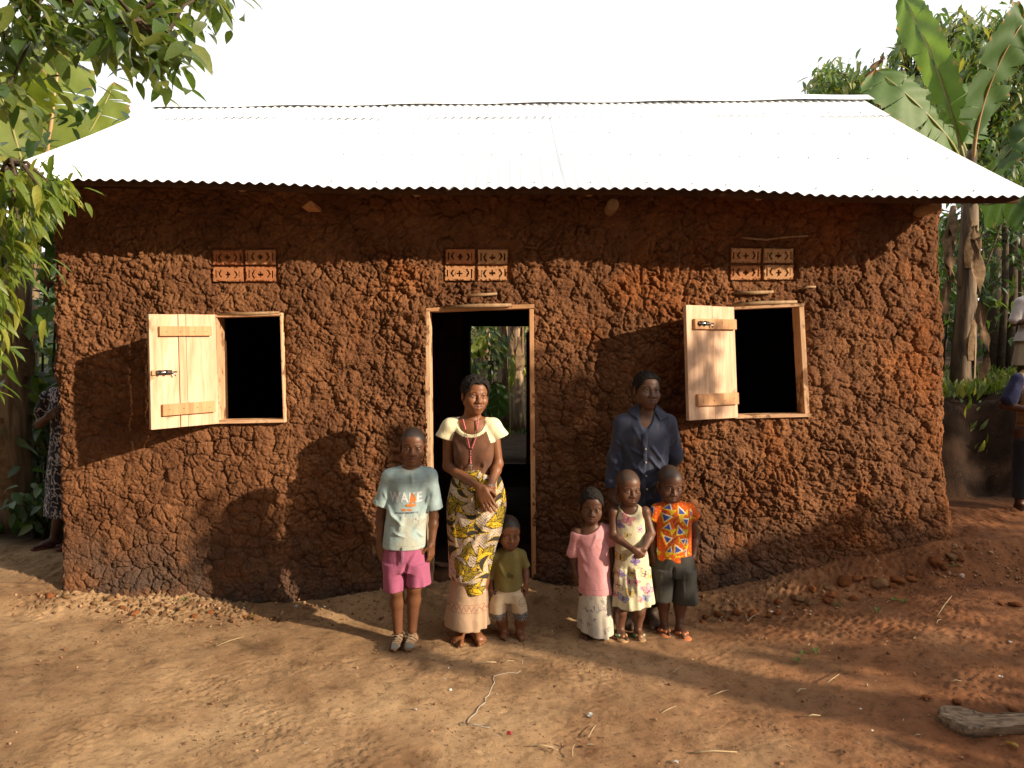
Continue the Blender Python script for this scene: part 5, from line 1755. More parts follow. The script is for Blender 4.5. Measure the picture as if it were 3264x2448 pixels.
    s = finish(S, 'bloomers', M_CLOTH, root, pants, 1, 0.5)
    MN2 = simple('grey_print', (0.14, 0.12, 0.11), None, 60, 0.8, 0.2)
    project_text('BE HA', 0.024, 1663, 1946, D, s, MN2, 'lettering', s)
build_toddler()

# ------------------------------------------------------------------ the man
def build_man():
    D = 4.68
    J = lambda x, y, d=0.0: P(x, y, D + d)
    head = Head(J(2078, 1245, -0.088), 1.035, yaw=0.22, pitch=0.0, roll=0.03, smile=0.6, scalp=(0.074, 0.62, (0.035, 0.022, 0.018), 0.008))
    B = SDF((J(1920, 1500).x, D - 0.24, -0.16), (J(2185, 1500).x, D + 0.22, J(1500, 1175).z), 0.0045)
    TR = rows_of(D, [(1318, 2038, 2090, 0.055), (1328, 2005, 2112, 0.075), (1345, 1978, 2136, 0.095), (1385, 1976, 2138, 0.112), (1440, 1980, 2130, 0.112), (1500, 1984, 2126, 0.105), (1560, 1988, 2126, 0.105), (1603, 1990, 2128, 0.11)])
    B.loft(TR, grow=-0.016)
    B.cone(J(2040, 1318), J(1992, 1340), 0.035, 0.04, 0.03); B.cone(J(2085, 1318), J(2122, 1340), 0.035, 0.04, 0.03)
    head.build(B, neck_to=J(2063, 1322, 0.01), neck_r=0.060)
    arm(B, J(1985, 1352), J(1963, 1462, 0.03), J(1950, 1585, 0.03), 0.046, 0.038, 0.027)
    arm(B, J(2128, 1352), J(2150, 1452, 0.07), J(2110, 1510, 0.16), 0.046, 0.038, 0.026)
    hand(B, J(1950, 1586, 0.03), (0.1, 0.1, -1), (0.8, 0.5, 0), 0.19, 0.4, 1, 0.03)
    hand(B, J(2110, 1511, 0.16), (-0.8, 0.1, -0.5), (0, -0.9, 0.3), 0.19, 0.4, 1, 0.03)
    leg(B, J(2020, 1620), J(2010, 1800, -0.02), J(1996, 1950, 0.02), 0.085, 0.055, 0.036)
    leg(B, J(2095, 1620), J(2088, 1800, -0.02), J(2081, 1950, 0.02), 0.085, 0.055, 0.036)
    foot(B, J(1996, 1955, 0.02), -0.15, 0.25, 1)
    foot(B, J(2081, 1955, 0.02), 0.02, 0.25, -1)
    base, lip = (0.118, 0.058, 0.037), (0.13, 0.062, 0.05)
    dust = (0.15, 0.105, 0.075)
    root = person_root(B, skin_col(head, base, lip, [(J(1996, 1990, -0.06), 0.2, dust), (J(2081, 1990, -0.06), 0.2, dust)]), 'man in a dark blue button shirt standing against the wall behind three children')
    head.add_hair(root, t=0.010, line=0.080, slope=0.66, rough=0.006)
    head.add_eyes(root, gaze=(-0.15, 0), squint=0.75)
    # shirt
    G = SDF((J(1915, 1500).x, D - 0.18, J(1500, 1625).z), (J(2185, 1500).x, D + 0.24, J(1500, 1300).z), 0.0045)
    fl = folds(6, 0.004, 0.6, J(1, 1610).z, J(1, 1420).z)
    G.loft(TR, k=0.03, fold=fl)
    for a, m, e, b in (((2038, 1322), (1986, 1350, 0.0), (1964, 1462, 0.03), (1953, 1548, 0.03)), ((2088, 1322), (2128, 1350, 0.0), (2150, 1455, 0.07), (2112, 1508, 0.15))):
        G.cone(J(*a), J(*m), 0.040, 0.052, 0.03); G.cone(J(*m), J(*e), 0.056, 0.056, 0.025); G.cone(J(*e), J(*b), 0.056, 0.048, 0.025)
    G.cone(J(1954, 1532, 0.03), J(1952, 1548, 0.03), 0.054, 0.053, 0.004, flat=((0, 0, 1), 0.6))
    G.half((0, 0, -1), J(1, 1550), J(1915, 1600, -0.3), J(1984, 1530, 0.3))
    # open neck
    G.cone(J(2062, 1312, -0.085), J(2058, 1386, -0.128), 0.068, 0.012, 0.004, 'cut')
    G.cone(J(2064, 1312, 0.02), J(2064, 1290, 0.0), 0.064, 0.07, 0.004, 'cut')
    # button placket
    G.cone(J(2057, 1385, -0.122), J(2052, 1600, -0.113), 0.014, 0.014, 0.004, flat=((0, -1, 0), 0.35))
    G.hollow(0.010, J(1, 1595).z, J(1985, 1640, -0.3), J(2135, 1560, 0.3))
    def navy(V):
        x, y = planar(V, D)
        c = np.tile(np.array((0.050, 0.056, 0.090)), (len(V), 1))
        n = fbm(x * 0.02, y * 0.02, seed=12, oct=3)
        c *= (1 + 0.25 * n)[:, None]
        worn = sstep(0.25, 0.6, fbm(x * 0.06, y * 0.015, seed=22, oct=2))[:, None] * 0.35
        c = c * (1 - worn) + np.array((0.15, 0.145, 0.15)) * worn
        return c
    sh = finish(G, 'shirt', M_CLOTH, root, navy, 1, 0.5, creases(41, 0.0080, 7, 4, 0.6,
        [(J(2075, 1420, -.12), (0.7, 0, -1), 0.22, 0.010, 0.007), (J(2070, 1455, -.12), (0.75, 0, -1), 0.20, 0.009, 0.006), (J(2020, 1360, -.1), (0.5, 0, -1), 0.2, 0.012, 0.006), (J(1985, 1400, -.08), (0.4, 0, -1), 0.22, 0.013, 0.006), (J(2125, 1400, -.08), (-0.4, 0, -1), 0.2, 0.013, 0.006), (J(1968, 1440, 0), (0.4, 0, -1), 0.1, 0.01, 0.006), (J(2040, 1530, -.1), (0.3, 0, -1), 0.14, 0.012, 0.007), (J(2010, 1430, -.1), (0.9, 0, -0.5), 0.12, 0.009, 0.006), (J(2015, 1480, -.1), (0.8, 0, -0.7), 0.13, 0.009, 0.007), (J(2110, 1470, -.1), (-0.7, 0, -0.8), 0.14, 0.009, 0.006), (J(2105, 1530, -.1), (-0.8, 0, -0.6), 0.12, 0.009, 0.006), (J(1962, 1400, 0), (0.6, 0, -0.8), 0.07, 0.008, 0.006), (J(1958, 1490, 0), (0.7, 0, -0.6), 0.06, 0.008, 0.006), (J(2148, 1400, 0), (-0.6, 0, -0.8), 0.07, 0.008, 0.006)]))
    # collar: two spread points lying on the shoulders, and the stand round the neck
    from mathutils.bvhtree import BVHTree
    bvs = [BVHTree.FromPolygons([v.co.copy() for v in o.data.vertices], [tuple(p.vertices) for p in o.data.polygons]) for o in (root, sh)]
    for pts in ([(2036, 1284), (2014, 1296), (1996, 1312), (2010, 1322), (2028, 1334), (2036, 1314)], [(2084, 1286), (2082, 1312), (2098, 1338), (2114, 1332), (2128, 1322), (2106, 1300)]):
        bm = bmesh.new()
        bm.faces.new([bm.verts.new(J(x, y)) for x, y in pts])
        bmesh.ops.triangulate(bm, faces=bm.faces)
        for _ in range(3):
            long = [e for e in bm.edges if e.calc_length() > 0.014]
            if long: bmesh.ops.subdivide_edges(bm, edges=long, cuts=1)
            bmesh.ops.triangulate(bm, faces=bm.faces)
        zt = J(1, 1284).z
        for v in bm.verts:
            hs = [h[0].y for h in (bv.ray_cast(Vector((v.co.x, D - 0.6, v.co.z)), Vector((0, 1, 0))) for bv in bvs) if h[0] is not None]
            v.co.y = (min(hs) if hs else D) - 0.010 - 0.010 * float(sstep(0.05, 0.0, zt - v.co.z))
        r = bmesh.ops.solidify(bm, geom=list(bm.faces), thickness=0.005)
        me = bpy.data.meshes.new('collar'); bm.to_mesh(me); bm.free()
        for q in me.polygons: q.use_smooth = True
        at = me.color_attributes.new('col', 'FLOAT_COLOR', 'POINT')
        for d_ in at.data: d_.color = (0.056, 0.062, 0.096, 1)
        me.materials.append(M_CLOTH); link('collar', me, root)
    MBt = simple('pearl_button', (0.55, 0.50, 0.42), (0.4, 0.36, 0.3), 60, 0.3, 0.6)
    for (x, y) in ((2059, 1431), (2060, 1474), (2061, 1518), (2063, 1560)):
        m = MB(); p = J(x, y, -0.133); m.tube([p, p + Vector((0, 0.012, 0))], 0.0055, 10); m.obj('button', MBt, root)
    # trousers
    S = SDF((J(1960, 1500).x, D - 0.17, J(1500, 1965).z), (J(2150, 1500).x, D + 0.18, J(1500, 1570).z), 0.005)
    S.loft(rows_of(D, [(1580, 1994, 2124, 0.10), (1640, 1988, 2130, 0.112), (1690, 1986, 2130, 0.112)]))
    S.loft(rows_of(D, [(1660, 1986, 2056, 0.10), (1800, 1984, 2040, 0.085), (1940, 1976, 2018, 0.07)]), k=0.02)
    S.loft(rows_of(D, [(1660, 2058, 2130, 0.10), (1800, 2064, 2118, 0.085), (1925, 2060, 2104, 0.07)]), k=0.02)
    S.hollow(0.008, J(1, 1915).z)
    finish(S, 'trousers', M_CLOTH, root, flat_col((0.030, 0.032, 0.045)), 1, 0.5, creases(43, 0.006, 8, 5, 0.5))
build_man()

# ------------------------------------------------------------------ the girl in the pink tee
def build_pink():
    D = 4.45
    J = lambda x, y, d=0.0: P(x, y, D + d)
    head = Head(J(1888, 1627, -0.078), 0.905, yaw=-0.06, pitch=0.10, roll=0.06, child=1.0, scalp=(0.082, 0.64, (0.030, 0.019, 0.015), 0.010))
    B = SDF((J(1790, 1500).x, D - 0.2, -0.16), (J(1985, 1500).x, D + 0.17, J(1500, 1545).z), 0.0038)
    TR = rows_of(D, [(1672, 1862, 1918, 0.05), (1682, 1842, 1932, 0.062), (1702, 1834, 1938, 0.072), (1740, 1838, 1940, 0.082), (1790, 1838, 1942, 0.092), (1840, 1840, 1944, 0.094), (1890, 1845, 1952, 0.096)])
    B.loft(TR, grow=-0.012)
    head.build(B, neck_to=J(1886, 1680, 0.0), neck_r=0.040)
    arm(B, J(1838, 1698), J(1828, 1768, 0.01), J(1833, 1824, -0.015), 0.029, 0.025, 0.017)
    arm(B, J(1936, 1690), J(1948, 1760, 0.02), J(1945, 1815, 0.0), 0.029, 0.025, 0.017)
    hand(B, J(1833, 1825, -0.015), (0.06, -0.05, -1), (0.8, 0.5, 0), 0.100, 0.45, 1, 0.04)
    hand(B, J(1945, 1816, 0.0), (-0.06, -0.05, -1), (-0.8, 0.5, 0), 0.100, 0.4, -1, 0.04)
    leg(B, J(1870, 1890), J(1868, 1960), J(1866, 2008, 0.02), 0.05, 0.037, 0.026)
    leg(B, J(1920, 1890), J(1922, 1960), J(1922, 2005, 0.02), 0.05, 0.037, 0.026)
    foot(B, J(1866, 2012, 0.02), -0.25, 0.150, 1)
    foot(B, J(1921, 2010, 0.01), 1.0, 0.150, -1)
    base, lip = (0.100, 0.042, 0.023), (0.15, 0.07, 0.058)
    root = person_root(B, skin_col(head, base, lip), 'small girl in a pink tee slipping off one shoulder and a long pale skirt')
    head.add_hair(root, t=0.008, line=0.086, slope=0.66, rough=0.006, h=0.0038)
    head.add_eyes(root, gaze=(0.1, 0.2))
    G = SDF((J(1795, 1500).x, D - 0.16, J(1500, 1905).z), (J(1980, 1500).x, D + 0.16, J(1500, 1650).z), 0.0038)
    G.loft(TR, k=0.02)
    for a, m, b in (((1858, 1695), (1840, 1706), (1828, 1767)), ((1912, 1678), (1938, 1692), (1951, 1736))):
        G.sleeve(J(*a), J(*m), J(*b), 0.028, 0.036, 0.041, 0.015, hem=0.02, th=0.008)
    # rolled cuff
    G.cone(J(1829, 1757), J(1827.5, 1766), 0.043, 0.043, 0.004, flat=((0, 0, 1), 0.5))
    # wide neck slides off the viewer's left shoulder
    G.ell(J(1872, 1668, -0.03), (0.105, 0.13, 0.062), np.array(Euler((0, -0.42, 0)).to_matrix()), 0.005, 'cut')
    G.half((-0.03, 0, -1), J(1900, 1886))
    G.hollow(0.009, J(1, 1865).z, J(1840, 1920, -0.3), J(1960, 1820, 0.3))
    def tee(V):
        x, y = planar(V, D)
        c = np.tile(np.array((0.62, 0.285, 0.300)), (len(V), 1))
        n = fbm(x * 0.03, y * 0.03, seed=2, oct=3)
        c = c * (1 + 0.08 * n[:, None])
        c[np.abs(y - 1878 - (x - 1900) * -0.02) < 0.9] *= 0.8
        # patch pocket seam
        pk = dist_poly(x, y, [(1896, 1720), (1926, 1716), (1927, 1742), (1914, 1752), (1900, 1742)])
        pi = dist_poly(x, y, [(1899, 1723), (1923, 1719.5), (1924, 1740.5), (1914, 1748), (1902.5, 1740.5)])
        c[pk & ~pi] = (0.46, 0.19, 0.21)
        return c
    finish(G, 'shirt', M_CLOTH, root, tee, 1, 0.5, creases(51, 0.0056, 10, 5, 0.5,
        [(J(1846, 1740, -.05), (0.35, 0, -1), 0.12, 0.011, 0.008), (J(1938, 1730, -.05), (-0.35, 0, -1), 0.14, 0.011, 0.008), (J(1858, 1800, -.08), (0.5, 0, -1), 0.1, 0.011, 0.006), (J(1905, 1700, -.08), (-0.4, 0, -1), 0.12, 0.011, 0.005)]))
    S = SDF((J(1805, 1500).x, D - 0.19, J(1500, 2040).z), (J(1980, 1500).x, D + 0.2, J(1500, 1860).z), 0.0038)
    S.loft(rows_of(D, [(1865, 1850, 1944, 0.088), (1920, 1844, 1948, 0.096), (1970, 1838, 1950, 0.110), (2018, 1837, 1952, 0.125)]), fold=folds(5, 0.012, 2.1, J(1, 2010).z, J(1, 1890).z, 0.006, 9))
    S.half((-0.22, 0, -1), J(1880, 2008))
    S.half((0.45, 0, -1), J(1925, 2016), J(1905, 2045, -0.3), J(1985, 1900, 0.3))
    S.hollow(0.008, J(1, 1975).z)
    def print_(V):
        x, y = planar(V, D)
        c = np.tile(np.array((0.52, 0.455, 0.375)), (len(V), 1))
        rnd = random.Random(9)
        for i in range(24):
            cx, cy = rnd.uniform(1842, 1948), rnd.uniform(1895, 2010)
            for k in range(4):
                a = rnd.uniform(0, math.pi)
                dx, dy = x - cx - rnd.uniform(-4, 4), y - cy - rnd.uniform(-5, 5)
                u, v = dx * math.cos(a) + dy * math.sin(a), -dx * math.sin(a) + dy * math.cos(a)
                c[(np.abs(u) < 5.5) & (np.abs(v) < 0.8)] = (0.22, 0.19, 0.20)
        return c
    finish(S, 'long_skirt', M_CLOTH, root, print_, 1, 0.5, creases(52, 0.003, 10, 3, 0.3))
build_pink()

# ------------------------------------------------------------------ sandals
def sandal(parent, sole, strap, ank, ang, L, inn, deco=None):
    a = np.array(ank); g = a.copy(); g[2] = gz(a[0], a[1] - 0.3 * L)
    f = np.array([math.sin(ang), -math.cos(ang), 0.0]); s = np.array([math.cos(ang), math.sin(ang), 0.0]) * inn
    p = lambda u, v, z: g + f * u * L + s * v * L + np.array([0, 0, z])
    B = SDF(g - 0.22, g + 0.22, 0.0036)
    B.cone(p(-0.15, -0.01, 0.006), p(0.25, -0.01, 0.006), 0.165 * L, 0.17 * L, 0.01, flat=((0, 0, 1), 0.08 / 0.165 * 0.8))
    B.cone(p(0.25, 0.0, 0.006), p(0.55, 0.02, 0.006), 0.19 * L, 0.19 * L, 0.01, flat=((0, 0, 1), 0.40))
    o = finish(B, 'sandal', M_CLOTH, parent, flat_col(sole), 1, 0.3)
    B = SDF(g - 0.22, g + 0.22, 0.0032)
    t = p(0.46, 0.035, 0.030)
    for sg in (-1, 1):
        m_ = p(0.36, sg * 0.13 + 0.02, 0.165 * L)
        e = p(0.14, sg * 0.195, 0.018)
        B.cone(t, m_, 0.0060, 0.0095, 0.004); B.cone(m_, e, 0.0095, 0.009, 0.004)
    B.cone(p(0.36, -0.11, 0.172 * L), p(0.36, 0.15, 0.172 * L), 0.010, 0.010, 0.004, flat=((0, 0, 1), 0.5))
    B.cone(t, p(0.50, 0.03, 0.012), 0.006, 0.005, 0.004)
    def c(V):
        col = np.tile(np.array(strap, float), (len(V), 1))
        if deco:
            u = (V - g) @ f / L; v = (V - g) @ s / L
            w = (u < 0.42) & (V[:, 2] > g[2] + 0.014)
            k = (np.floor((v + 1) * 15) % 3)
            col[w & (k == 0)] = (0.03, 0.30, 0.18); col[w & (k == 1)] = (0.55, 0.55, 0.48)
            col[w & (np.abs(v - 0.02) < 0.03)] = (0.35, 0.24, 0.08)
        return col
    finish(B, 'strap', M_CLOTH, o, c, 1, 0.3)

# ------------------------------------------------------------------ the girl in the butterfly dress
def build_butterfly_girl():
    D = 4.42
    J = lambda x, y, d=0.0: P(x, y, D + d)
    head = Head(J(2017, 1567, -0.078), 0.915, yaw=0.26, pitch=0.08, roll=0.0, child=1.0, scalp=(0.084, 0.60, (0.062, 0.034, 0.022), 0.016))
    B = SDF((J(1915, 1500).x, D - 0.25, -0.16), (J(2105, 1500).x, D + 0.17, J(1500, 1490).z), 0.0038)
    TR = rows_of(D, [(1606, 1990, 2026, 0.045), (1616, 1968, 2048, 0.058), (1640, 1962, 2054, 0.068), (1690, 1961, 2057, 0.078), (1740, 1959, 2058, 0.084), (1790, 1958, 2068, 0.086), (1840, 1956, 2072, 0.09)])
    B.loft(TR, grow=-0.010)
    head.build(B, neck_to=J(2008, 1618, 0.0), neck_r=0.040)
    arm(B, J(1955, 1632), J(1954, 1706, -0.03), J(2019, 1752, -0.145), 0.028, 0.025, 0.017)
    arm(B, J(2056, 1630), J(2076, 1700, -0.03), J(2054, 1750, -0.135), 0.028, 0.025, 0.017)
    w1 = J(2019, 1752, -0.147)
    hand(B, w1, J(2045, 1774, -0.155) - w1, (0.35, 0.85, 0.0), 0.098, 0.75, 1, 0.02, 0.2)
    w2 = J(2054, 1751, -0.135)
    hand(B, w2, J(2036, 1770, -0.14) - w2, (-0.3, 0.9, 0), 0.098, 0.5, -1, 0.02, 0.2)
    leg(B, J(1982, 1870), J(1979, 1945), J(1977, 1998, 0.02), 0.05, 0.038, 0.026)
    leg(B, J(2040, 1870), J(2037, 1945), J(2034, 1994, 0.02), 0.05, 0.038, 0.026)
    zs = gz(1977 * 0 + J(1977, 2000).x, D - 0.05)
    A1, A2 = J(1977, 2002, 0.02), J(2034, 1998, 0.02)
    foot(B, A1, 0.05, 0.150, 1, zg=gz(A1.x, A1.y - 0.05) + 0.012)
    foot(B, A2, 0.12, 0.150, -1, zg=gz(A2.x, A2.y - 0.05) + 0.012)
    base, lip = (0.122, 0.052, 0.029), (0.16, 0.065, 0.05)
    root = person_root(B, skin_col(head, base, lip), 'girl with clasped hands in a sleeveless cream butterfly dress')
    head.add_eyes(root, gaze=(-0.2, 0.1))
    G = SDF((J(1925, 1500).x, D - 0.19, J(1500, 1940).z), (J(2115, 1500).x, D + 0.19, J(1500, 1595).z), 0.0038)
    G.loft(TR + rows_of(D, [(1602, 1984, 2030, 0.044)]), k=0.02)
    G.loft(rows_of(D, [(1806, 1957, 2074, 0.092), (1860, 1956, 2080, 0.105), (1928, 1953, 2086, 0.125)]), fold=folds(8, 0.008, 0.8, J(1, 1920).z, J(1, 1800).z, 0.004, 13), k=0.006)
    G.ell(J(2007, 1602, -0.05), (0.060, 0.20, 0.078), None, 0.005, 'cut')
    G.ell(J(1945, 1632), (0.047, 0.2, 0.062), np.array(Euler((0, 0.2, 0)).to_matrix()), 0.005, 'cut')
    G.ell(J(2068, 1632), (0.047, 0.2, 0.062), np.array(Euler((0, -0.2, 0)).to_matrix()), 0.005, 'cut')
    G.half((0.12, 0, -1), J(2010, 1924))
    G.hollow(0.008, J(1, 1895).z)
    wings = [(1999, 1654, 20, 0.4, 0), (1976, 1672, 13, 0.9, 1), (2040, 1685, 13, 1.4, 2), (1998, 1704, 11, 0.2, 3), (1970, 1625, 10, 1.2, 3), (1978, 1775, 17, 0, 3), (2030, 1740, 9, 1, 3),
             (2022, 1785, 15, 0.6, 1), (1980, 1828, 12, 0.8, 1), (2012, 1822, 13, 1.57, 3), (2056, 1826, 17, 0.3, 4), (2005, 1851, 12, 0.2, 2), (2026, 1848, 12, 0.6, 0), (1972, 1866, 15, 1.3, 4),
             (2006, 1885, 14, 0.2, 3), (2068, 1880, 20, 0.8, 2), (1985, 1905, 15, 0.3, 5), (2040, 1905, 12, 0.6, 0), (2056, 1902, 13, 0.2, 5), (2052, 1766, 10, .5, 0), (1964, 1830, 11, 1, 3), (2075, 1840, 9, .3, 3), (2044, 1870, 9, .3, 2), (1962, 1900, 10, .9, 0)]
    pal = [((0.62, 0.28, 0.20), (0.40, 0.10, 0.28)), ((0.30, 0.22, 0.42), (0.16, 0.10, 0.28)), ((0.66, 0.40, 0.42), (0.42, 0.12, 0.24)), ((0.60, 0.45, 0.12), (0.24, 0.16, 0.10)), ((0.62, 0.55, 0.22), (0.20, 0.12, 0.26)), ((0.30, 0.36, 0.44), (0.16, 0.12, 0.28))]
    def dress(V):
        x, y = planar(V, D)
        c = np.tile(np.array((0.60, 0.535, 0.36)), (len(V), 1))
        c *= (1 + 0.05 * fbm(x * .03, y * .03, seed=4, oct=3))[:, None]
        for (cx, cy, r, a, k) in wings:
            dx, dy = x - cx, y - cy
            u, v = dx * math.cos(a) + dy * math.sin(a), -dx * math.sin(a) + dy * math.cos(a)
            fillc, edg = pal[k]
            for sx in (-1, 1):
                for (wu, wv, ru, rv, ra) in ((0.55, -0.35, 0.62, 0.38, -0.5), (0.42, 0.38, 0.42, 0.36, 0.6)):
                    uu, vv = sx * u / r - wu, v / r - wv
                    p_, q_ = uu * math.cos(ra) + vv * math.sin(ra), -uu * math.sin(ra) + vv * math.cos(ra)
                    e = np.hypot(p_ / ru, q_ / rv)
                    c[e < 1.0] = edg
                    c[e < 0.80] = fillc
                    c[(e < 0.8) & (np.abs(np.sin(np.arctan2(q_, p_ + ru) * 9)) < 0.22)] = edg
            c[(np.abs(u) < 1.5) & (np.abs(v) < r * 0.55)] = (0.12, 0.07, 0.12)
        c[np.abs(y - 1807 - 1.5 * np.sin(x * .4)) < 1.2] *= 0.72
        return c
    finish(G, 'dress', M_CLOTH, root, dress, 1, 0.5, creases(61, 0.0048, 10, 4, 0.4, [(J(2004, 1810, -.1), (0, 0, -1), 0.22, 0.012, -0.010), (J(2025, 1812, -.1), (0.1, 0, -1), 0.2, 0.010, 0.008), (J(1982, 1812, -.1), (-0.1, 0, -1), 0.2, 0.010, 0.008)]))
    for A, an, i in ((A1, 0.05, 1), (A2, 0.12, -1)):
        sandal(root, (0.42, 0.25, 0.12), (0.50, 0.24, 0.08), A, an, 0.165, i, deco=True)
build_butterfly_girl()

# ------------------------------------------------------------------ the boy in the orange print
def build_orange():
    D = 4.50
    J = lambda x, y, d=0.0: P(x, y, D + d)
    head = Head(J(2149, 1560, -0.080), 0.955, yaw=0.16, pitch=0.22, roll=0.02, child=0.9, scalp=(0.082, 0.60, (0.050, 0.029, 0.020), 0.016))
    B = SDF((J(2045, 1500).x, D - 0.2, -0.16), (J(2245, 1500).x, D + 0.17, J(1500, 1475).z), 0.0038)
    TR = rows_of(D, [(1594, 2122, 2166, 0.05), (1604, 2104, 2186, 0.062), (1622, 2090, 2202, 0.074), (1680, 2093, 2203, 0.082), (1740, 2095, 2205, 0.088), (1786, 2096, 2208, 0.092)])
    B.loft(TR, grow=-0.013)
    head.build(B, neck_to=J(2144, 1608, 0.0), neck_r=0.042)
    arm(B, J(2094, 1630), J(2080, 1705, 0.04), J(2082, 1765, 0.03), 0.030, 0.026, 0.018)
    arm(B, J(2200, 1630), J(2217, 1712, 0.02), J(2210, 1772, -0.02), 0.030, 0.026, 0.019)
    hand(B, J(2082, 1766, 0.03), (0.0, -0.05, -1), (0.8, 0.5, 0), 0.105, 0.4, 1, 0.03)
    hand(B, J(2210, 1773, -0.02), (-0.15, -0.05, -1), (-0.8, 0.5, 0), 0.105, 0.3, -1, 0.03)
    leg(B, J(2116, 1840), J(2116, 1908), J(2116, 1972, 0.02), 0.055, 0.040, 0.027)
    leg(B, J(2172, 1840), J(2170, 1912), J(2167, 1976, 0.0), 0.055, 0.040, 0.027)
    A1, A2 = J(2116, 1978, 0.02), J(2167, 1984, -0.02)
    foot(B, A1, -0.12, 0.162, 1, zg=gz(A1.x, A1.y - 0.05) + 0.012)
    foot(B, A2, 0.22, 0.162, -1, zg=gz(A2.x, A2.y - 0.05) + 0.012)
    base, lip = (0.108, 0.047, 0.028), (0.13, 0.055, 0.045)
    root = person_root(B, skin_col(head, base, lip), 'boy in an orange triangle print shirt and dark shorts with one hand in his pocket')
    head.add_eyes(root, gaze=(-0.1, -0.5), squint=0.7)
    G = SDF((J(2045, 1500).x, D - 0.16, J(1500, 1805).z), (J(2245, 1500).x, D + 0.16, J(1500, 1580).z), 0.0038)
    G.loft(TR, k=0.02)
    for a, m, b in (((2118, 1611), (2094, 1626), (2077, 1656)), ((2172, 1611), (2196, 1624), (2213, 1654))):
        G.sleeve(J(*a), J(*m), J(*b), 0.027, 0.037, 0.043, 0.015, hem=0.02, th=0.008)
    G.ell(J(2144, 1585, -0.02), (0.054, 0.07, 0.038), None, 0.005, 'cut')
    G.half((-0.03, 0, -1), J(2150, 1783))
    G.hollow(0.009, J(1, 1760).z)
    x0, y0, sc = 1780, 1580, 1 / 3.318
    Z = lambda a, b: (x0 + a * sc, y0 + b * sc)
    blue = [[(1115, 130), (1175, 85), (1185, 140)], [(1100, 190), (1185, 215), (1118, 270)], [(1265, 110), (1335, 180), (1265, 185)], [(1310, 240), (1370, 245), (1355, 310)], [(1110, 340), (1165, 285), (1180, 350)],
            [(1110, 420), (1185, 440), (1140, 495)], [(1260, 315), (1320, 385), (1250, 395)], [(1285, 455), (1335, 450), (1320, 505)], [(1140, 590), (1180, 535), (1190, 585)], [(1230, 515), (1300, 570), (1225, 595)], [(1330, 570), (1345, 565), (1345, 635)],
            [(985, 60), (1060, 50), (1000, 100)], [(985, 140), (1015, 130), (1000, 205)], [(1395, 150), (1412, 180), (1398, 230)], [(1050, 560), (1065, 600), (1052, 650)], [(1335, 470), (1358, 455), (1350, 505)]]
    yell = [[(1100, 170), (1070, 220), (1108, 212)], [(1165, 145), (1245, 135), (1185, 205)], [(1335, 165), (1370, 140), (1365, 215)], [(1262, 195), (1335, 190), (1285, 285)], [(1300, 260), (1325, 300), (1305, 300)], [(1082, 360), (1110, 400), (1080, 440)],
            [(1160, 345), (1235, 345), (1190, 415)], [(1320, 350), (1375, 345), (1350, 430)], [(1255, 410), (1285, 450), (1275, 500)], [(1125, 600), (1210, 595), (1140, 650)], [(1320, 530), (1375, 500), (1360, 560)], [(1230, 615), (1310, 630), (1230, 650)], [(1050, 590), (1095, 600), (1065, 660)],
            [(1000, 40), (1080, 35), (1060, 60)], [(960, 225), (1020, 250), (1015, 275)], [(1385, 225), (1455, 225), (1400, 262)], [(1370, 580), (1395, 610), (1375, 615)], [(1175, 640), (1200, 660), (1160, 665)]]
    def shirt(V):
        x, y = planar(V, D)
        c = np.tile(np.array((0.60, 0.095, 0.014)), (len(V), 1))
        a, b = (x - x0) / sc, (y - y0) / sc
        dark = dist_poly(a, b, [(1170, 190), (1260, 200), (1275, 330), (1240, 480), (1200, 600), (1120, 590), (1190, 440), (1230, 330)]) | dist_poly(a, b, [(1110, 150), (1150, 150), (1130, 200)])
        c[dark] = (0.28, 0.03, 0.012)
        c[dark & (np.abs((a + b) % 14 - 7) < 2)] = (0.5, 0.16, 0.03)
        vein = np.abs(np.sin(a * 0.07 + 2.2 * np.sin(b * 0.03))) < 0.10
        c[vein & ~dark] = (0.30, 0.035, 0.01)
        dots = np.hypot((a % 46) - 23, ((b + (np.floor(a / 46) % 2) * 20) % 40) - 20) < 5.5
        c[dots & ~dark] = (0.70, 0.36, 0.03)
        def near(pts, g):
            cx = sum(p[0] for p in pts) / 3; cy = sum(p[1] for p in pts) / 3
            return [(cx + (p[0] - cx) * g, cy + (p[1] - cy) * g) for p in pts]
        for t in yell:
            c[dist_poly(a, b, near(t, 1.2))] = (0.08, 0.05, 0.02)
            c[dist_poly(a, b, near(t, 1.06))] = (0.62, 0.40, 0.025)
        for t in blue:
            c[dist_poly(a, b, near(t, 1.55))] = (0.62, 0.42, 0.03)
            w = [(p[0] + 5, p[1] - 4) for p in near(t, 1.22)]
            c[dist_poly(a, b, w)] = (0.70, 0.68, 0.62)
            c[dist_poly(a, b, near(t, 0.98))] = (0.055, 0.075, 0.32)
        return c
    finish(G, 'shirt', M_CLOTH, root, shirt, 1, 0.5, creases(71, 0.0048, 10, 5, 0.5, [(J(2105, 1690, -.05), (0.3, 0, -1), 0.14, 0.011, 0.006), (J(2196, 1690, -.05), (-0.2, 0, -1), 0.14, 0.011, 0.006)]))
    S = SDF((J(2045, 1500).x, D - 0.16, J(1500, 1935).z), (J(2250, 1500).x, D + 0.16, J(1500, 1755).z), 0.004)
    S.loft(rows_of(D, [(1765, 2098, 2206, 0.084), (1800, 2088, 2212, 0.09), (1830, 2082, 2216, 0.092)]))
    S.loft(rows_of(D, [(1810, 2082, 2147, 0.09), (1908, 2077, 2141, 0.088)]), k=0.015)
    S.loft(rows_of(D, [(1810, 2148, 2217, 0.09), (1918, 2140, 2227, 0.088)]), k=0.015)
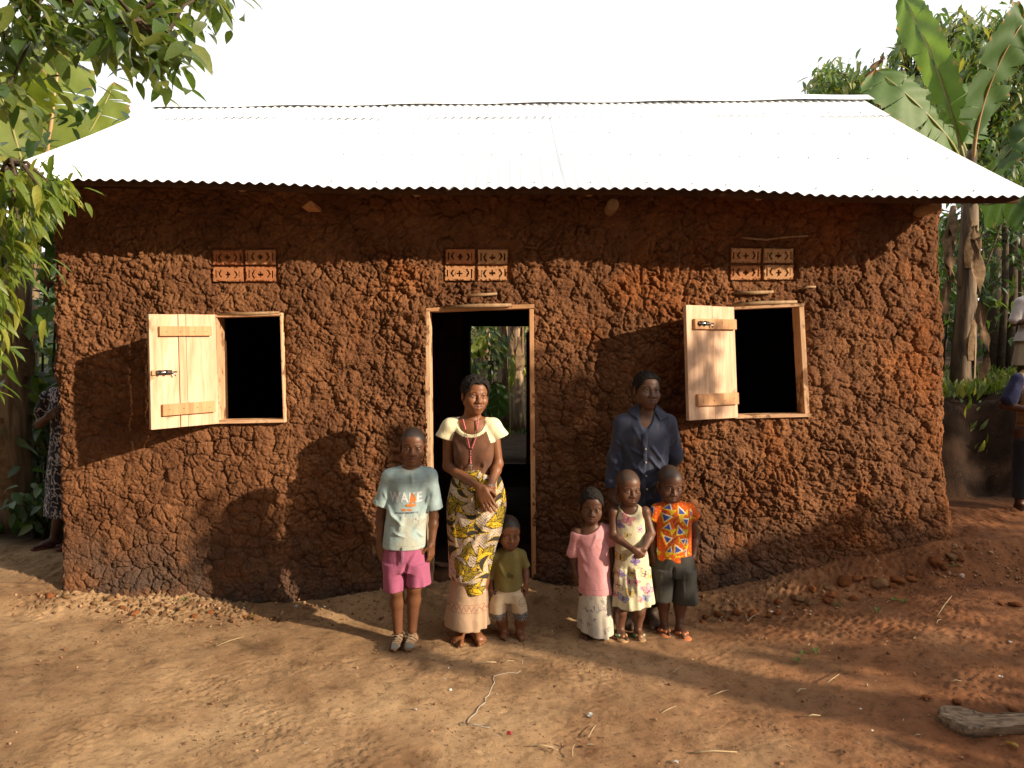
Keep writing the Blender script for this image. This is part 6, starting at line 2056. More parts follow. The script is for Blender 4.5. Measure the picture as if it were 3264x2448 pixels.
    S.half((0.0, 0, -1), J(2110, 1907), J(2045, 1950, -0.3), J(2140, 1880, 0.3))
    S.hollow(0.009, J(1, 1880).z)
    finish(S, 'shorts', M_CLOTH, root, flat_col((0.048, 0.045, 0.040)), 1, 0.5, creases(72, 0.0064, 8, 4, 0.5, [(J(2148, 1810, -.1), (0, 0, -1), 0.12, 0.010, -0.010), (J(2180, 1830, -.1), (0.05, 0, -1), 0.16, 0.006, 0.005), (J(2110, 1830, -.1), (-0.05, 0, -1), 0.16, 0.006, 0.005)]))
    for A, an, i in ((A1, -0.12, 1), (A2, 0.22, -1)):
        sandal(root, (0.50, 0.165, 0.060), (0.58, 0.20, 0.075), A, an, 0.182, i)
build_orange()

# ------------------------------------------------------------------ three onlookers half hidden at the edges
def onlooker(D, joints, base, label, head_at, hsize, yaw, child):
    pass

def build_onlookers():
    base, lip = (0.09, 0.04, 0.023), (0.12, 0.055, 0.045)
    # child on the bank at the right edge
    D = 7.3
    J = lambda x, y, d=0.0: P(x, y, D + d)
    zb = gz(J(3285, 1100).x, D)
    top = zb + 1.22
    xc = J(3288, 1100).x
    W = lambda x, z, d=0.0: Vector((xc + x, D + d, zb + z))
    head = Head(W(0.0, 1.10, -0.085), 0.95, yaw=-0.3, child=0.6)
    B = SDF((xc - 0.32, D - 0.25, zb - 0.05), (xc + 0.32, D + 0.2, zb + 1.3), 0.0055)
    rows = [(zb + 0.50, xc, D, 0.13, 0.10), (zb + 0.62, xc, D, 0.125, 0.095), (zb + 0.80, xc, D, 0.13, 0.09), (zb + 0.92, xc, D, 0.135, 0.08), (zb + 0.97, xc, D, 0.09, 0.065)]
    B.loft(rows, grow=-0.012)
    head.build(B, neck_to=W(0, 0.95), neck_r=0.042)
    arm(B, W(-0.14, 0.90), W(-0.19, 0.68, 0.0), W(-0.06, 0.72, -0.15), 0.034, 0.028, 0.02)
    arm(B, W(0.14, 0.90), W(0.18, 0.68, 0.02), W(0.15, 0.50, -0.03), 0.034, 0.028, 0.02)
    hand(B, W(-0.06, 0.72, -0.15), (0.8, -0.2, 0.3), (0, 0.9, 0.1), 0.13, 0.5, 1)
    hand(B, W(0.15, 0.50, -0.03), (0, -0.1, -1), (-0.8, 0.5, 0), 0.13, 0.4, -1)
    for s_ in (-1, 1):
        leg(B, W(s_ * 0.07, 0.5), W(s_ * 0.07, 0.30), W(s_ * 0.07, 0.06, 0.02), 0.065, 0.045, 0.03)
        foot(B, W(s_ * 0.07, 0.05, 0.02), s_ * 0.1, 0.18, -s_, zg=zb)
    root = person_root(B, skin_col(head, base, lip), 'child in a whitish blouse and beige skirt on the grassy bank at the right edge')
    head.add_hair(root, t=0.008, h=0.005); head.add_eyes(root)
    G = SDF((xc - 0.32, D - 0.22, zb + 0.42), (xc + 0.32, D + 0.2, zb + 1.02), 0.0055)
    G.loft([(zb + 0.50, xc, D, 0.175, 0.125)] + rows[1:])
    for s_ in (-1, 1):
        G.cone(W(s_ * 0.09, 0.93), W(s_ * 0.14, 0.90), 0.035, 0.045, 0.02); G.cone(W(s_ * 0.14, 0.90), W(s_ * 0.185, 0.72), 0.047, 0.055, 0.02)
    finish(G, 'blouse', M_CLOTH, root, flat_col((0.52, 0.47, 0.46)), 1, 0.5, creases(81, 0.005))
    G = SDF((xc - 0.3, D - 0.22, zb + 0.2), (xc + 0.3, D + 0.2, zb + 0.6), 0.0055)
    G.loft([(zb + 0.25, xc, D, 0.175, 0.14), (zb + 0.45, xc, D, 0.15, 0.115), (zb + 0.56, xc, D, 0.13, 0.10)], fold=folds(6, 0.008, 0.5, zb + 0.25, zb + 0.55))
    finish(G, 'skirt', M_CLOTH, root, flat_col((0.36, 0.28, 0.20)), 1, 0.5)
    # child below the bank
    D = 5.75
    zb = gz(3.6, D)
    xc = P(3300, 1300, D).x
    W = lambda x, z, d=0.0: Vector((xc + x, D + d, zb + z))
    head = Head(W(0.0, 1.30, -0.085), 0.96, yaw=-0.4, child=0.5)
    B = SDF((xc - 0.36, D - 0.25, zb - 0.05), (xc + 0.36, D + 0.2, zb + 1.5), 0.006)
    rows = [(zb + 0.66, xc, D, 0.135, 0.10), (zb + 0.80, xc, D, 0.135, 0.10), (zb + 1.0, xc, D, 0.145, 0.095), (zb + 1.10, xc, D, 0.15, 0.085), (zb + 1.16, xc, D, 0.10, 0.065)]
    B.loft(rows, grow=-0.014)
    head.build(B, neck_to=W(0, 1.13), neck_r=0.045)
    arm(B, W(-0.15, 1.08), W(-0.235, 0.875, 0.03), W(-0.10, 0.84, -0.16), 0.038, 0.032, 0.022)
    arm(B, W(0.15, 1.08), W(0.2, 0.86, 0.03), W(0.19, 0.66, -0.02), 0.038, 0.032, 0.022)
    hand(B, W(-0.10, 0.84, -0.16), (0.9, -0.3, 0.05), (0, 0.9, -0.2), 0.14, 0.5, 1)
    hand(B, W(0.19, 0.66, -0.02), (0, -0.1, -1), (-0.8, 0.5, 0), 0.14, 0.4, -1)
    for s_ in (-1, 1):
        leg(B, W(s_ * 0.08, 0.66), W(s_ * 0.085, 0.38), W(s_ * 0.085, 0.07, 0.02), 0.075, 0.05, 0.032)
        foot(B, W(s_ * 0.085, 0.06, 0.02), s_ * 0.1, 0.20, -s_, zg=gz(xc, D))
    root = person_root(B, skin_col(head, base, lip), 'child in a tan vest with dark blue sleeves below the bank at right edge')
    head.add_hair(root, t=0.006, h=0.005); head.add_eyes(root)
    G = SDF((xc - 0.36, D - 0.22, zb + 0.6), (xc + 0.36, D + 0.2, zb + 1.2), 0.0055)
    G.loft(rows)
    for s_ in (-1, 1):
        G.cone(W(s_ * 0.10, 1.12), W(s_ * 0.15, 1.08), 0.038, 0.05, 0.02); G.cone(W(s_ * 0.15, 1.08), W(s_ * 0.215, 0.93), 0.052, 0.062, 0.02)
    def vest(V):
        c = np.tile(np.array((0.27, 0.175, 0.085)), (len(V), 1))
        c[np.abs(V[:, 0] - xc) > 0.142] = (0.035, 0.038, 0.09)
        st = (np.abs(((V[:, 2] - zb) % 0.07) - 0.035) < 0.006) & (V[:, 2] < zb + 0.85)
        c[st] *= 0.7
        return c
    finish(G, 'shirt', M_CLOTH, root, vest, 1, 0.5, creases(83, 0.006))
    G = SDF((xc - 0.3, D - 0.22, zb + 0.0), (xc + 0.3, D + 0.2, zb + 0.75), 0.006)
    G.loft([(zb + 0.55, xc, D, 0.15, 0.11), (zb + 0.70, xc, D, 0.138, 0.104)])
    for s_ in (-1, 1):
        G.loft([(zb + 0.12, xc + s_ * 0.088, D, 0.065, 0.07), (zb + 0.60, xc + s_ * 0.075, D, 0.08, 0.10)])
    finish(G, 'trousers', M_CLOTH, root, flat_col((0.03, 0.034, 0.045)), 1, 0.5)
    # woman looking round the left corner
    D = 6.0
    zb = gz(-3.9, D)
    xc = P(222, 1400, D).x
    W = lambda x, z, d=0.0: Vector((xc + x, D + d, zb + z))
    head = Head(W(0.02, 1.50, -0.085), 1.0, yaw=0.5)
    B = SDF((xc - 0.45, D - 0.35, zb - 0.05), (xc + 0.35, D + 0.25, zb + 1.72), 0.006)
    rows = [(zb + 0.85, xc, D, 0.16, 0.12), (zb + 1.0, xc, D, 0.14, 0.11), (zb + 1.2, xc, D, 0.16, 0.115), (zb + 1.31, xc, D, 0.165, 0.10), (zb + 1.37, xc, D, 0.11, 0.07)]
    B.loft(rows, grow=-0.014)
    head.build(B, neck_to=W(0, 1.33), neck_r=0.052)
    arm(B, W(-0.17, 1.27), W(-0.285, 1.05, 0.05), W(-0.10, 1.13, -0.12), 0.045, 0.038, 0.026)
    arm(B, W(0.17, 1.27), W(0.22, 1.0, 0.03), W(0.2, 0.76, -0.02), 0.045, 0.038, 0.026)
    hand(B, W(-0.10, 1.13, -0.12), (0.8, -0.1, 0.5), (0, 0.9, -0.2), 0.17, 0.5, 1)
    hand(B, W(0.2, 0.76, -0.02), (0, -0.1, -1), (-0.8, 0.5, 0), 0.17, 0.4, -1)
    for s_ in (-1, 1):
        leg(B, W(s_ * 0.085, 0.8), W(s_ * 0.085, 0.45), W(s_ * 0.11 - 0.06, 0.09, 0.02), 0.08, 0.055, 0.034)
        foot(B, W(s_ * 0.11 - 0.06, 0.08, 0.02), -0.75, 0.24, -s_, zg=zb + 0.015)
    root = person_root(B, skin_col(head, base, lip), 'woman in a dark dress with white print half hidden behind the left wall corner')
    head.add_hair(root, t=0.015, h=0.006); head.add_eyes(root)
    G = SDF((xc - 0.45, D - 0.3, zb + 0.2), (xc + 0.4, D + 0.3, zb + 1.42), 0.0065)
    G.loft([(zb + 0.28, xc, D, 0.21, 0.17), (zb + 0.7, xc, D, 0.18, 0.14)] + rows, fold=folds(6, 0.008, 0.2, zb + 0.28, zb + 0.9))
    for s_ in (-1, 1):
        G.cone(W(s_ * 0.12, 1.33), W(s_ * 0.17, 1.28), 0.04, 0.055, 0.02); G.cone(W(s_ * 0.17, 1.28), W(s_ * 0.235, 1.15, 0.02), 0.057, 0.065, 0.02)
    def dr(V):
        c = np.tile(np.array((0.022, 0.020, 0.028)), (len(V), 1))
        n = np.abs(fbm(V[:, 0] * 34, V[:, 2] * 26, V[:, 1] * 20, seed=8, oct=2))
        c[n < 0.10] = (0.42, 0.38, 0.40)
        return c
    finish(G, 'dress', M_CLOTH, root, dr, 1, 0.5, creases(84, 0.006))
    for s_ in (-1, 1):
        sandal(root, (0.16, 0.05, 0.05), (0.10, 0.04, 0.05), np.array(W(s_ * 0.11 - 0.06, 0.08, 0.02)), -0.75, 0.25, -s_)
build_onlookers()
# ================================================================== vegetation
RN = np.random.default_rng(11)
def leaf_shape(L=1.0, W=0.4, seg=4, fold=0.25, bend=0.25, tip=1.0, curl=0.0, base=0.12):
    """leaf along +x, normal +z; two halves folded along the midrib"""
    t = np.linspace(0, 1, seg + 1)
    w = W * 0.5 * np.sin(np.pi * np.clip(t, 0, 1) ** (0.75 if tip >= 1 else 1.0)) ** 0.85
    w[0] = W * 0.02; w[-1] = W * 0.01
    x = base * 0 + t * L
    z = -bend * L * t ** 2
    V = []
    for i in range(seg + 1):
        for s in (-1, 0, 1):
            V.append((x[i], s * w[i], z[i] + abs(s) * w[i] * fold + curl * W * abs(s) * math.sin(t[i] * 9 + s)))
    Fq = []
    for i in range(seg):
        for k in (0, 1):
            a = i * 3 + k
            Fq.append((a, a + 1, a + 4, a + 3))
    return np.array(V), np.array(Fq)

SHAPES = {
    'broad': [leaf_shape(1, 0.44, 4, 0.22, b, 1.0) for b in (0.1, 0.25, 0.4)],
    'lance': [leaf_shape(1, 0.25, 5, 0.35, b, 1.0, c) for b, c in ((0.25, 0.08), (0.45, 0.12), (0.6, 0.1))],
    'slim': [leaf_shape(1, 0.30, 3, 0.25, b) for b in (0.2, 0.4, 0.55)],
    'clump': [leaf_shape(1, 0.55, 2, 0.3, b) for b in (0.15, 0.35)],
}

def frames(d, up):
    d = d / np.linalg.norm(d, axis=1)[:, None]
    z = up - (up * d).sum(1)[:, None] * d
    n = np.linalg.norm(z, axis=1)[:, None]
    z = np.where(n < 1e-3, np.array([[1.0, 0, 0]]), z / np.maximum(n, 1e-6))
    y = np.cross(z, d)
    return np.stack([d, y, z], 2)                      # columns

def scatter(name, pos, d, up, size, kind, mat, parent, stuff=True):
    """many leaves joined in one crown mesh"""
    R = frames(d, up) * size[:, None, None]
    vs, fs, n = [], [], 0
    sh = SHAPES[kind]
    which = RN.integers(0, len(sh), len(pos))
    for k, (V, Fq) in enumerate(sh):
        ix = np.where(which == k)[0]
        if not len(ix): continue
        W = np.einsum('nij,vj->nvi', R[ix], V) + pos[ix][:, None, :]
        f = Fq[None] + (np.arange(len(ix)) * len(V))[:, None, None] + n
        vs.append(W.reshape(-1, 3)); fs.append(f.reshape(-1, 4)); n += len(ix) * len(V)
    o = link(name, mesh_np(name, np.concatenate(vs), np.concatenate(fs), mat), parent)
    if stuff: o['kind'] = 'stuff'
    return o

LEAF_ME = {}
def leaf_objs(pos, d, up, size, kind, mat, parent):
    """leaves that can be picked apart: one object each, meshes shared"""
    R = frames(d, up)
    sh = SHAPES[kind]
    mi = parent_world(parent).inverted()
    for i in range(len(pos)):
        k = int(RN.integers(0, len(sh)))
        key = (kind, k, mat.name)
        if key not in LEAF_ME:
            LEAF_ME[key] = mesh_np('leaf', sh[k][0], sh[k][1], mat)
        o = bpy.data.objects.new('leaf', LEAF_ME[key])
        COL.objects.link(o)
        o.parent = parent; o.matrix_parent_inverse = mi
        M = Matrix(R[i].tolist()).to_4x4() @ Matrix.Scale(float(size[i]), 4)
        M.translation = Vector(pos[i])
        o.matrix_basis = M

M_BARK = simple('bark', (0.115, 0.085, 0.060), (0.055, 0.040, 0.030), 14, 0.95, 0.1, 0.6, 40, 0.01)
M_LF_A = leaf_mat('glossy_leaf', (0.055, 0.105, 0.025), (0.10, 0.145, 0.038), (0.19, 0.21, 0.06), 0.38, 0.38)
M_LF_B = leaf_mat('yellowing_leaf', (0.075, 0.14, 0.022), (0.16, 0.21, 0.036), (0.31, 0.31, 0.06), 0.42, 0.42)
M_LF_A2 = leaf_mat('glossy_leaf_mass', (0.055, 0.105, 0.025), (0.10, 0.145, 0.038), (0.19, 0.21, 0.06), 0.38, 0.38, island=True)
M_LF_B2 = leaf_mat('yellowing_leaf_mass', (0.075, 0.14, 0.022), (0.16, 0.21, 0.036), (0.31, 0.31, 0.06), 0.42, 0.42, island=True)
M_LF_S = leaf_mat('crown_leaf', (0.030, 0.062, 0.018), (0.052, 0.090, 0.024), (0.11, 0.13, 0.035), 0.45, 0.28, island=True)
M_LF_D = leaf_mat('shade_leaf', (0.030, 0.070, 0.022), (0.055, 0.105, 0.030), (0.11, 0.15, 0.04), 0.5, 0.25, island=True)
M_LF_R = leaf_mat('far_tree_leaf', (0.055, 0.11, 0.03), (0.10, 0.155, 0.042), (0.26, 0.24, 0.06), 0.45, 0.3, island=True)
M_LF_RO = leaf_mat('far_tree_leaf_single', (0.055, 0.11, 0.03), (0.10, 0.155, 0.042), (0.26, 0.24, 0.06), 0.45, 0.3)
M_LF_Y = leaf_mat('sun_toned_undergrowth', (0.12, 0.17, 0.035), (0.26, 0.28, 0.06), (0.48, 0.44, 0.14), 0.5, 0.4, island=True)  # leaf colours raised so the bushes beyond the back door look sunlit

def whorl(c, n, L, droop, out=None, spread=1.0, jitter=0.06):
    """leaves springing from a twig end"""
    pos, d, up, sz = [], [], [], []
    a0 = RN.uniform(0, 6.28)
    for i in range(n):
        a = a0 + i * 2.4 + RN.normal(0, 0.3)
        v = np.array([math.cos(a) * spread, math.sin(a) * spread, RN.normal(0.15, 0.35) - droop])
        if out is not None: v = v + np.array(out) * 0.8
        d.append(v); up.append(np.array([RN.normal(0, 0.35), RN.normal(0, 0.35) - 0.15, 1.0]))
        pos.append(np.array(c) + RN.normal(0, jitter, 3)); sz.append(L * RN.uniform(0.65, 1.15))
    return pos, d, up, sz

def cat4(ls):
    return tuple(np.array(sum((list(l[i]) for l in ls), [])) for i in range(4))

# ---- the branch that hangs in at the upper left
def left_tree():
    root = empty('broadleaf_tree', (-4.6, 2.6, gz(-4.6, 2.6)), 'glossy leaved tree whose branch hangs in at the upper left corner', 'tree')
    m = MB(); m.tube([(-4.6, 2.6, -0.2), (-4.55, 2.65, 1.5), (-4.3, 2.8, 2.9), (-4.1, 2.9, 4.4)], [0.16, 0.14, 0.12, 0.08], 10)
    m.obj('trunk', M_BARK, root, True)
    ctr = [(40, 30), (120, 5), (85, 95), (180, 60), (150, 130), (240, 30), (262, 105), (300, 5), (335, 85), (385, 35), (398, 140), (440, 95), (430, 190), (480, 130), (500, 60), (505, 180), (535, 115),
           (520, 10), (575, -25), (612, -10), (650, 10), (690, -10), (455, -5), (20, 150), (70, 185), (25, 240), (200, 150), (330, 150), (545, 165), (20, 320), (470, 215), (100, 40), (10, 80), (290, 60), (370, 100), (420, 40)]
    ls = []; l2 = []; tw = MB()
    hub = [P(-500, -250, 3.3), P(-100, -60, 3.2), P(200, -20, 3.15), P(420, 50, 3.1), P(520, 130, 3.05)]
    for i, (x, y) in enumerate(ctr):
        D = 3.1 + RN.uniform(-0.35, 0.35)
        c = P(x, y - 25, D)
        h = min(hub, key=lambda q: (q - c).length + (0.5 if q.x > c.x + 0.1 else 0))
        mid = (h + c) / 2 + Vector((0, 0, 0.05))
        tw.tube([h, mid, c], [0.012, 0.007, 0.004], 5)
        ls.append(whorl(c, 8, 0.128, 0.75, (0.25, 0, -0.1), 0.8, 0.035)); l2.append(whorl(np.array(c) + np.array([0.0, 0.12, 0.02]), 9, 0.115, 0.6, (0.2, 0, 0.0), 0.9, 0.06))
    big = MB(); big.tube([(-4.3, 2.8, 2.9)] + hub, [0.08, 0.05, 0.035, 0.026, 0.018, 0.009], 8)
    big.obj('branch', M_BARK, root, True)
    t = tw.obj('twigs', M_BARK, root, True); t['kind'] = 'stuff'
    pos, d, up, sz = cat4(ls)
    leaf_objs(pos, d, up, sz, 'broad', M_LF_A, root)
    pos, d, up, sz = cat4(l2)
    scatter('foliage', pos, d, up, sz, 'broad', M_LF_A2, root)
    # small round fruit on the twigs
    fm = simple('green_fruit', (0.22, 0.27, 0.06), None, 20, 0.4, 0.4)
    for (x, y) in ((350, 49), (388, 46), (330, 118), (452, 172), (465, 188)):
        B = MB(); p = P(x, y, 3.0)
        bm = bmesh.new(); bmesh.ops.create_icosphere(bm, subdivisions=2, radius=0.012, matrix=Matrix.Translation(p))
        me = bpy.data.meshes.new('fruit'); bm.to_mesh(me); bm.free(); me.materials.append(fm)
        for q in me.polygons: q.use_smooth = True
        link('fruit', me, root)
    # the rest of the crown out to the left and above
    n = 1500
    c = np.array([-4.6, 2.4, 4.6]) + RN.normal(0, 1, (n, 3)) * np.array([0.8, 0.9, 0.75])
    keep = (c[:, 0] < -0.80 * c[:, 1] - 0.25) | (c[:, 1] < 0.3)
    c = c[keep]; n = len(c)
    scatter('crown', c, RN.normal(0, 1, (n, 3)) + np.array([0, 0, -0.5]), RN.normal(0, .4, (n, 3)) + np.array([0, 0, 1]), RN.uniform(0.11, 0.17, n), 'broad', M_LF_S, root)
left_tree()

def left_sapling():
    root = empty('mango_sapling', (-3.2, 2.75, gz(-3.2, 2.75)), 'young tree with drooping yellow green leaves along the left edge', 'tree')
    m = MB(); m.tube([(-3.2, 2.75, -0.2), (-3.15, 2.8, 0.9), (-3.0, 2.85, 1.7), (-2.75, 2.9, 2.35)], [0.045, 0.04, 0.032, 0.02], 8)
    m.obj('trunk', M_BARK, root, True)
    ctr = [(-10, 530), (45, 550), (95, 560), (30, 600), (130, 580), (80, 600), (165, 580), (20, 640), (120, 640), (60, 690), (155, 640), (10, 730), (105, 700), (45, 780), (90, 770), (10, 840), (60, 850), (-10, 910), (35, 930), (10, 1000), (-5, 1080), (-40, 560), (-40, 700), (-40, 850), (-30, 1180), (190, 610), (140, 600), (60, 560)]
    ls = []; l2 = []; tw = MB()
    stem = [Vector((-3.2, 2.75, 0.8)), Vector((-3.0, 2.85, 1.7)), Vector((-2.75, 2.9, 2.35)), P(-60, 560, 2.9), P(20, 520, 2.85)]
    for (x, y) in ctr:
        x = x - (48 if y > 630 else 10)
        c = P(x, y, 2.85 + RN.uniform(-0.2, 0.25))
        h = min(stem, key=lambda q: (q - c).length)
        tw.tube([h, (h + c) / 2 + Vector((0, 0, 0.04)), c], [0.010, 0.007, 0.004], 5)
        ls.append(whorl(c, 9, 0.115, 0.75, (0.5, -0.1, -0.2), 0.7, 0.03)); l2.append(whorl(np.array(c) + np.array([-0.03, 0.10, 0.0]), 9, 0.105, 0.7, (0.3, 0, -0.1), 0.8, 0.05))
    t = tw.obj('twigs', M_BARK, root, True); t['kind'] = 'stuff'
    pos, d, up, sz = cat4(ls)
    leaf_objs(pos, d, up, sz, 'lance', M_LF_B, root)
    pos, d, up, sz = cat4(l2)
    scatter('foliage', pos, d, up, sz, 'lance', M_LF_B2, root)
left_sapling()

# ---- banana plants
def blade_mat(name, c1, c2, transl, rough=0.58):
    m, nt, b, out = new_mat(name)
    a = nd(nt, 'ShaderNodeAttribute', attribute_name='col')     # r: along the rib, g: across, b: dry edge
    sep = nt.nodes.new('ShaderNodeSeparateColor'); nt.links.new(a.outputs['Color'], sep.inputs[0])
    cmb = nt.nodes.new('ShaderNodeCombineXYZ'); nt.links.new(sep.outputs[0], cmb.inputs[0])
    f = noise(nt, mapped(nt, cmb.outputs[0], (90, 1, 1)), 1.0, 3, 0.6)
    c = ramp(nt, f, [(0.3, c1), (0.7, c2)]).outputs[0]
    big = noise(nt, objco(nt), 4, 3)
    c = mixc(nt, c, ramp(nt, big, [(0.3, (0.8, 0.82, 0.75)), (0.7, (1.2, 1.15, 1.1))]).outputs[0], 1, 'MULTIPLY')
    c = mixc(nt, c, (0.30, 0.17, 0.07), sep.outputs[2])
    nt.links.new(c, b.inputs['Base Color'])
    b.inputs['Roughness'].default_value = rough
    add_bump(nt, b, f, 0.12, 0.004)
    t = nt.nodes.new('ShaderNodeBsdfTranslucent')
    g = mixc(nt, c, (2.3, 2.1, 0.7), 1.0, 'MULTIPLY'); nt.links.new(g, t.inputs[0])
    mx = nt.nodes.new('ShaderNodeMixShader'); mx.inputs[0].default_value = transl
    nt.links.new(b.outputs[0], mx.inputs[1]); nt.links.new(t.outputs[0], mx.inputs[2]); nt.links.new(mx.outputs[0], out.inputs[0])
    return m
M_BAN_L = blade_mat('banana_blade_sun_tone', (0.14, 0.185, 0.042), (0.19, 0.235, 0.062), 0.42)  # brighter blade copy with sunlight put into its colour
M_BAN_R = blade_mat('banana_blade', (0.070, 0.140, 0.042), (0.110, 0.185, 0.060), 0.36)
M_BAN_D = blade_mat('banana_blade_shade_tone', (0.036, 0.085, 0.022), (0.056, 0.11, 0.032), 0.2)  # darker blade copy with the shade of backlit leaves in its colour
M_DRY = simple('dry_banana_leaf', (0.25, 0.165, 0.095), (0.10, 0.06, 0.035), 16, 0.9, 0.1, 0.5, 40, 0.01)
M_RIB = simple('leaf_rib', (0.30, 0.30, 0.10), (0.24, 0.22, 0.08), 8, 0.5, 0.4)
M_RIBP = simple('leaf_rib_pink', (0.42, 0.26, 0.13), (0.36, 0.24, 0.10), 8, 0.5, 0.4)

def spline(pts, n):
    pts = [np.array(p, float) for p in pts]
    P_ = [2 * pts[0] - pts[1]] + pts + [2 * pts[-1] - pts[-2]]
    out = []
    for i in np.linspace(0, len(pts) - 1 - 1e-6, n):
        k = int(i); t = i - k
        a, b, c, d = P_[k], P_[k + 1], P_[k + 2], P_[k + 3]
        out.append(0.5 * ((2 * b) + (-a + c) * t + (2 * a - 5 * b + 4 * c - d) * t * t + (-a + 3 * b - 3 * c + d) * t ** 3))
    return np.array(out)

def banana_leaf(parent, rib, hw, side, mat, ribmat, tears=6, drop=(0.25, 0.25), start=0.12, seed=1, dry=0.06, ribr=0.018, halves=(1, 1)):
    """blade torn into flaps on both sides of a curved rib"""
    rg = random.Random(seed)
    n = 64
    C = spline(rib, n)
    T = np.gradient(C, axis=0); T /= np.linalg.norm(T, axis=1)[:, None]
    S = np.array(side, float)[None] - (T @ np.array(side, float))[:, None] * T
    S /= np.linalg.norm(S, axis=1)[:, None]
    N = np.cross(T, S)
    t = np.linspace(0, 1, n)
    w = hw * np.clip(sstep(start - 0.02, start + 0.16, t), 0, 1) * np.clip(1 - np.clip((t - 0.72) / 0.28, 0, 1) ** 2, 0, 1) ** 0.6
    V, Q, colr = [], [], []
    m = 6
    for sgn in (-1, 1):
        cuts = sorted(rg.sample(range(int(n * (start + 0.1)), n - 3), tears)) + [n - 1]
        st = int(n * start); lo = st
        for ce in cuts:
            if ce - lo < 1: continue
            dr = drop[0 if sgn < 0 else 1] + rg.uniform(-0.16, 0.22)
            sl = rg.uniform(-0.05, 0.10)
            base = len(V)
            ln = rg.uniform(0.9, 1.05)
            gap = rg.uniform(0.0, 0.10)
            for j, i in enumerate(range(lo, ce + 1)):
                e = (j / max(ce - lo, 1) - 0.5)
                for k in range(m):
                    u = k / (m - 1)
                    wi = w[i] * ln * halves[0 if sgn < 0 else 1] * (1 + 0.05 * math.sin(i * 1.7 + seed) * (u > 0.9))
                    p = C[i] + S[i] * sgn * wi * u * math.cos(dr * u) + T[i] * (wi * u * (0.22 + sl) - e * gap * hw * u * 1.4) - N[i] * 0 + np.array([0, 0, -1.0]) * wi * math.sin(dr * u) * u * 0.9
                    p = p + N[i] * 0.012 * math.sin(6 * u + i * 0.5)
                    V.append(p); colr.append((i / n * 3.0 + 0.002 * k, u, 1.0 if (u > 0.93 and rg.random() < dry * 3) or t[i] > 0.97 and dry > .03 else 0.0))
            for j in range(ce - lo):
                for k in range(m - 1):
                    a = base + j * m + k
                    Q.append((a, a + 1, a + m + 1, a + m))
            lo = ce
    o = link('leaf', mesh_np('leaf', np.array(V), np.array(Q), mat, col=np.array(colr)), parent)
    mb = MB(); mb.tube([Vector(c) for c in C[::3]], list(np.linspace(ribr, ribr * 0.2, len(C[::3]))), 6)
    r = mb.obj('midrib', ribmat, o, True)
    return o

M_STEM = None
def stem_mat(name='banana_stem', g=1.0):
    m, nt, b, o_ = new_mat(name)
    co = objco(nt)
    f = noise(nt, mapped(nt, co, (1, 1, 0.12)), 16, 5, 0.65, 0.4)
    c = ramp(nt, f, [(p_, tuple(v * g for v in c_)) for p_, c_ in [(0.32, (0.03, 0.022, 0.016)), (0.48, (0.13, 0.085, 0.05)), (0.62, (0.24, 0.16, 0.095)), (0.78, (0.15, 0.15, 0.05))]]).outputs[0]
    nt.links.new(c, b.inputs['Base Color']); b.inputs['Roughness'].default_value = 0.8
    add_bump(nt, b, f, 0.5, 0.015)
    return m
M_STEM = stem_mat()
M_STEM2 = stem_mat('sun_toned_stem', 1.7)  # stem colours brightened to stand in for sunlight behind the house
def pseudostem(parent, a, b, r0, r1, name='trunk', seed=0, sheaths=5, mat=None):
    rg = random.Random(seed)
    a, b = Vector(a), Vector(b)
    m = MB()
    pts = [a.lerp(b, t) + Vector((math.sin(t * 5 + seed) * 0.02, 0, 0)) for t in np.linspace(0, 1, 10)]
    m.tube(pts, [r0 + (r1 - r0) * t for t in np.linspace(0, 1, 10)], 14)
    m.obj(name, mat or M_STEM, parent, True)
    for k in range(sheaths):
        t0 = rg.uniform(0.05, 0.75); ang = rg.uniform(-0.4, 3.5)
        r = r0 + (r1 - r0) * t0
        m = MB()
        o1 = Vector((math.cos(ang), -math.sin(ang), 0)) * (r * 0.98)
        L = rg.uniform(0.35, 0.9) * (b - a).length * 0.45
        w = r * rg.uniform(0.4, 0.8)
        tan = Vector((math.sin(ang), math.cos(ang), 0))
        p0 = a.lerp(b, t0)
        vs = []
        for i in range(6):
            s = i / 5
            c = p0 + Vector((0, 0, L * s)) + o1 * (1.02 + 0.10 * (1 - s) * rg.random())
            ww = w * (0.4 + 0.6 * math.sin(math.pi * min(1, s + 0.2)))
            vs += [c - tan * ww - o1 * 0.12, c + o1 * 0.05, c + tan * ww - o1 * 0.12]
        fs = []
        for i in range(5):
            for k2 in (0, 1):
                q = i * 3 + k2; fs.append((q, q + 1, q + 4, q + 3))
        m.add(vs, fs); m.obj('sheath', M_DRY if rg.random() < .7 else M_STEM, parent, True)

def dry_strip(parent, pts, w, seed=0, twist=2.0):
    rg = random.Random(seed)
    C = spline(pts, 26); V = []; Q = []
    for i, c in enumerate(C):
        a = twist * i / 26 * 3.0 + seed
        s = np.array([math.cos(a), 0.5 * math.sin(a), 0.15]); ww = w * (0.35 + 0.65 * abs(math.sin(i * 0.55 + seed))) * (1 - 0.4 * i / 26)
        fold_ = np.array([0, -0.4, 0.2]) * ww
        V += [c - s * ww, c - s * ww * 0.4 + fold_, c + s * ww * 0.4 - fold_ * 0.5, c + s * ww]
    for i in range(25):
        for k in range(3):
            q = i * 4 + k; Q.append((q, q + 1, q + 5, q + 4))
    link('dry_leaf', mesh_np('dry_leaf', np.array(V), np.array(Q), M_DRY), parent)

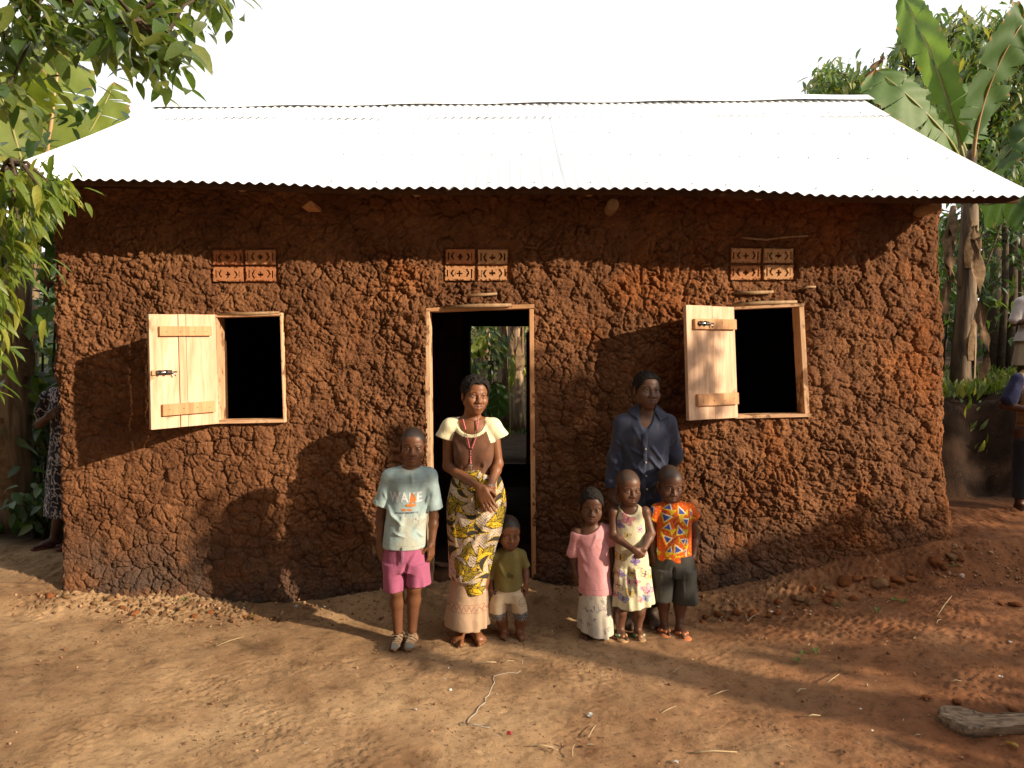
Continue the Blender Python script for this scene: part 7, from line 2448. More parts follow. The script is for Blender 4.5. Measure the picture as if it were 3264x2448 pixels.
def left_banana():
    D = 9.3
    b0 = P(60, 900, D); zb = gz(b0.x, D)
    root = empty('banana_plant', (b0.x, D, zb), 'banana plant with two torn sunlit leaves rising above the left end of the roof', 'banana plant', 'banana plants')
    pseudostem(root, (b0.x, D, zb), P(110, 620, D), 0.14, 0.09, seed=2)
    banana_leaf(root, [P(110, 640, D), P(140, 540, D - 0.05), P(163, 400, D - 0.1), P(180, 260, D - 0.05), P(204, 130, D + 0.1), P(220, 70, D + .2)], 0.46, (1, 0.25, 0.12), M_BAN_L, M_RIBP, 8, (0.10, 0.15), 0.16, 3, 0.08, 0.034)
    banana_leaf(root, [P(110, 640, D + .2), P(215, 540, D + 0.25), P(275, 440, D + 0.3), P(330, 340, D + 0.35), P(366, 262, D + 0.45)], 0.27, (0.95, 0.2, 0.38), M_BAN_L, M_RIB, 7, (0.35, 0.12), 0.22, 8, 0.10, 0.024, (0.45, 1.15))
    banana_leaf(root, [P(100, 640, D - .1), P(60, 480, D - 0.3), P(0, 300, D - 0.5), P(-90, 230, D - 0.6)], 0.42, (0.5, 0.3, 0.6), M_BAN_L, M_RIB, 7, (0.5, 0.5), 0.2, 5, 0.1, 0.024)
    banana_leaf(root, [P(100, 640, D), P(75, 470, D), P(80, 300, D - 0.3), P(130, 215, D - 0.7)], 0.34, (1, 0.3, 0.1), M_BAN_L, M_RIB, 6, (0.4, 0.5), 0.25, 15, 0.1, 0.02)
    dry_strip(root, [P(88, 490, D - 0.2), P(95, 560, D - 0.25), P(102, 640, D - 0.25), P(95, 720, D - .2)], 0.12, 2)
left_banana()

def right_banana():
    D = 7.3
    bx = P(3068, 1240, D).x; zb = gz(bx, D)
    root = empty('banana_plant', (bx, D, zb), 'big banana plant with whole broad leaves over the right end of the roof', 'banana plant', 'banana plants')
    pseudostem(root, (bx, D, zb - 0.05), P(3088, 640, D), 0.105, 0.075, seed=4, sheaths=9)
    pseudostem(root, P(3088, 650, D), P(3092, 480, D), 0.07, 0.045, 'neck', 3, 2)
    W = D
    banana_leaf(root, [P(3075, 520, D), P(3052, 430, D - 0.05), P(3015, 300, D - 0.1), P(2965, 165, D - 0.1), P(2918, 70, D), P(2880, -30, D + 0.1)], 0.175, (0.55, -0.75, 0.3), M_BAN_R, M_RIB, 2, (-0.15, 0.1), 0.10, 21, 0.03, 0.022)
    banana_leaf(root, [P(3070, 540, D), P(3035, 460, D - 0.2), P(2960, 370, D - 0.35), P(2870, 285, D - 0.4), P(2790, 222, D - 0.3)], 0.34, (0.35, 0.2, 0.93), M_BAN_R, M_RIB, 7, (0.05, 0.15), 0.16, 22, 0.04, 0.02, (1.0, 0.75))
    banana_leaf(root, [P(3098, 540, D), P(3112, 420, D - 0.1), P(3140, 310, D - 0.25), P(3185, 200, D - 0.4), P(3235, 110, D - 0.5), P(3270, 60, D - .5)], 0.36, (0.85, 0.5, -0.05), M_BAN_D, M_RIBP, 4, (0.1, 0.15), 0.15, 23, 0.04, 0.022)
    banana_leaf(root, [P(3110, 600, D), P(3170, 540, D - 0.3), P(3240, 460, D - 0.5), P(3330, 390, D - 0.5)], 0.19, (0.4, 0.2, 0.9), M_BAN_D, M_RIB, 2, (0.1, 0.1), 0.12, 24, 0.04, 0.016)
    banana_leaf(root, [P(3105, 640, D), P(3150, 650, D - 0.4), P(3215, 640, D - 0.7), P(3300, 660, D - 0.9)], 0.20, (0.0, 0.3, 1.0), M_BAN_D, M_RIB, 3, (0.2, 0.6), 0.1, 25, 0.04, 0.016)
    banana_leaf(root, [P(3095, 520, D), P(3060, 420, D + 0.4), P(3070, 340, D + 0.7), P(3100, 270, D + 0.9)], 0.3, (1, 0.1, 0.1), M_BAN_R, M_RIB, 4, (0.3, 0.3), 0.2, 27, 0.03, 0.016)
    # hanging dead leaves and stalks
    dry_strip(root, [P(3050, 690, D - .15), P(3022, 780, D - 0.25), P(3018, 900, D - 0.3), P(3010, 1000, D - 0.3)], 0.085, 1)
    dry_strip(root, [P(3045, 700, D - .2), P(3030, 820, D - 0.3), P(3040, 900, D - 0.3)], 0.07, 3)
    dry_strip(root, [P(3110, 760, D - .2), P(3122, 900, D - 0.3), P(3128, 1030, D - 0.3), P(3150, 1120, D - 0.32), P(3125, 1210, D - 0.3)], 0.085, 2, 2.6)
    dry_strip(root, [P(3105, 720, D - .15), P(3116, 800, D - 0.25), P(3118, 920, D - 0.25)], 0.055, 5)
    dry_strip(root, [P(2812, 182, D - 0.3), P(2786, 215, D - 0.3), P(2768, 245, D - 0.25)], 0.07, 4)
    m = MB(); m.tube([P(3040, 660, D - .1), P(3020, 740, D - 0.2), P(3028, 880, D - .25)], [0.03, 0.026, 0.015], 7); m.obj('dead_stalk', M_DRY, root, True)
right_banana()

def back_bananas():
    # seen through the house and its back door
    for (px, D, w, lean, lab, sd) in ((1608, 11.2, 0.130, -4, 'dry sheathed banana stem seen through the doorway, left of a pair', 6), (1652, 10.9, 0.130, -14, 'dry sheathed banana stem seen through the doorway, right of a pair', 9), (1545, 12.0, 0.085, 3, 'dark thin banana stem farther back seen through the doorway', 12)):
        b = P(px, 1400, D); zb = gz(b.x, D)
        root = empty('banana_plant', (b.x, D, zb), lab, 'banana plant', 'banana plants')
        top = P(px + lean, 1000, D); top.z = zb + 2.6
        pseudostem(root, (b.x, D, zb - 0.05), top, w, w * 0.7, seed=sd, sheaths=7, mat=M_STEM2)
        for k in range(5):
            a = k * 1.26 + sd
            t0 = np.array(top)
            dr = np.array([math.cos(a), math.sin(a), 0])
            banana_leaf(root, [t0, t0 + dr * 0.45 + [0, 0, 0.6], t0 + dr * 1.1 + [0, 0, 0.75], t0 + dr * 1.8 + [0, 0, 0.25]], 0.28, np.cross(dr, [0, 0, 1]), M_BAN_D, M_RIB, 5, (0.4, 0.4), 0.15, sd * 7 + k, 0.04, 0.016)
        dry_strip(root, [top - Vector((0, 0.12, 0.6)), top - Vector((0.03, 0.15, 1.1)), top - Vector((0.0, 0.14, 1.7))], 0.07, sd)
    # a sucker with one broad leaf close to the door
    D = 10.5
    b = P(1640, 1420, D); zb = gz(b.x, D)
    root = empty('banana_plant', (b.x - 0.45, D, zb), 'young banana sucker with one broad green leaf seen through the doorway', 'banana plant', 'banana plants')
    banana_leaf(root, [(P(1515, 1400, D)), P(1502, 1180, D), P(1520, 1120, D - 0.05), P(1548, 1065, D - 0.1)], 0.13, (1, 0.1, 0.5), M_BAN_L, M_RIB, 1, (0.05, 0.1), 0.45, 31, 0.0, 0.014)
    banana_leaf(root, [(P(1560, 1420, D)), P(1585, 1330, D), P(1590, 1270, D - 0.05), P(1575, 1215, D - 0.1)], 0.15, (1, 0.2, 0.1), M_BAN_D, M_RIB, 1, (0.05, 0.1), 0.25, 33, 0.0, 0.012)
    banana_leaf(root, [(P(1625, 1420, D - .2)), P(1628, 1260, D - .2), P(1632, 1190, D - 0.25), P(1634, 1130, D - 0.2)], 0.05, (1, 0.2, 0.1), M_BAN_L, M_RIB, 1, (0.05, 0.1), 0.35, 34, 0.0, 0.008)
    # near the left edge: dark trunk beside the house
    D = 6.6
    b = P(35, 1640, D); zb = gz(b.x, D)
    root = empty('banana_plant', (b.x, D, zb), 'dark banana trunk standing in the shade left of the house', 'banana plant', 'banana plants')
    top = P(60, 850, D)
    pseudostem(root, (b.x, D, zb - 0.05), top, 0.16, 0.11, seed=14, sheaths=6)
    t0 = np.array(top)
    for k, (dr, L) in enumerate((((0.7, 0.3, 0), 0.8), ((-0.8, 0.4, 0), 1.2), ((-0.2, 1, 0), 1.2), ((-0.6, -0.5, 0), 0.9))):
        dr = np.array(dr)
        banana_leaf(root, [t0, t0 + dr * 0.3 * L + [0, 0, 0.45], t0 + dr * 0.7 * L + [0, 0, 0.5], t0 + dr * 1.1 * L + [0, 0, 0.1]], 0.22, np.cross(dr, [0, 0, 1]), M_BAN_D, M_RIB, 4, (0.4, 0.4), 0.2, 40 + k, 0.05, 0.014)
    banana_leaf(root, [P(120, 1400, D + .3), P(70, 1100, D), P(100, 1040, D - 0.1), P(165, 980, D - 0.1)], 0.13, (0.3, 0.2, 0.9), M_BAN_R, M_RIB, 1, (0.1, 0.1), 0.45, 47, 0.0, 0.012)
    dry_strip(root, [P(140, 830, D + .5), P(155, 900, D + 0.5), P(145, 960, D + 0.5)], 0.07, 7)
back_bananas()

# ---- leafy tree behind the right end of the roof
def px_poly_points(poly, n, D0, D1):
    xs = [p[0] for p in poly]; ys = [p[1] for p in poly]
    out = []
    while len(out) < n:
        x = RN.uniform(min(xs), max(xs), 4 * n); y = RN.uniform(min(ys), max(ys), 4 * n)
        ok = dist_poly(x, y, poly)
        for a, b in zip(x[ok], y[ok]):
            out.append((a, b))
            if len(out) >= n: break
    return np.array([P(a, b, RN.uniform(D0, D1)) for a, b in out])

def right_tree():
    D = 11.0
    base = P(3180, 1000, D)
    root = empty('spreading_tree', (base.x, D, gz(base.x, D)), 'leafy tree with drooping pointed leaves behind the right end of the roof', 'tree')
    m = MB(); top = P(3120, 330, D)
    m.tube([(base.x, D, gz(base.x, D) - 0.1), (base.x - 0.1, D, 3.2), top, P(3060, 200, D)], [0.16, 0.13, 0.09, 0.04], 9); m.obj('trunk', M_BARK, root, True)
    tips = []
    polys = [([(2825, 300), (2850, 130), (2950, 60), (3060, 40), (3170, 60), (3264, 10), (3400, 0), (3400, 560), (3150, 560), (2980, 430), (2850, 400)], 430),
             ([(2590, 270), (2640, 220), (2780, 225), (2850, 260), (2830, 330), (2740, 290), (2640, 285), (2590, 290)], 60),
             ([(2740, 320), (2900, 330), (3200, 520), (3400, 600), (3300, 640), (3050, 540), (2830, 420)], 140)]
    for poly, n in polys:
        tips.append(px_poly_points(poly, n, D - 1.0, D + 1.2))
    tips = np.concatenate(tips)
    hubs = [P(3060, 200, D), P(3000, 300, D), P(2900, 260, D), P(3120, 330, D), P(3220, 200, D), P(2780, 290, D), P(3250, 400, D), P(3000, 150, D)]
    br = MB()
    for a, b, r in ((hubs[3], hubs[1], .05), (hubs[1], hubs[2], .035), (hubs[2], hubs[5], .025), (hubs[5], P(2640, 270, D), 0.014), (hubs[3], hubs[4], .045), (hubs[0], hubs[7], .03), (hubs[3], hubs[6], .05)):
        br.tube([a, (a + b) / 2 + Vector((0, 0, 0.06)), b], [r, r * .8, r * .6], 7)
    for tp in tips:
        tp = Vector(tp)
        h = min(hubs, key=lambda q: (q - tp).length)
        br.tube([h, (h + tp) / 2 + Vector((0, 0, 0.08)), tp], [0.016, 0.010, 0.005], 4)
    t = br.obj('branches', M_BARK, root, True); t['kind'] = 'stuff'
    ls = [whorl(tp + RN.normal(0, 0.05, 3), 13, 0.21, 0.8, None, 0.75, 0.11) for tp in tips]
    pos, d, up, sz = cat4(ls)
    # those nearest the camera and at the outline singly, the rest together
    order = np.argsort(pos[:, 1]); pick = order[:290]; rest = order[290:]
    leaf_objs(pos[pick], d[pick], up[pick], sz[pick], 'slim', M_LF_RO, root)
    scatter('crown', pos[rest], d[rest], up[rest], sz[rest], 'slim', M_LF_R, root)
right_tree()

# ---- shrubs and undergrowth behind and beside the house
def shrub(x, y, h, r, n, leaf, mat, label, kind='slim', z=None, name='shrub', group='shrubs beside and behind the house'):
    zb = gz(x, y) if z is None else z
    root = empty(name, (x, y, zb), label, 'shrub', group)
    st = MB()
    k = max(4, int(n / 90))
    tips = []
    for i in range(k):
        a = RN.uniform(0, 6.28); rr = r * math.sqrt(RN.uniform(0, 1)); hh = h * RN.uniform(0.25, 1.0)
        tip = Vector((x + rr * math.cos(a), y + rr * math.sin(a), zb + hh)); tips.append(np.array(tip))
        st.tube([(x + rr * .2 * math.cos(a), y + rr * .2 * math.sin(a), zb - 0.02), (x + rr * .6 * math.cos(a), y + rr * .6 * math.sin(a), zb + hh * .55), tip], [0.02, 0.014, 0.006], 5)
    st.obj('stems', M_BARK, root, True)['kind'] = 'stuff'
    c = np.array(tips)[RN.integers(0, k, n)] + RN.normal(0, 1, (n, 3)) * np.array([r * .26, r * .26, h * 0.13])
    c[:, 2] = np.maximum(c[:, 2], zb + 0.05)
    d = RN.normal(0, 1, (n, 3)); d[:, 2] = d[:, 2] * 0.4 - 0.45
    up = RN.normal(0, .4, (n, 3)) + np.array([0, -.2, 1])
    scatter('foliage', c, d, up, RN.uniform(0.6, 1.2, n) * leaf, kind, mat, root)

LB = [  # x, y, height, radius, leaves, leaf length, material, label
    (-4.75, 7.2, 1.7, 0.7, 750, 0.17, M_LF_S, 'green bush low behind the dark trunk at the left edge', 'broad'),
    (-3.95, 7.6, 2.7, 0.8, 1000, 0.18, M_LF_S, 'tall green bush against the left end of the house', 'broad'),
    (-5.6, 8.3, 3.6, 1.1, 1000, 0.20, M_LF_S, 'high green bush at the far left under the banana plant', 'broad'),
    (-4.3, 6.35, 0.55, 0.35, 160, 0.14, M_LF_D, 'knee high leafy plant beside the woman at the left corner', 'broad'),
    (3.9, 9.2, 1.6, 0.9, 1000, 0.17, M_LF_D, 'dark bush behind the banana trunk right of the house', 'slim'),
    (5.0, 9.6, 2.0, 1.0, 1100, 0.17, M_LF_D, 'tall dark bush behind the children at the right edge', 'slim'),
    (3.5, 8.5, 1.5, 0.55, 700, 0.16, M_LF_D, 'dark bush between the right wall corner and the banana trunk', 'slim'),
    (4.35, 8.35, 1.9, 0.6, 900, 0.16, M_LF_D, 'dense dark bush just right of the banana trunk', 'slim'),
    (5.3, 8.8, 2.1, 0.7, 900, 0.16, M_LF_D, 'dense dark bush behind the child on the bank', 'slim'),
    (5.4, 10.9, 2.0, 1.0, 1000, 0.18, M_LF_S, 'high bush close behind the right corner of the roof', 'slim'),
    (-1.9, 12.4, 2.8, 1.1, 800, 0.16, M_LF_Y, 'yellow green bush far behind the back door, on its left', 'slim'),
    (-0.4, 12.9, 3.4, 1.2, 1100, 0.16, M_LF_Y, 'sunlit yellow bush seen in the middle of the back doorway', 'slim'),
    (1.2, 12.5, 2.8, 1.1, 800, 0.16, M_LF_Y, 'yellow green bush far behind the back door, on its right', 'slim'),
    (-0.75, 10.9, 0.7, 0.4, 120, 0.15, M_LF_S, 'small green plant on the ground behind the back door', 'slim'),
    (-0.35, 10.6, 2.2, 0.45, 200, 0.2, M_LF_S, 'slender leafy coffee bush beside the stems behind the back door', 'slim'),
]
for (x, y, h, r, n, lf, mt, lab, kd) in LB:
    shrub(x, y, h, r, n, lf, mt, lab, kd)
# coffee stems among the right hand bushes
for i, (px, D, r) in enumerate(((3190, 8.6, 0.045), (3215, 8.9, 0.06), (3240, 9.2, 0.035))):
    p = P(px, 1100, D); zb = gz(p.x, D)
    root = empty('tree', (p.x, D, zb), ('thin grey trunk among the bushes on the right, nearest the banana', 'thickest grey trunk among the bushes on the right', 'thin grey trunk among the bushes at the right edge')[i], 'tree', 'thin trunks on the right bank')
    m = MB(); m.tube([(p.x, D, zb - .05), (p.x + 0.03, D, zb + 1.0), (p.x - 0.02, D, zb + 2.4)], [r, r * .85, r * .7], 8); m.obj('trunk', M_BARK, root, True)
    n = 260
    c = np.array([p.x, D, zb + 2.2]) + RN.normal(0, 1, (n, 3)) * np.array([0.4, 0.4, 0.45])
    scatter('crown', c, RN.normal(0, 1, (n, 3)) + np.array([0, 0, -.5]), RN.normal(0, .4, (n, 3)) + np.array([0, 0, 1]), RN.uniform(.12, .2, n), 'slim', M_LF_D, root)

def far_wood():
    n = 9000
    a = RN.uniform(-1.25, 1.25, n); r = RN.uniform(19, 30, n)
    x = np.sin(a) * r; y = np.cos(a) * r
    gzv = ground_z(x, y)
    h = 3.6 + 1.6 * vnoise(x * 0.3, y * 0.3, seed=4)
    z = gzv + h * np.sqrt(RN.uniform(0, 1, n))
    c = np.stack([x, y, z], 1)
    o = scatter('far_wood', c, RN.normal(0, 1, (n, 3)) + np.array([0, 0, -.3]), RN.normal(0, .5, (n, 3)) + np.array([0, -.3, 1]), RN.uniform(0.5, 0.9, n), 'clump', M_LF_S, None)
    tag(o, 'green plantation closing the view far behind the house', 'wood')
far_wood()

# ---- the trees behind and beside the photographer that shade the yard
def shade_mask(u, v):
    """how densely the crowns stand between the sun and the point (u, v) of the front wall plane (v below 0 is the yard)"""
    nz = fbm(u * 2.2, v * 2.2, seed=6, oct=3); nf = fbm(u * 7, v * 7, seed=16, oct=2)
    w = 0.10 * nz + 0.05 * nf
    top = np.interp(u, [0.05, 0.16, 0.22, 0.7, 1.2], [1.75, 1.70, 1.40, 1.62, 1.66])
    a = sstep(-0.06, 0.06, u + 0.6 * w - 0.05) * sstep(0.06, -0.06, u + w - 1.15) * sstep(0.08, -0.08, v + w - top) * sstep(-0.55, -0.35, v) * (0.52 + 0.5 * nf)
    low = np.interp(u, [1.1, 1.6, 1.9, 3.1, 3.4], [0.08, 0.18, 0.38, 0.52, 0.55])
    b = sstep(1.05, 1.2, u) * sstep(0.10, -0.10, v + 1.4 * w - low) * (0.30 + 0.55 * sstep(-0.3, 0.1, v))
    kids = sstep(-0.75, -0.6, u) * sstep(0.16, 0.02, u) * sstep(0.55, 0.35, v) * np.clip(0.16 + 1.0 * nz, 0, 1)
    boy = sstep(-2.3, -2.2, u + w) * sstep(-1.5, -1.62, u + w) * sstep(0.54, 0.46, v + w) * sstep(0.16, 0.26, v + w) * 0.40
    yard = sstep(-0.42, -0.75, v) * np.clip(-0.08 + 1.1 * nz + 0.22 * sstep(-0.9, -1.8, v) + 0.34 * sstep(-1.0, 1.0, u), 0, 0.55)
    side = sstep(-4.2, -3.6, -np.abs(u)) * 0
    return np.clip(np.maximum.reduce([a, b, kids, boy, yard]), 0, 1)

def shade_trees():
    spots = [(6.6, 0.9), (8.3, -0.2), (5.2, -1.6)]
    labs = ['tree right of the yard whose crown shades the man and the wall', 'tree farther right that dapples the wall with shade', 'tree behind the photographer shading the near yard']
    roots = []
    for (x, y), lab in zip(spots, labs):
        root = empty('shade_tree', (x, y, gz(x, y)), lab, 'tree', 'trees round the yard')
        m = MB(); z = gz(x, y); m.tube([(x, y, z - .1), (x + .1, y - .05, z + 1.6), (x, y, z + 4.5)], [0.17, 0.13, 0.05], 9); m.obj('trunk', M_BARK, root, True)
        roots.append(root)
    N = 90000
    u = RN.uniform(-3.6, 3.6, N); v = RN.uniform(-3.2, 1.9, N)
    k = shade_mask(u, v)
    keep = RN.uniform(0, 1, N) < k * 0.15
    u, v = u[keep], v[keep]
    n = len(u)
    t = RN.uniform(8.0, 11.5, n)
    p = np.stack([u + SUN.x * t, 5 + SUN.y * t, v + SUN.z * t], 1)
    ok = (p[:, 2] > 0.9) & ((p[:, 1] < 0.15) | (np.abs(p[:, 0]) > 0.80 * p[:, 1] + 0.35))
    p = p[ok]; n = len(p)
    near = np.argmin(np.stack([np.hypot(p[:, 0] - x, p[:, 1] - y) for x, y in spots]), 0)
    for i, root in enumerate(roots):
        q = p[near == i]
        if not len(q): continue
        scatter('crown', q, RN.normal(0, 1, (len(q), 3)), RN.normal(0, .6, (len(q), 3)) + np.array(SUN) * 1.2, RN.uniform(0.12, 0.2, len(q)), 'broad', M_LF_S, root)
    # a ring of trees closing the yard behind the camera, clear of the sun's path
    ring = [(-9, 3.5), (-8.6, 0.2), (-7.4, -3.2), (-4.8, -5.6), (-1.5, -6.9), (1.8, -7.2), (4.4, -8.6)]
    for i, (x, y) in enumerate(ring):
        z = gz(x, y)
        root = empty('shade_tree', (x, y, z), 'tree standing round the yard behind the photographer', 'tree', 'trees round the yard')
        m = MB(); m.tube([(x, y, z - .1), (x + .1, y, z + 2), (x, y, z + 5)], [0.2, 0.16, 0.06], 8); m.obj('trunk', M_BARK, root, True)
        n = 1300
        c = np.array([x, y, z + 3.8]) + RN.normal(0, 1, (n, 3)) * np.array([1.15, 1.15, 1.5])
        c = c[(c[:, 2] > z + 0.4) & ((c[:, 1] < 0.2) | (np.abs(c[:, 0]) > 0.80 * c[:, 1] + 0.5))]
        n = len(c)
        scatter('crown', c, RN.normal(0, 1, (n, 3)), RN.normal(0, .5, (n, 3)) + np.array([0, 0, 1]), RN.uniform(0.35, 0.6, n), 'clump', M_LF_S, root)
shade_trees()

def canopy():
    """unseen tall trees added to block sky light behind the photographer, above and beside the path of the sun"""
    spots = [(-5.5, -1.6, 6.6), (-2.6, -2.6, 7.0), (0.4, -2.4, 6.8), (3.2, -2.8, 7.2), (-0.8, -5.2, 7.6), (2.6, -6.0, 7.8), (-4.2, -4.6, 7.4), (-7.6, 1.6, 6.2), (6.0, -5.4, 8.4), (15.5, -3.6, 4.4), (19.5, -6.5, 4.8), (17.5, 1.5, 4.6)]
    for i, (x, y, zc) in enumerate(spots):
        z = gz(x, y)
        root = empty('sky_block_tree', (x, y, z), 'unseen tall tree added behind the photographer to block sky light', 'tree', 'unseen trees added to block sky light')
        m = MB(); m.tube([(x, y, z - .1), (x + .15, y - .1, z + zc * .5), (x, y, z + zc)], [0.24, 0.18, 0.07], 8); m.obj('trunk', M_BARK, root, True)
        n = 2300 if i < 9 else 1400
        g = RN.normal(0, 1, (n, 3)) * np.array([1.35, 1.25, 0.95 if i < 9 else 1.4])
        c = np.array([x, y, zc]) + g
        t = (5 - c[:, 1]) / -SUN.y
        u = c[:, 0] - SUN.x * t; v = c[:, 2] - SUN.z * t
        inpath = (u > -8.5) & (u < 3.9) & (v > -2.6) & (v < 5.5)           # would cross the sun's path to the house front and yard
        seen = (c[:, 1] > 0.0) & (np.abs(c[:, 0]) < 0.85 * c[:, 1] + 0.6)
        c = c[(c[:, 2] > 0.6) & ~inpath & ~seen]; n = len(c)
        scatter('crown', c, RN.normal(0, 1, (n, 3)), RN.normal(0, .5, (n, 3)) + np.array([0, 0, 1]), RN.uniform(0.4, 0.7, n), 'clump', M_LF_S, root)
canopy()
# ================================================================== small things
def grass():
    n = 5200
    x = RN.uniform(2.9, 6.2, n); y = RN.uniform(6.5, 9.5, n)
    k = fbm(x * 1.5, y * 1.5, seed=2, oct=2)
    keep = k > -0.25
    x, y = x[keep], y[keep]; n = len(x)
    c = np.stack([x, y, ground_z(x, y)], 1)
    d = np.stack([RN.normal(0, .5, n), RN.normal(0, .5, n), np.ones(n)], 1)
    o = scatter('grass', c, d, RN.normal(0, 1, (n, 3)), RN.uniform(0.06, 0.17, n), 'slim', leaf_mat('grass_blade', (0.06, 0.10, 0.02), (0.12, 0.16, 0.03), (0.26, 0.24, 0.07), 0.6, 0.35, island=True), None)
    tag(o, 'weeds and grass growing on the bank right of the house', 'grass', kind='stuff')
    n = 1500
    x = RN.uniform(-6.5, -3.4, n); y = RN.uniform(6.4, 8.5, n)
    c = np.stack([x, y, ground_z(x, y)], 1)
    x2 = RN.uniform(-1.8, 1.6, 900); y2 = RN.uniform(10.4, 13, 900)
    c = np.concatenate([c, np.stack([x2, y2, ground_z(x2, y2)], 1)]); n = len(c)
    d = np.stack([RN.normal(0, .6, n), RN.normal(0, .6, n), np.ones(n)], 1)
    o = scatter('ground_cover', c, d, RN.normal(0, 1, (n, 3)), RN.uniform(0.06, 0.16, n), 'broad', M_LF_D, None)
    tag(o, 'low green ground cover behind and left of the house', 'ground cover', kind='stuff')
grass()

M_CLOD = simple('red_clod', (0.34, 0.125, 0.045), (0.19, 0.065, 0.026), 9, 0.95, 0.1, 0.8, 50, 0.012, rand=0.35)
M_CLODB = simple('brown_clod', (0.36, 0.20, 0.10), (0.21, 0.115, 0.056), 9, 0.95, 0.1, 0.8, 50, 0.012, rand=0.3)
CLODS = {}
def clod_mesh(mat, k):
    key = (mat.name, k)
    if key not in CLODS:
        bm = bmesh.new(); bmesh.ops.create_icosphere(bm, subdivisions=3, radius=1)
        co = np.array([v.co for v in bm.verts])
        s = np.random.default_rng(k * 7 + 3)
        d = 1 + 0.35 * fbm(co[:, 0] * 1.1 + k * 9, co[:, 1] * 1.1, co[:, 2] * 1.1, seed=k, oct=2) + 0.16 * fbm(co[:, 0] * 3.5, co[:, 1] * 3.5 + k * 5, co[:, 2] * 3.5, seed=k + 5, oct=3)
        f1, _ = voro(co[:, 0] * 2.2 + co[:, 2] * 1.3, co[:, 1] * 2.2 + k * 4, k)
        d = d - 0.30 * f1 + 0.12
        # broken flat faces
        for q in range(5):
            nn = s.normal(0, 1, 3); nn /= np.linalg.norm(nn); h_ = s.uniform(0.55, 0.8)
            pr = (co * d[:, None]) @ nn
            d = np.where(pr > h_, d * (h_ + (pr - h_) * 0.25) / np.maximum(pr, 1e-3), d)
        sc_ = s.uniform(0.7, 1.15, 3); sc_[2] *= 0.75
        for v, q, dd in zip(bm.verts, co, d): v.co = Vector(q * dd * sc_)
        me = bpy.data.meshes.new('clod'); bm.to_mesh(me); bm.free(); me.materials.append(mat)
        for p in me.polygons: p.use_smooth = True
        CLODS[key] = me
    return CLODS[key]
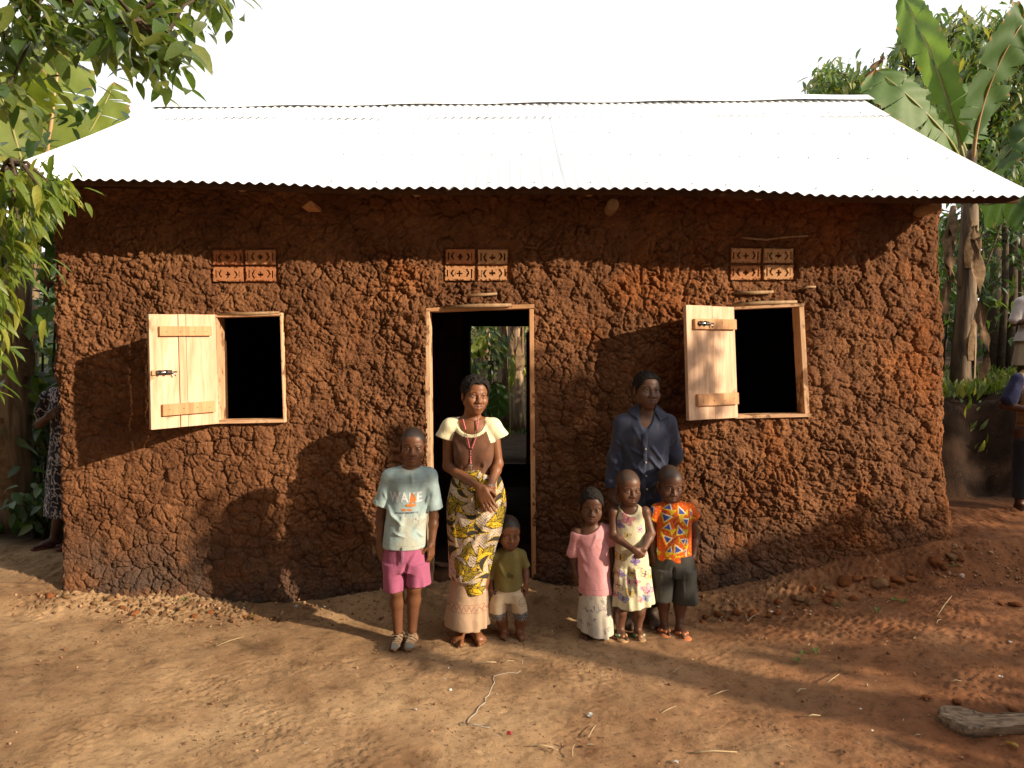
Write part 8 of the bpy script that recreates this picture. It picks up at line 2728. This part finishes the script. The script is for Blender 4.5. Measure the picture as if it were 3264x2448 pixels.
def clods():
    # heap along the right foot of the wall, then the left
    right = [(2545, 1835, 24), (2480, 1850, 17), (2590, 1822, 16), (2650, 1840, 19), (2690, 1818, 30), (2730, 1822, 22), (2805, 1845, 30), (2845, 1862, 16), (2860, 1838, 22), (2800, 1820, 16), (2640, 1870, 24), (2720, 1880, 17), (2590, 1895, 22), (2350, 1868, 20), (2295, 1875, 20),
             (2400, 1880, 15), (2540, 1872, 12), (2480, 1890, 14), (2660, 1900, 15), (2780, 1900, 12), (2450, 1910, 12), (2905, 1830, 18), (2930, 1850, 12), (2980, 1800, 28), (3030, 1775, 22), (3010, 1810, 14), (2250, 1880, 15), (2240, 1915, 12), (2330, 1905, 12), (2570, 1905, 10), (2635, 1805, 14), (2760, 1812, 12), (2900, 1805, 14), (3060, 1790, 14), (3085, 1740, 14), (2530, 1815, 9), (2700, 1860, 11), (2750, 1870, 10), (2620, 1845, 10)]
    for i, (x, y, r) in enumerate(right):
        D = 4.86 - (y - 1780) * 0.0016 + RN.uniform(-.03, .03)
        D = min(D, 4.93)
        p = P(x, y, D)
        o = link('clod', clod_mesh(M_CLOD if i % 6 else M_CLODB, i % 7))
        o.location = (p.x, D, gz(p.x, D) + r / F * D * 0.18); o.scale = (r / F * D * 0.95,) * 3
        o.rotation_euler = (RN.uniform(-.4, .4), RN.uniform(-.4, .4), RN.uniform(0, 6.3))
        tag(o, 'rough red earth clod in the rubble along the right foot of the wall', 'clod', 'clods at the right wall foot')
    left = [(160, 1900, 20), (210, 1895, 14), (350, 1905, 17), (370, 1912, 15), (410, 1890, 13), (430, 1955, 17), (480, 1950, 15), (520, 1960, 16), (580, 1935, 18), (545, 1925, 12), (620, 1960, 13), (460, 1918, 12), (700, 1960, 12), (505, 1915, 12), (610, 1905, 16), (390, 1930, 12), (820, 1980, 17), (870, 1985, 11), (890, 1975, 10), (125, 1940, 12), (670, 1940, 12), (560, 1980, 10), (740, 1985, 11), (300, 1915, 11), (640, 1925, 10), (780, 1960, 9), (930, 1985, 9), (450, 1980, 9)]
    for i, (x, y, r) in enumerate(left):
        D = 4.93 - (y - 1880) * 0.0022 + RN.uniform(-.02, .02)
        p = P(x, y, D)
        o = link('clod', clod_mesh(M_CLODB if i % 5 else M_CLOD, i % 7))
        o.location = (p.x, D, gz(p.x, D) + r / F * D * 0.18); o.scale = (r / F * D * 0.95,) * 3
        o.rotation_euler = (RN.uniform(-.4, .4), RN.uniform(-.4, .4), RN.uniform(0, 6.3))
        tag(o, 'crumbled brown earth clod along the left foot of the wall', 'clod', 'clods at the left wall foot')
    # loose stones in the yard
    yard = [(3050, 2240, 20, 'dark flat stone lying just above the weathered plank'), (2955, 2225, 17, 'dark brown lump left of the weathered plank end'), (2242, 2198, 9, 'rust red pebble below the orange sandals'), (1968, 2218, 12, 'dark clod lying in the middle of the yard'), (1770, 2190, 9, 'small dark clod in the yard below the toddler'), (3190, 1925, 15, 'reddish stone at the right edge of the yard'), (3235, 1930, 22, 'flat brown stone at the right edge beside a reddish one'), (3230, 2265, 22, 'dark lump behind the weathered plank at the right edge')]
    for i, (x, y, r, lab) in enumerate(yard):
        D = 4.0
        for _ in range(6):
            q = P(x, y, D); D = min(4.85, D * (CAMZ - gz(q.x, D)) / max(CAMZ - q.z, .1))
        q = P(x, y, D)
        o = link('stone', clod_mesh(M_CLODB, i % 7).copy())
        o.data.materials.clear(); o.data.materials.append(M_CLOD if 'red' in lab else simple('dark_stone', (0.10, 0.07, 0.055), (0.05, 0.036, 0.03), 9, 0.9, 0.2, 0.6, 50, 0.01))
        o.location = (q.x, q.y, gz(q.x, q.y) + r / F * D * 0.2); o.scale = (r / F * D, r / F * D * 0.8, r / F * D * 0.55)
        o.rotation_euler = (0, 0, i)
        tag(o, lab, 'stone')
    # crumbs: fine loose earth nobody could count
    vs, fs, n = [], [], 0
    bm = bmesh.new(); bmesh.ops.create_icosphere(bm, subdivisions=1, radius=1); V0 = np.array([v.co for v in bm.verts]); F0 = np.array([[v.index for v in f.verts] for f in bm.faces]); bm.free()
    k = 5200
    x = RN.uniform(-3.6, 3.9, k); y = np.where(RN.uniform(0, 1, k) < 0.42, RN.uniform(4.55, 4.95, k), RN.uniform(3.0, 4.7, k))
    dens = 0.35 + 0.6 * fbm(x * 1.6, y * 2, seed=77, oct=2) + 0.4 * sstep(4.6, 4.8, y) + 0.25 * sstep(0.5, 2, x)
    keep = (RN.uniform(0, 1, k) < dens) & ~((np.abs(x + 0.22) < 0.42) & (y > 4.5))
    x, y = x[keep], y[keep]; k = len(x)
    r = np.minimum(np.exp(RN.normal(-5.55, 0.5, k)), 0.011) * (1 + 1.0 * sstep(4.6, 4.85, y))
    jit = RN.uniform(0.7, 1.3, (k, len(V0), 1))
    C = np.stack([x, y, ground_z(x, y) + r * 0.3], 1)
    W = V0[None] * jit * r[:, None, None] * RN.uniform(0.5, 1.2, (k, 1, 3)) + C[:, None]
    Q = F0[None] + (np.arange(k) * len(V0))[:, None, None]
    mc, nt, b, o_ = new_mat('earth_crumb')
    g = nt.nodes.new('ShaderNodeNewGeometry')
    c = ramp(nt, g.outputs['Random Per Island'], [(0, (0.14, 0.062, 0.030)), (0.45, (0.24, 0.112, 0.050)), (0.8, (0.32, 0.17, 0.085)), (0.985, (0.40, 0.26, 0.15)), (1.0, (0.6, 0.55, 0.5))]).outputs[0]
    nt.links.new(c, b.inputs['Base Color']); b.inputs['Roughness'].default_value = 0.95
    o = link('crumbs', mesh_np('crumbs', W.reshape(-1, 3), Q.reshape(-1, 3), mc, smooth=False))
    tag(o, 'fine earth crumbs scattered over the yard and the wall foot', 'crumbs', kind='stuff')
clods()

def on_ground(x, y, lift=0.004, D=3.8):
    for _ in range(8):
        q = P(x, y, D); D = D * (CAMZ - gz(q.x, D)) / max(CAMZ - q.z, 0.1); D = min(D, 4.95)
    q = P(x, y, D)
    return Vector((q.x, q.y, gz(q.x, q.y) + lift + 0.008))

def yard_bits():
    # the white string
    S = 1 / 2.212
    pts = [(1010, 330), (1032, 345), (1025, 375), (1032, 410), (990, 436), (940, 430), (880, 442), (830, 455), (822, 475), (832, 500), (810, 540), (792, 590), (765, 610), (768, 640), (730, 668), (712, 690), (705, 715), (660, 750), (642, 780), (650, 800), (690, 795), (760, 800), (797, 818), (760, 815), (700, 803), (650, 790)]
    m = MB(); m.tube([on_ground(1200 + a * S, 1950 + b * S, -0.006) for a, b in pts], 0.0021, 6)
    tag(m.obj('string', simple('white_fibre', (0.52, 0.46, 0.38), (0.40, 0.34, 0.27), 40, 0.8, 0.2), None, True), 'long pale string lying crooked on the ground in front of the woman', 'string')
    # weathered plank at the right: a split slab with a slanting broken end
    edge_t = [(2986, 2290), (3000, 2262), (3080, 2268), (3130, 2280), (3264, 2276), (3440, 2282)]
    edge_b = [(2986, 2300), (3030, 2330), (3090, 2358), (3160, 2356), (3264, 2350), (3440, 2356)]
    Et, Eb = spline([on_ground(*q, 0) for q in edge_t], 60), spline([on_ground(*q, 0) for q in edge_b], 60)
    n, mseg = 60, 24
    ax = Vector(Et[-1] - Et[0]).normalized()
    top, bot = [], []
    for i in range(n):
        t = i / (n - 1)
        for j in range(mseg):
            s = j / (mseg - 1)
            p = Et[i] * (1 - s) + Eb[i] * s
            gr = 0.012 * fbm(np.array([t * 4]), np.array([s * 11.0 + t * 2]), seed=3, oct=3)[0] - 0.012 * float(abs(fbm(np.array([t * 3]), np.array([s * 7.0 + t]), seed=9, oct=2)[0]) < 0.06)
            z = 0.016 + gr - 0.018 * float(sstep(0.10, 0.0, t)) + 0.012 * float(sstep(0.45, 0.5, s + 0.2 * math.sin(t * 9)))
            base = gz(p[0], p[1])
            inward = 0.012 * (1 if s > 0.5 else -1) * float(abs(s - 0.5) > 0.45)
            top.append((p[0], p[1] + inward, base * 0.3 + Et[i][2] * 0.7 + z)); bot.append((p[0], p[1] + 0.03 * float(s > .5), base - 0.02))
    V = np.array(top + bot); idx = np.arange(n * mseg).reshape(n, mseg); k = n * mseg
    Q = [np.stack([idx[:-1, :-1], idx[1:, :-1], idx[1:, 1:], idx[:-1, 1:]], -1).reshape(-1, 4), k + np.stack([idx[:-1, :-1], idx[:-1, 1:], idx[1:, 1:], idx[1:, :-1]], -1).reshape(-1, 4)]
    for e in (idx[0, :], idx[-1, :], idx[:, 0], idx[:, -1]):
        Q.append(np.stack([e[:-1], e[1:], e[1:] + k, e[:-1] + k], -1))
    mw, nt, b, o_ = new_mat('weathered_wood')
    co = objco(nt)
    f = noise(nt, mapped(nt, co, (0.12, 1, 1), (0, 0, math.atan2(ax.y, ax.x) * -1)), 55, 5, 0.65, 0.5)
    c = ramp(nt, f, [(0.32, (0.06, 0.04, 0.028)), (0.5, (0.20, 0.130, 0.080)), (0.7, (0.34, 0.235, 0.150))]).outputs[0]
    nt.links.new(c, b.inputs['Base Color']); b.inputs['Roughness'].default_value = 0.9; add_bump(nt, b, f, 0.6, 0.01)
    tag(link('plank', mesh_np('plank', V, [np.concatenate(Q)], mw)), 'grey weathered slab of wood lying in the lower right corner', 'plank')
    # scraps of white paper or shell
    MW = simple('white_scrap', (0.66, 0.64, 0.60), (0.5, 0.48, 0.45), 30, 0.8, 0.2)
    scr = [(975, 2380, 7, 'white scrap at the bottom edge below the left window'), (1325, 2270, 8, 'crumpled white scrap left of the string'), (1435, 2207, 7, 'white scrap right above the string bend'), (1418, 2173, 5, 'small white scrap farthest up left of the string'), (1430, 2137, 5, 'tiny white scrap below the bare feet of the woman'), (1880, 2292, 12, 'largest crumpled white scrap in the middle of the yard'), (2460, 1944, 7, 'square cream chip below the wall rubble on the right'), (2498, 1922, 7, 'white flake above the square cream chip'), (2587, 1874, 5, 'white flake resting among the red clods'), (2743, 2268, 6, 'white speck in the right half of the yard'), (2781, 2338, 5, 'white speck left of the weathered plank'), (2155, 2440, 10, 'white scrap cut by the bottom edge right of the middle'),
           (3190, 2166, 8, 'pale curved chip above the weathered plank'), (3220, 2055, 9, 'pale strip of chaff at the right edge'), (1035, 1935, 6, 'white fluff at the foot of the wall left of the boy'), (945, 1940, 9, 'white feathery fluff under the dark wall foot'), (2300, 1947, 4, 'white speck by the shorts of the orange shirted boy')]
    for i, (x, y, r, lab) in enumerate(scr):
        p = on_ground(x, y, 0.004); s = r / F * p.y
        m = MB()
        q = random.Random(i)
        ring = [p + Vector((math.cos(a) * s * q.uniform(.5, 1.1), math.sin(a) * s * q.uniform(.5, 1.1), q.uniform(0, s * .9))) for a in np.linspace(0, 6.28, 8)[:-1]]
        c = p + Vector((0, 0, s * 0.5))
        m.add(ring + [c, p - Vector((0, 0, 0.004))], [(j, (j + 1) % 7, 7) for j in range(7)] + [((j + 1) % 7, j, 8) for j in range(7)])
        tag(m.obj('scrap', MW), lab, 'scrap', 'pale scraps on the ground')
    # straws
    MS = simple('straw', (0.46, 0.36, 0.22), (0.34, 0.24, 0.13), 20, 0.8, 0.2)
    st = [((1350, 2103), (1385, 2107), 'short pale straw right of the strapped shoes'), ((1418, 2117), (1445, 2114), 'short pale straw below the feet of the woman'), ((1520, 2125), (1582, 2117), 'long pale straw below the toddler'), ((1610, 2118), (1638, 2113), 'short straw just left of the string end'), ((2105, 2282), (2155, 2257), 'bent pale straw below the orange sandals'), ((1875, 2358), (1900, 2318), 'dry twig below the largest scrap'), ((2080, 2300), (2095, 2305), 'stubby brown chip beside a pale straw'),
          ((2630, 2190), (2675, 2155), 'forked pale straw in the right half of the yard'), ((2540, 2215), (2570, 2203), 'flat straw flake left of the forked straw'), ((2275, 2222), (2322, 2206), 'thin straw below the dark shorts'), ((2370, 1900), (2385, 1922), 'V shaped straw in the rubble, left half'), ((2383, 1922), (2418, 1897), 'V shaped straw in the rubble, right half'), ((2200, 2408), (2350, 2405), 'long flat stalk at the bottom edge'), ((2570, 2292), (2615, 2288), 'brown sliver above the long flat stalk'), ((1700, 2386), (1765, 2390), 'curved straw near the bottom edge in the middle'), ((1745, 2393), (1780, 2400), 'brown bark sliver beside the curved straw'), ((690, 2065), (780, 2035), 'thin reddish straw left of the boy'), ((3030, 2180), (3065, 2178), 'crooked pale straw above the weathered plank'), ((2985, 1993), (3000, 1980), 'tiny straw in the red earth'), ((2990, 1865), (3035, 1872), 'thin straw at the foot of the right corner'), ((2145, 2150), (2165, 2135), 'pale folded husk below the orange sandals'), ((1825, 2420), (1832, 2380), 'upright looking straw near the bottom edge')]
    for i, (a, b, lab) in enumerate(st):
        pa, pb = on_ground(*a, 0.004), on_ground(*b, 0.004); q = random.Random(i)
        mid = (pa + pb) / 2 + Vector((q.uniform(-.008, .008), q.uniform(-.008, .008), 0.006))
        m = MB(); r = 0.0028 if 'long' not in lab and 'flat' not in lab else 0.0045
        m.tube([pa, mid, pb], [r, r, r * .6], 5)
        tag(m.obj('straw', MS, None, True), lab, 'straw', 'straws on the ground')
    # fallen leaves and sprouts
    MYL = leaf_mat('fallen_leaf', (0.42, 0.30, 0.03), (0.36, 0.24, 0.04), None, 0.5, 0.2)
    MGL = leaf_mat('sprout_leaf', (0.07, 0.14, 0.025), (0.10, 0.20, 0.04), None, 0.5, 0.3)
    for (x, y, L, lab) in ((802, 1972, 0.06, 'curled yellow leaf lying by the left wall foot'), (3225, 2382, 0.07, 'yellow leaf lying in front of the weathered plank'), (342, 1915, 0.055, 'yellow leaf leaning on clods under the left window')):
        p = on_ground(x, y, 0.012)
        V, Fq = leaf_shape(L, L * .5, 4, 0.5, 0.2)
        o = link('fallen_leaf', mesh_np('fallen_leaf', V + np.array([-L / 2, 0, 0]), Fq, MYL)); o.location = p; o.rotation_euler = (0.3, 0, x)
        tag(o, lab, 'leaf', 'fallen yellow leaves')
    for i, (x, y, k, lab) in enumerate(((2540, 2110, 4, 'tiny green sprout in the right yard, lower of three'), (2555, 2090, 3, 'tiny green sprout in the right yard, middle of three'), (2600, 2080, 4, 'tiny green sprout in the right yard, rightmost of three'), (2850, 1885, 5, 'green sprout in front of the large right clods'), (2880, 1920, 5, 'flat green sprout in the red earth'), (2670, 1930, 3, 'small green sprout below the red clods'), (588, 1895, 3, 'bright green sprout at the left wall foot'), (3040, 1748, 3, 'green sprout on the right wall corner'), (2795, 1950, 3, 'sparse green sprout in the red earth'))):
        p = on_ground(x, y, 0.0)
        vs, fs, n = [], [], 0
        for j in range(k):
            V, Fq = leaf_shape(0.035, 0.014, 3, 0.3, 0.3)
            a = j * 2.4 + i; e = 0.5 + 0.3 * math.sin(j * 3 + i)
            R = np.array((Matrix.Rotation(a, 3, 'Z') @ Matrix.Rotation(-e, 3, 'Y')))
            vs.append(V @ R.T + np.array(p)); fs.append(Fq + n); n += len(V)
        o = link('sprout', mesh_np('sprout', np.concatenate(vs), np.concatenate(fs), MGL))
        tag(o, lab, 'sprout', 'green sprouts in the yard')
    # small red wrapper
    p = on_ground(1622, 2352, 0.006)
    m = MB(); m.add([p + Vector(v) for v in ((-.012, 0, 0), (0.012, -.004, .004), (.016, .012, .012), (-.008, .014, .01), (0.004, .004, .018))], [(0, 1, 4), (1, 2, 4), (2, 3, 4), (3, 0, 4), (3, 2, 1, 0)])
    tag(m.obj('wrapper', simple('red_foil', (0.35, 0.03, 0.03), (0.2, 0.02, 0.02), 80, 0.4, 0.5)), 'tiny crumpled red wrapper near the bottom middle', 'wrapper')
yard_bits()

def leaf_litter():
    n = 1500
    x = RN.uniform(-3.6, 3.8, n); y = RN.uniform(3.0, 4.85, n)
    keep = fbm(x * 1.2, y * 1.6, seed=55, oct=2) > -0.2
    x, y = x[keep], y[keep]; n = len(x)
    c = np.stack([x, y, ground_z(x, y) + 0.006], 1)
    d = RN.normal(0, 1, (n, 3)); d[:, 2] *= 0.15
    mt = leaf_mat('litter_bit', (0.075, 0.040, 0.022), (0.19, 0.105, 0.05), (0.40, 0.31, 0.18), 0.8, 0.05, island=True)
    o = scatter('litter', c, d, RN.normal(0, .35, (n, 3)) + np.array([0, 0, 1]), np.exp(RN.normal(-4.15, 0.45, n)), 'slim', mt, None)
    tag(o, 'bits of dry leaf and chaff strewn over the yard', 'litter', kind='stuff')
leaf_litter()
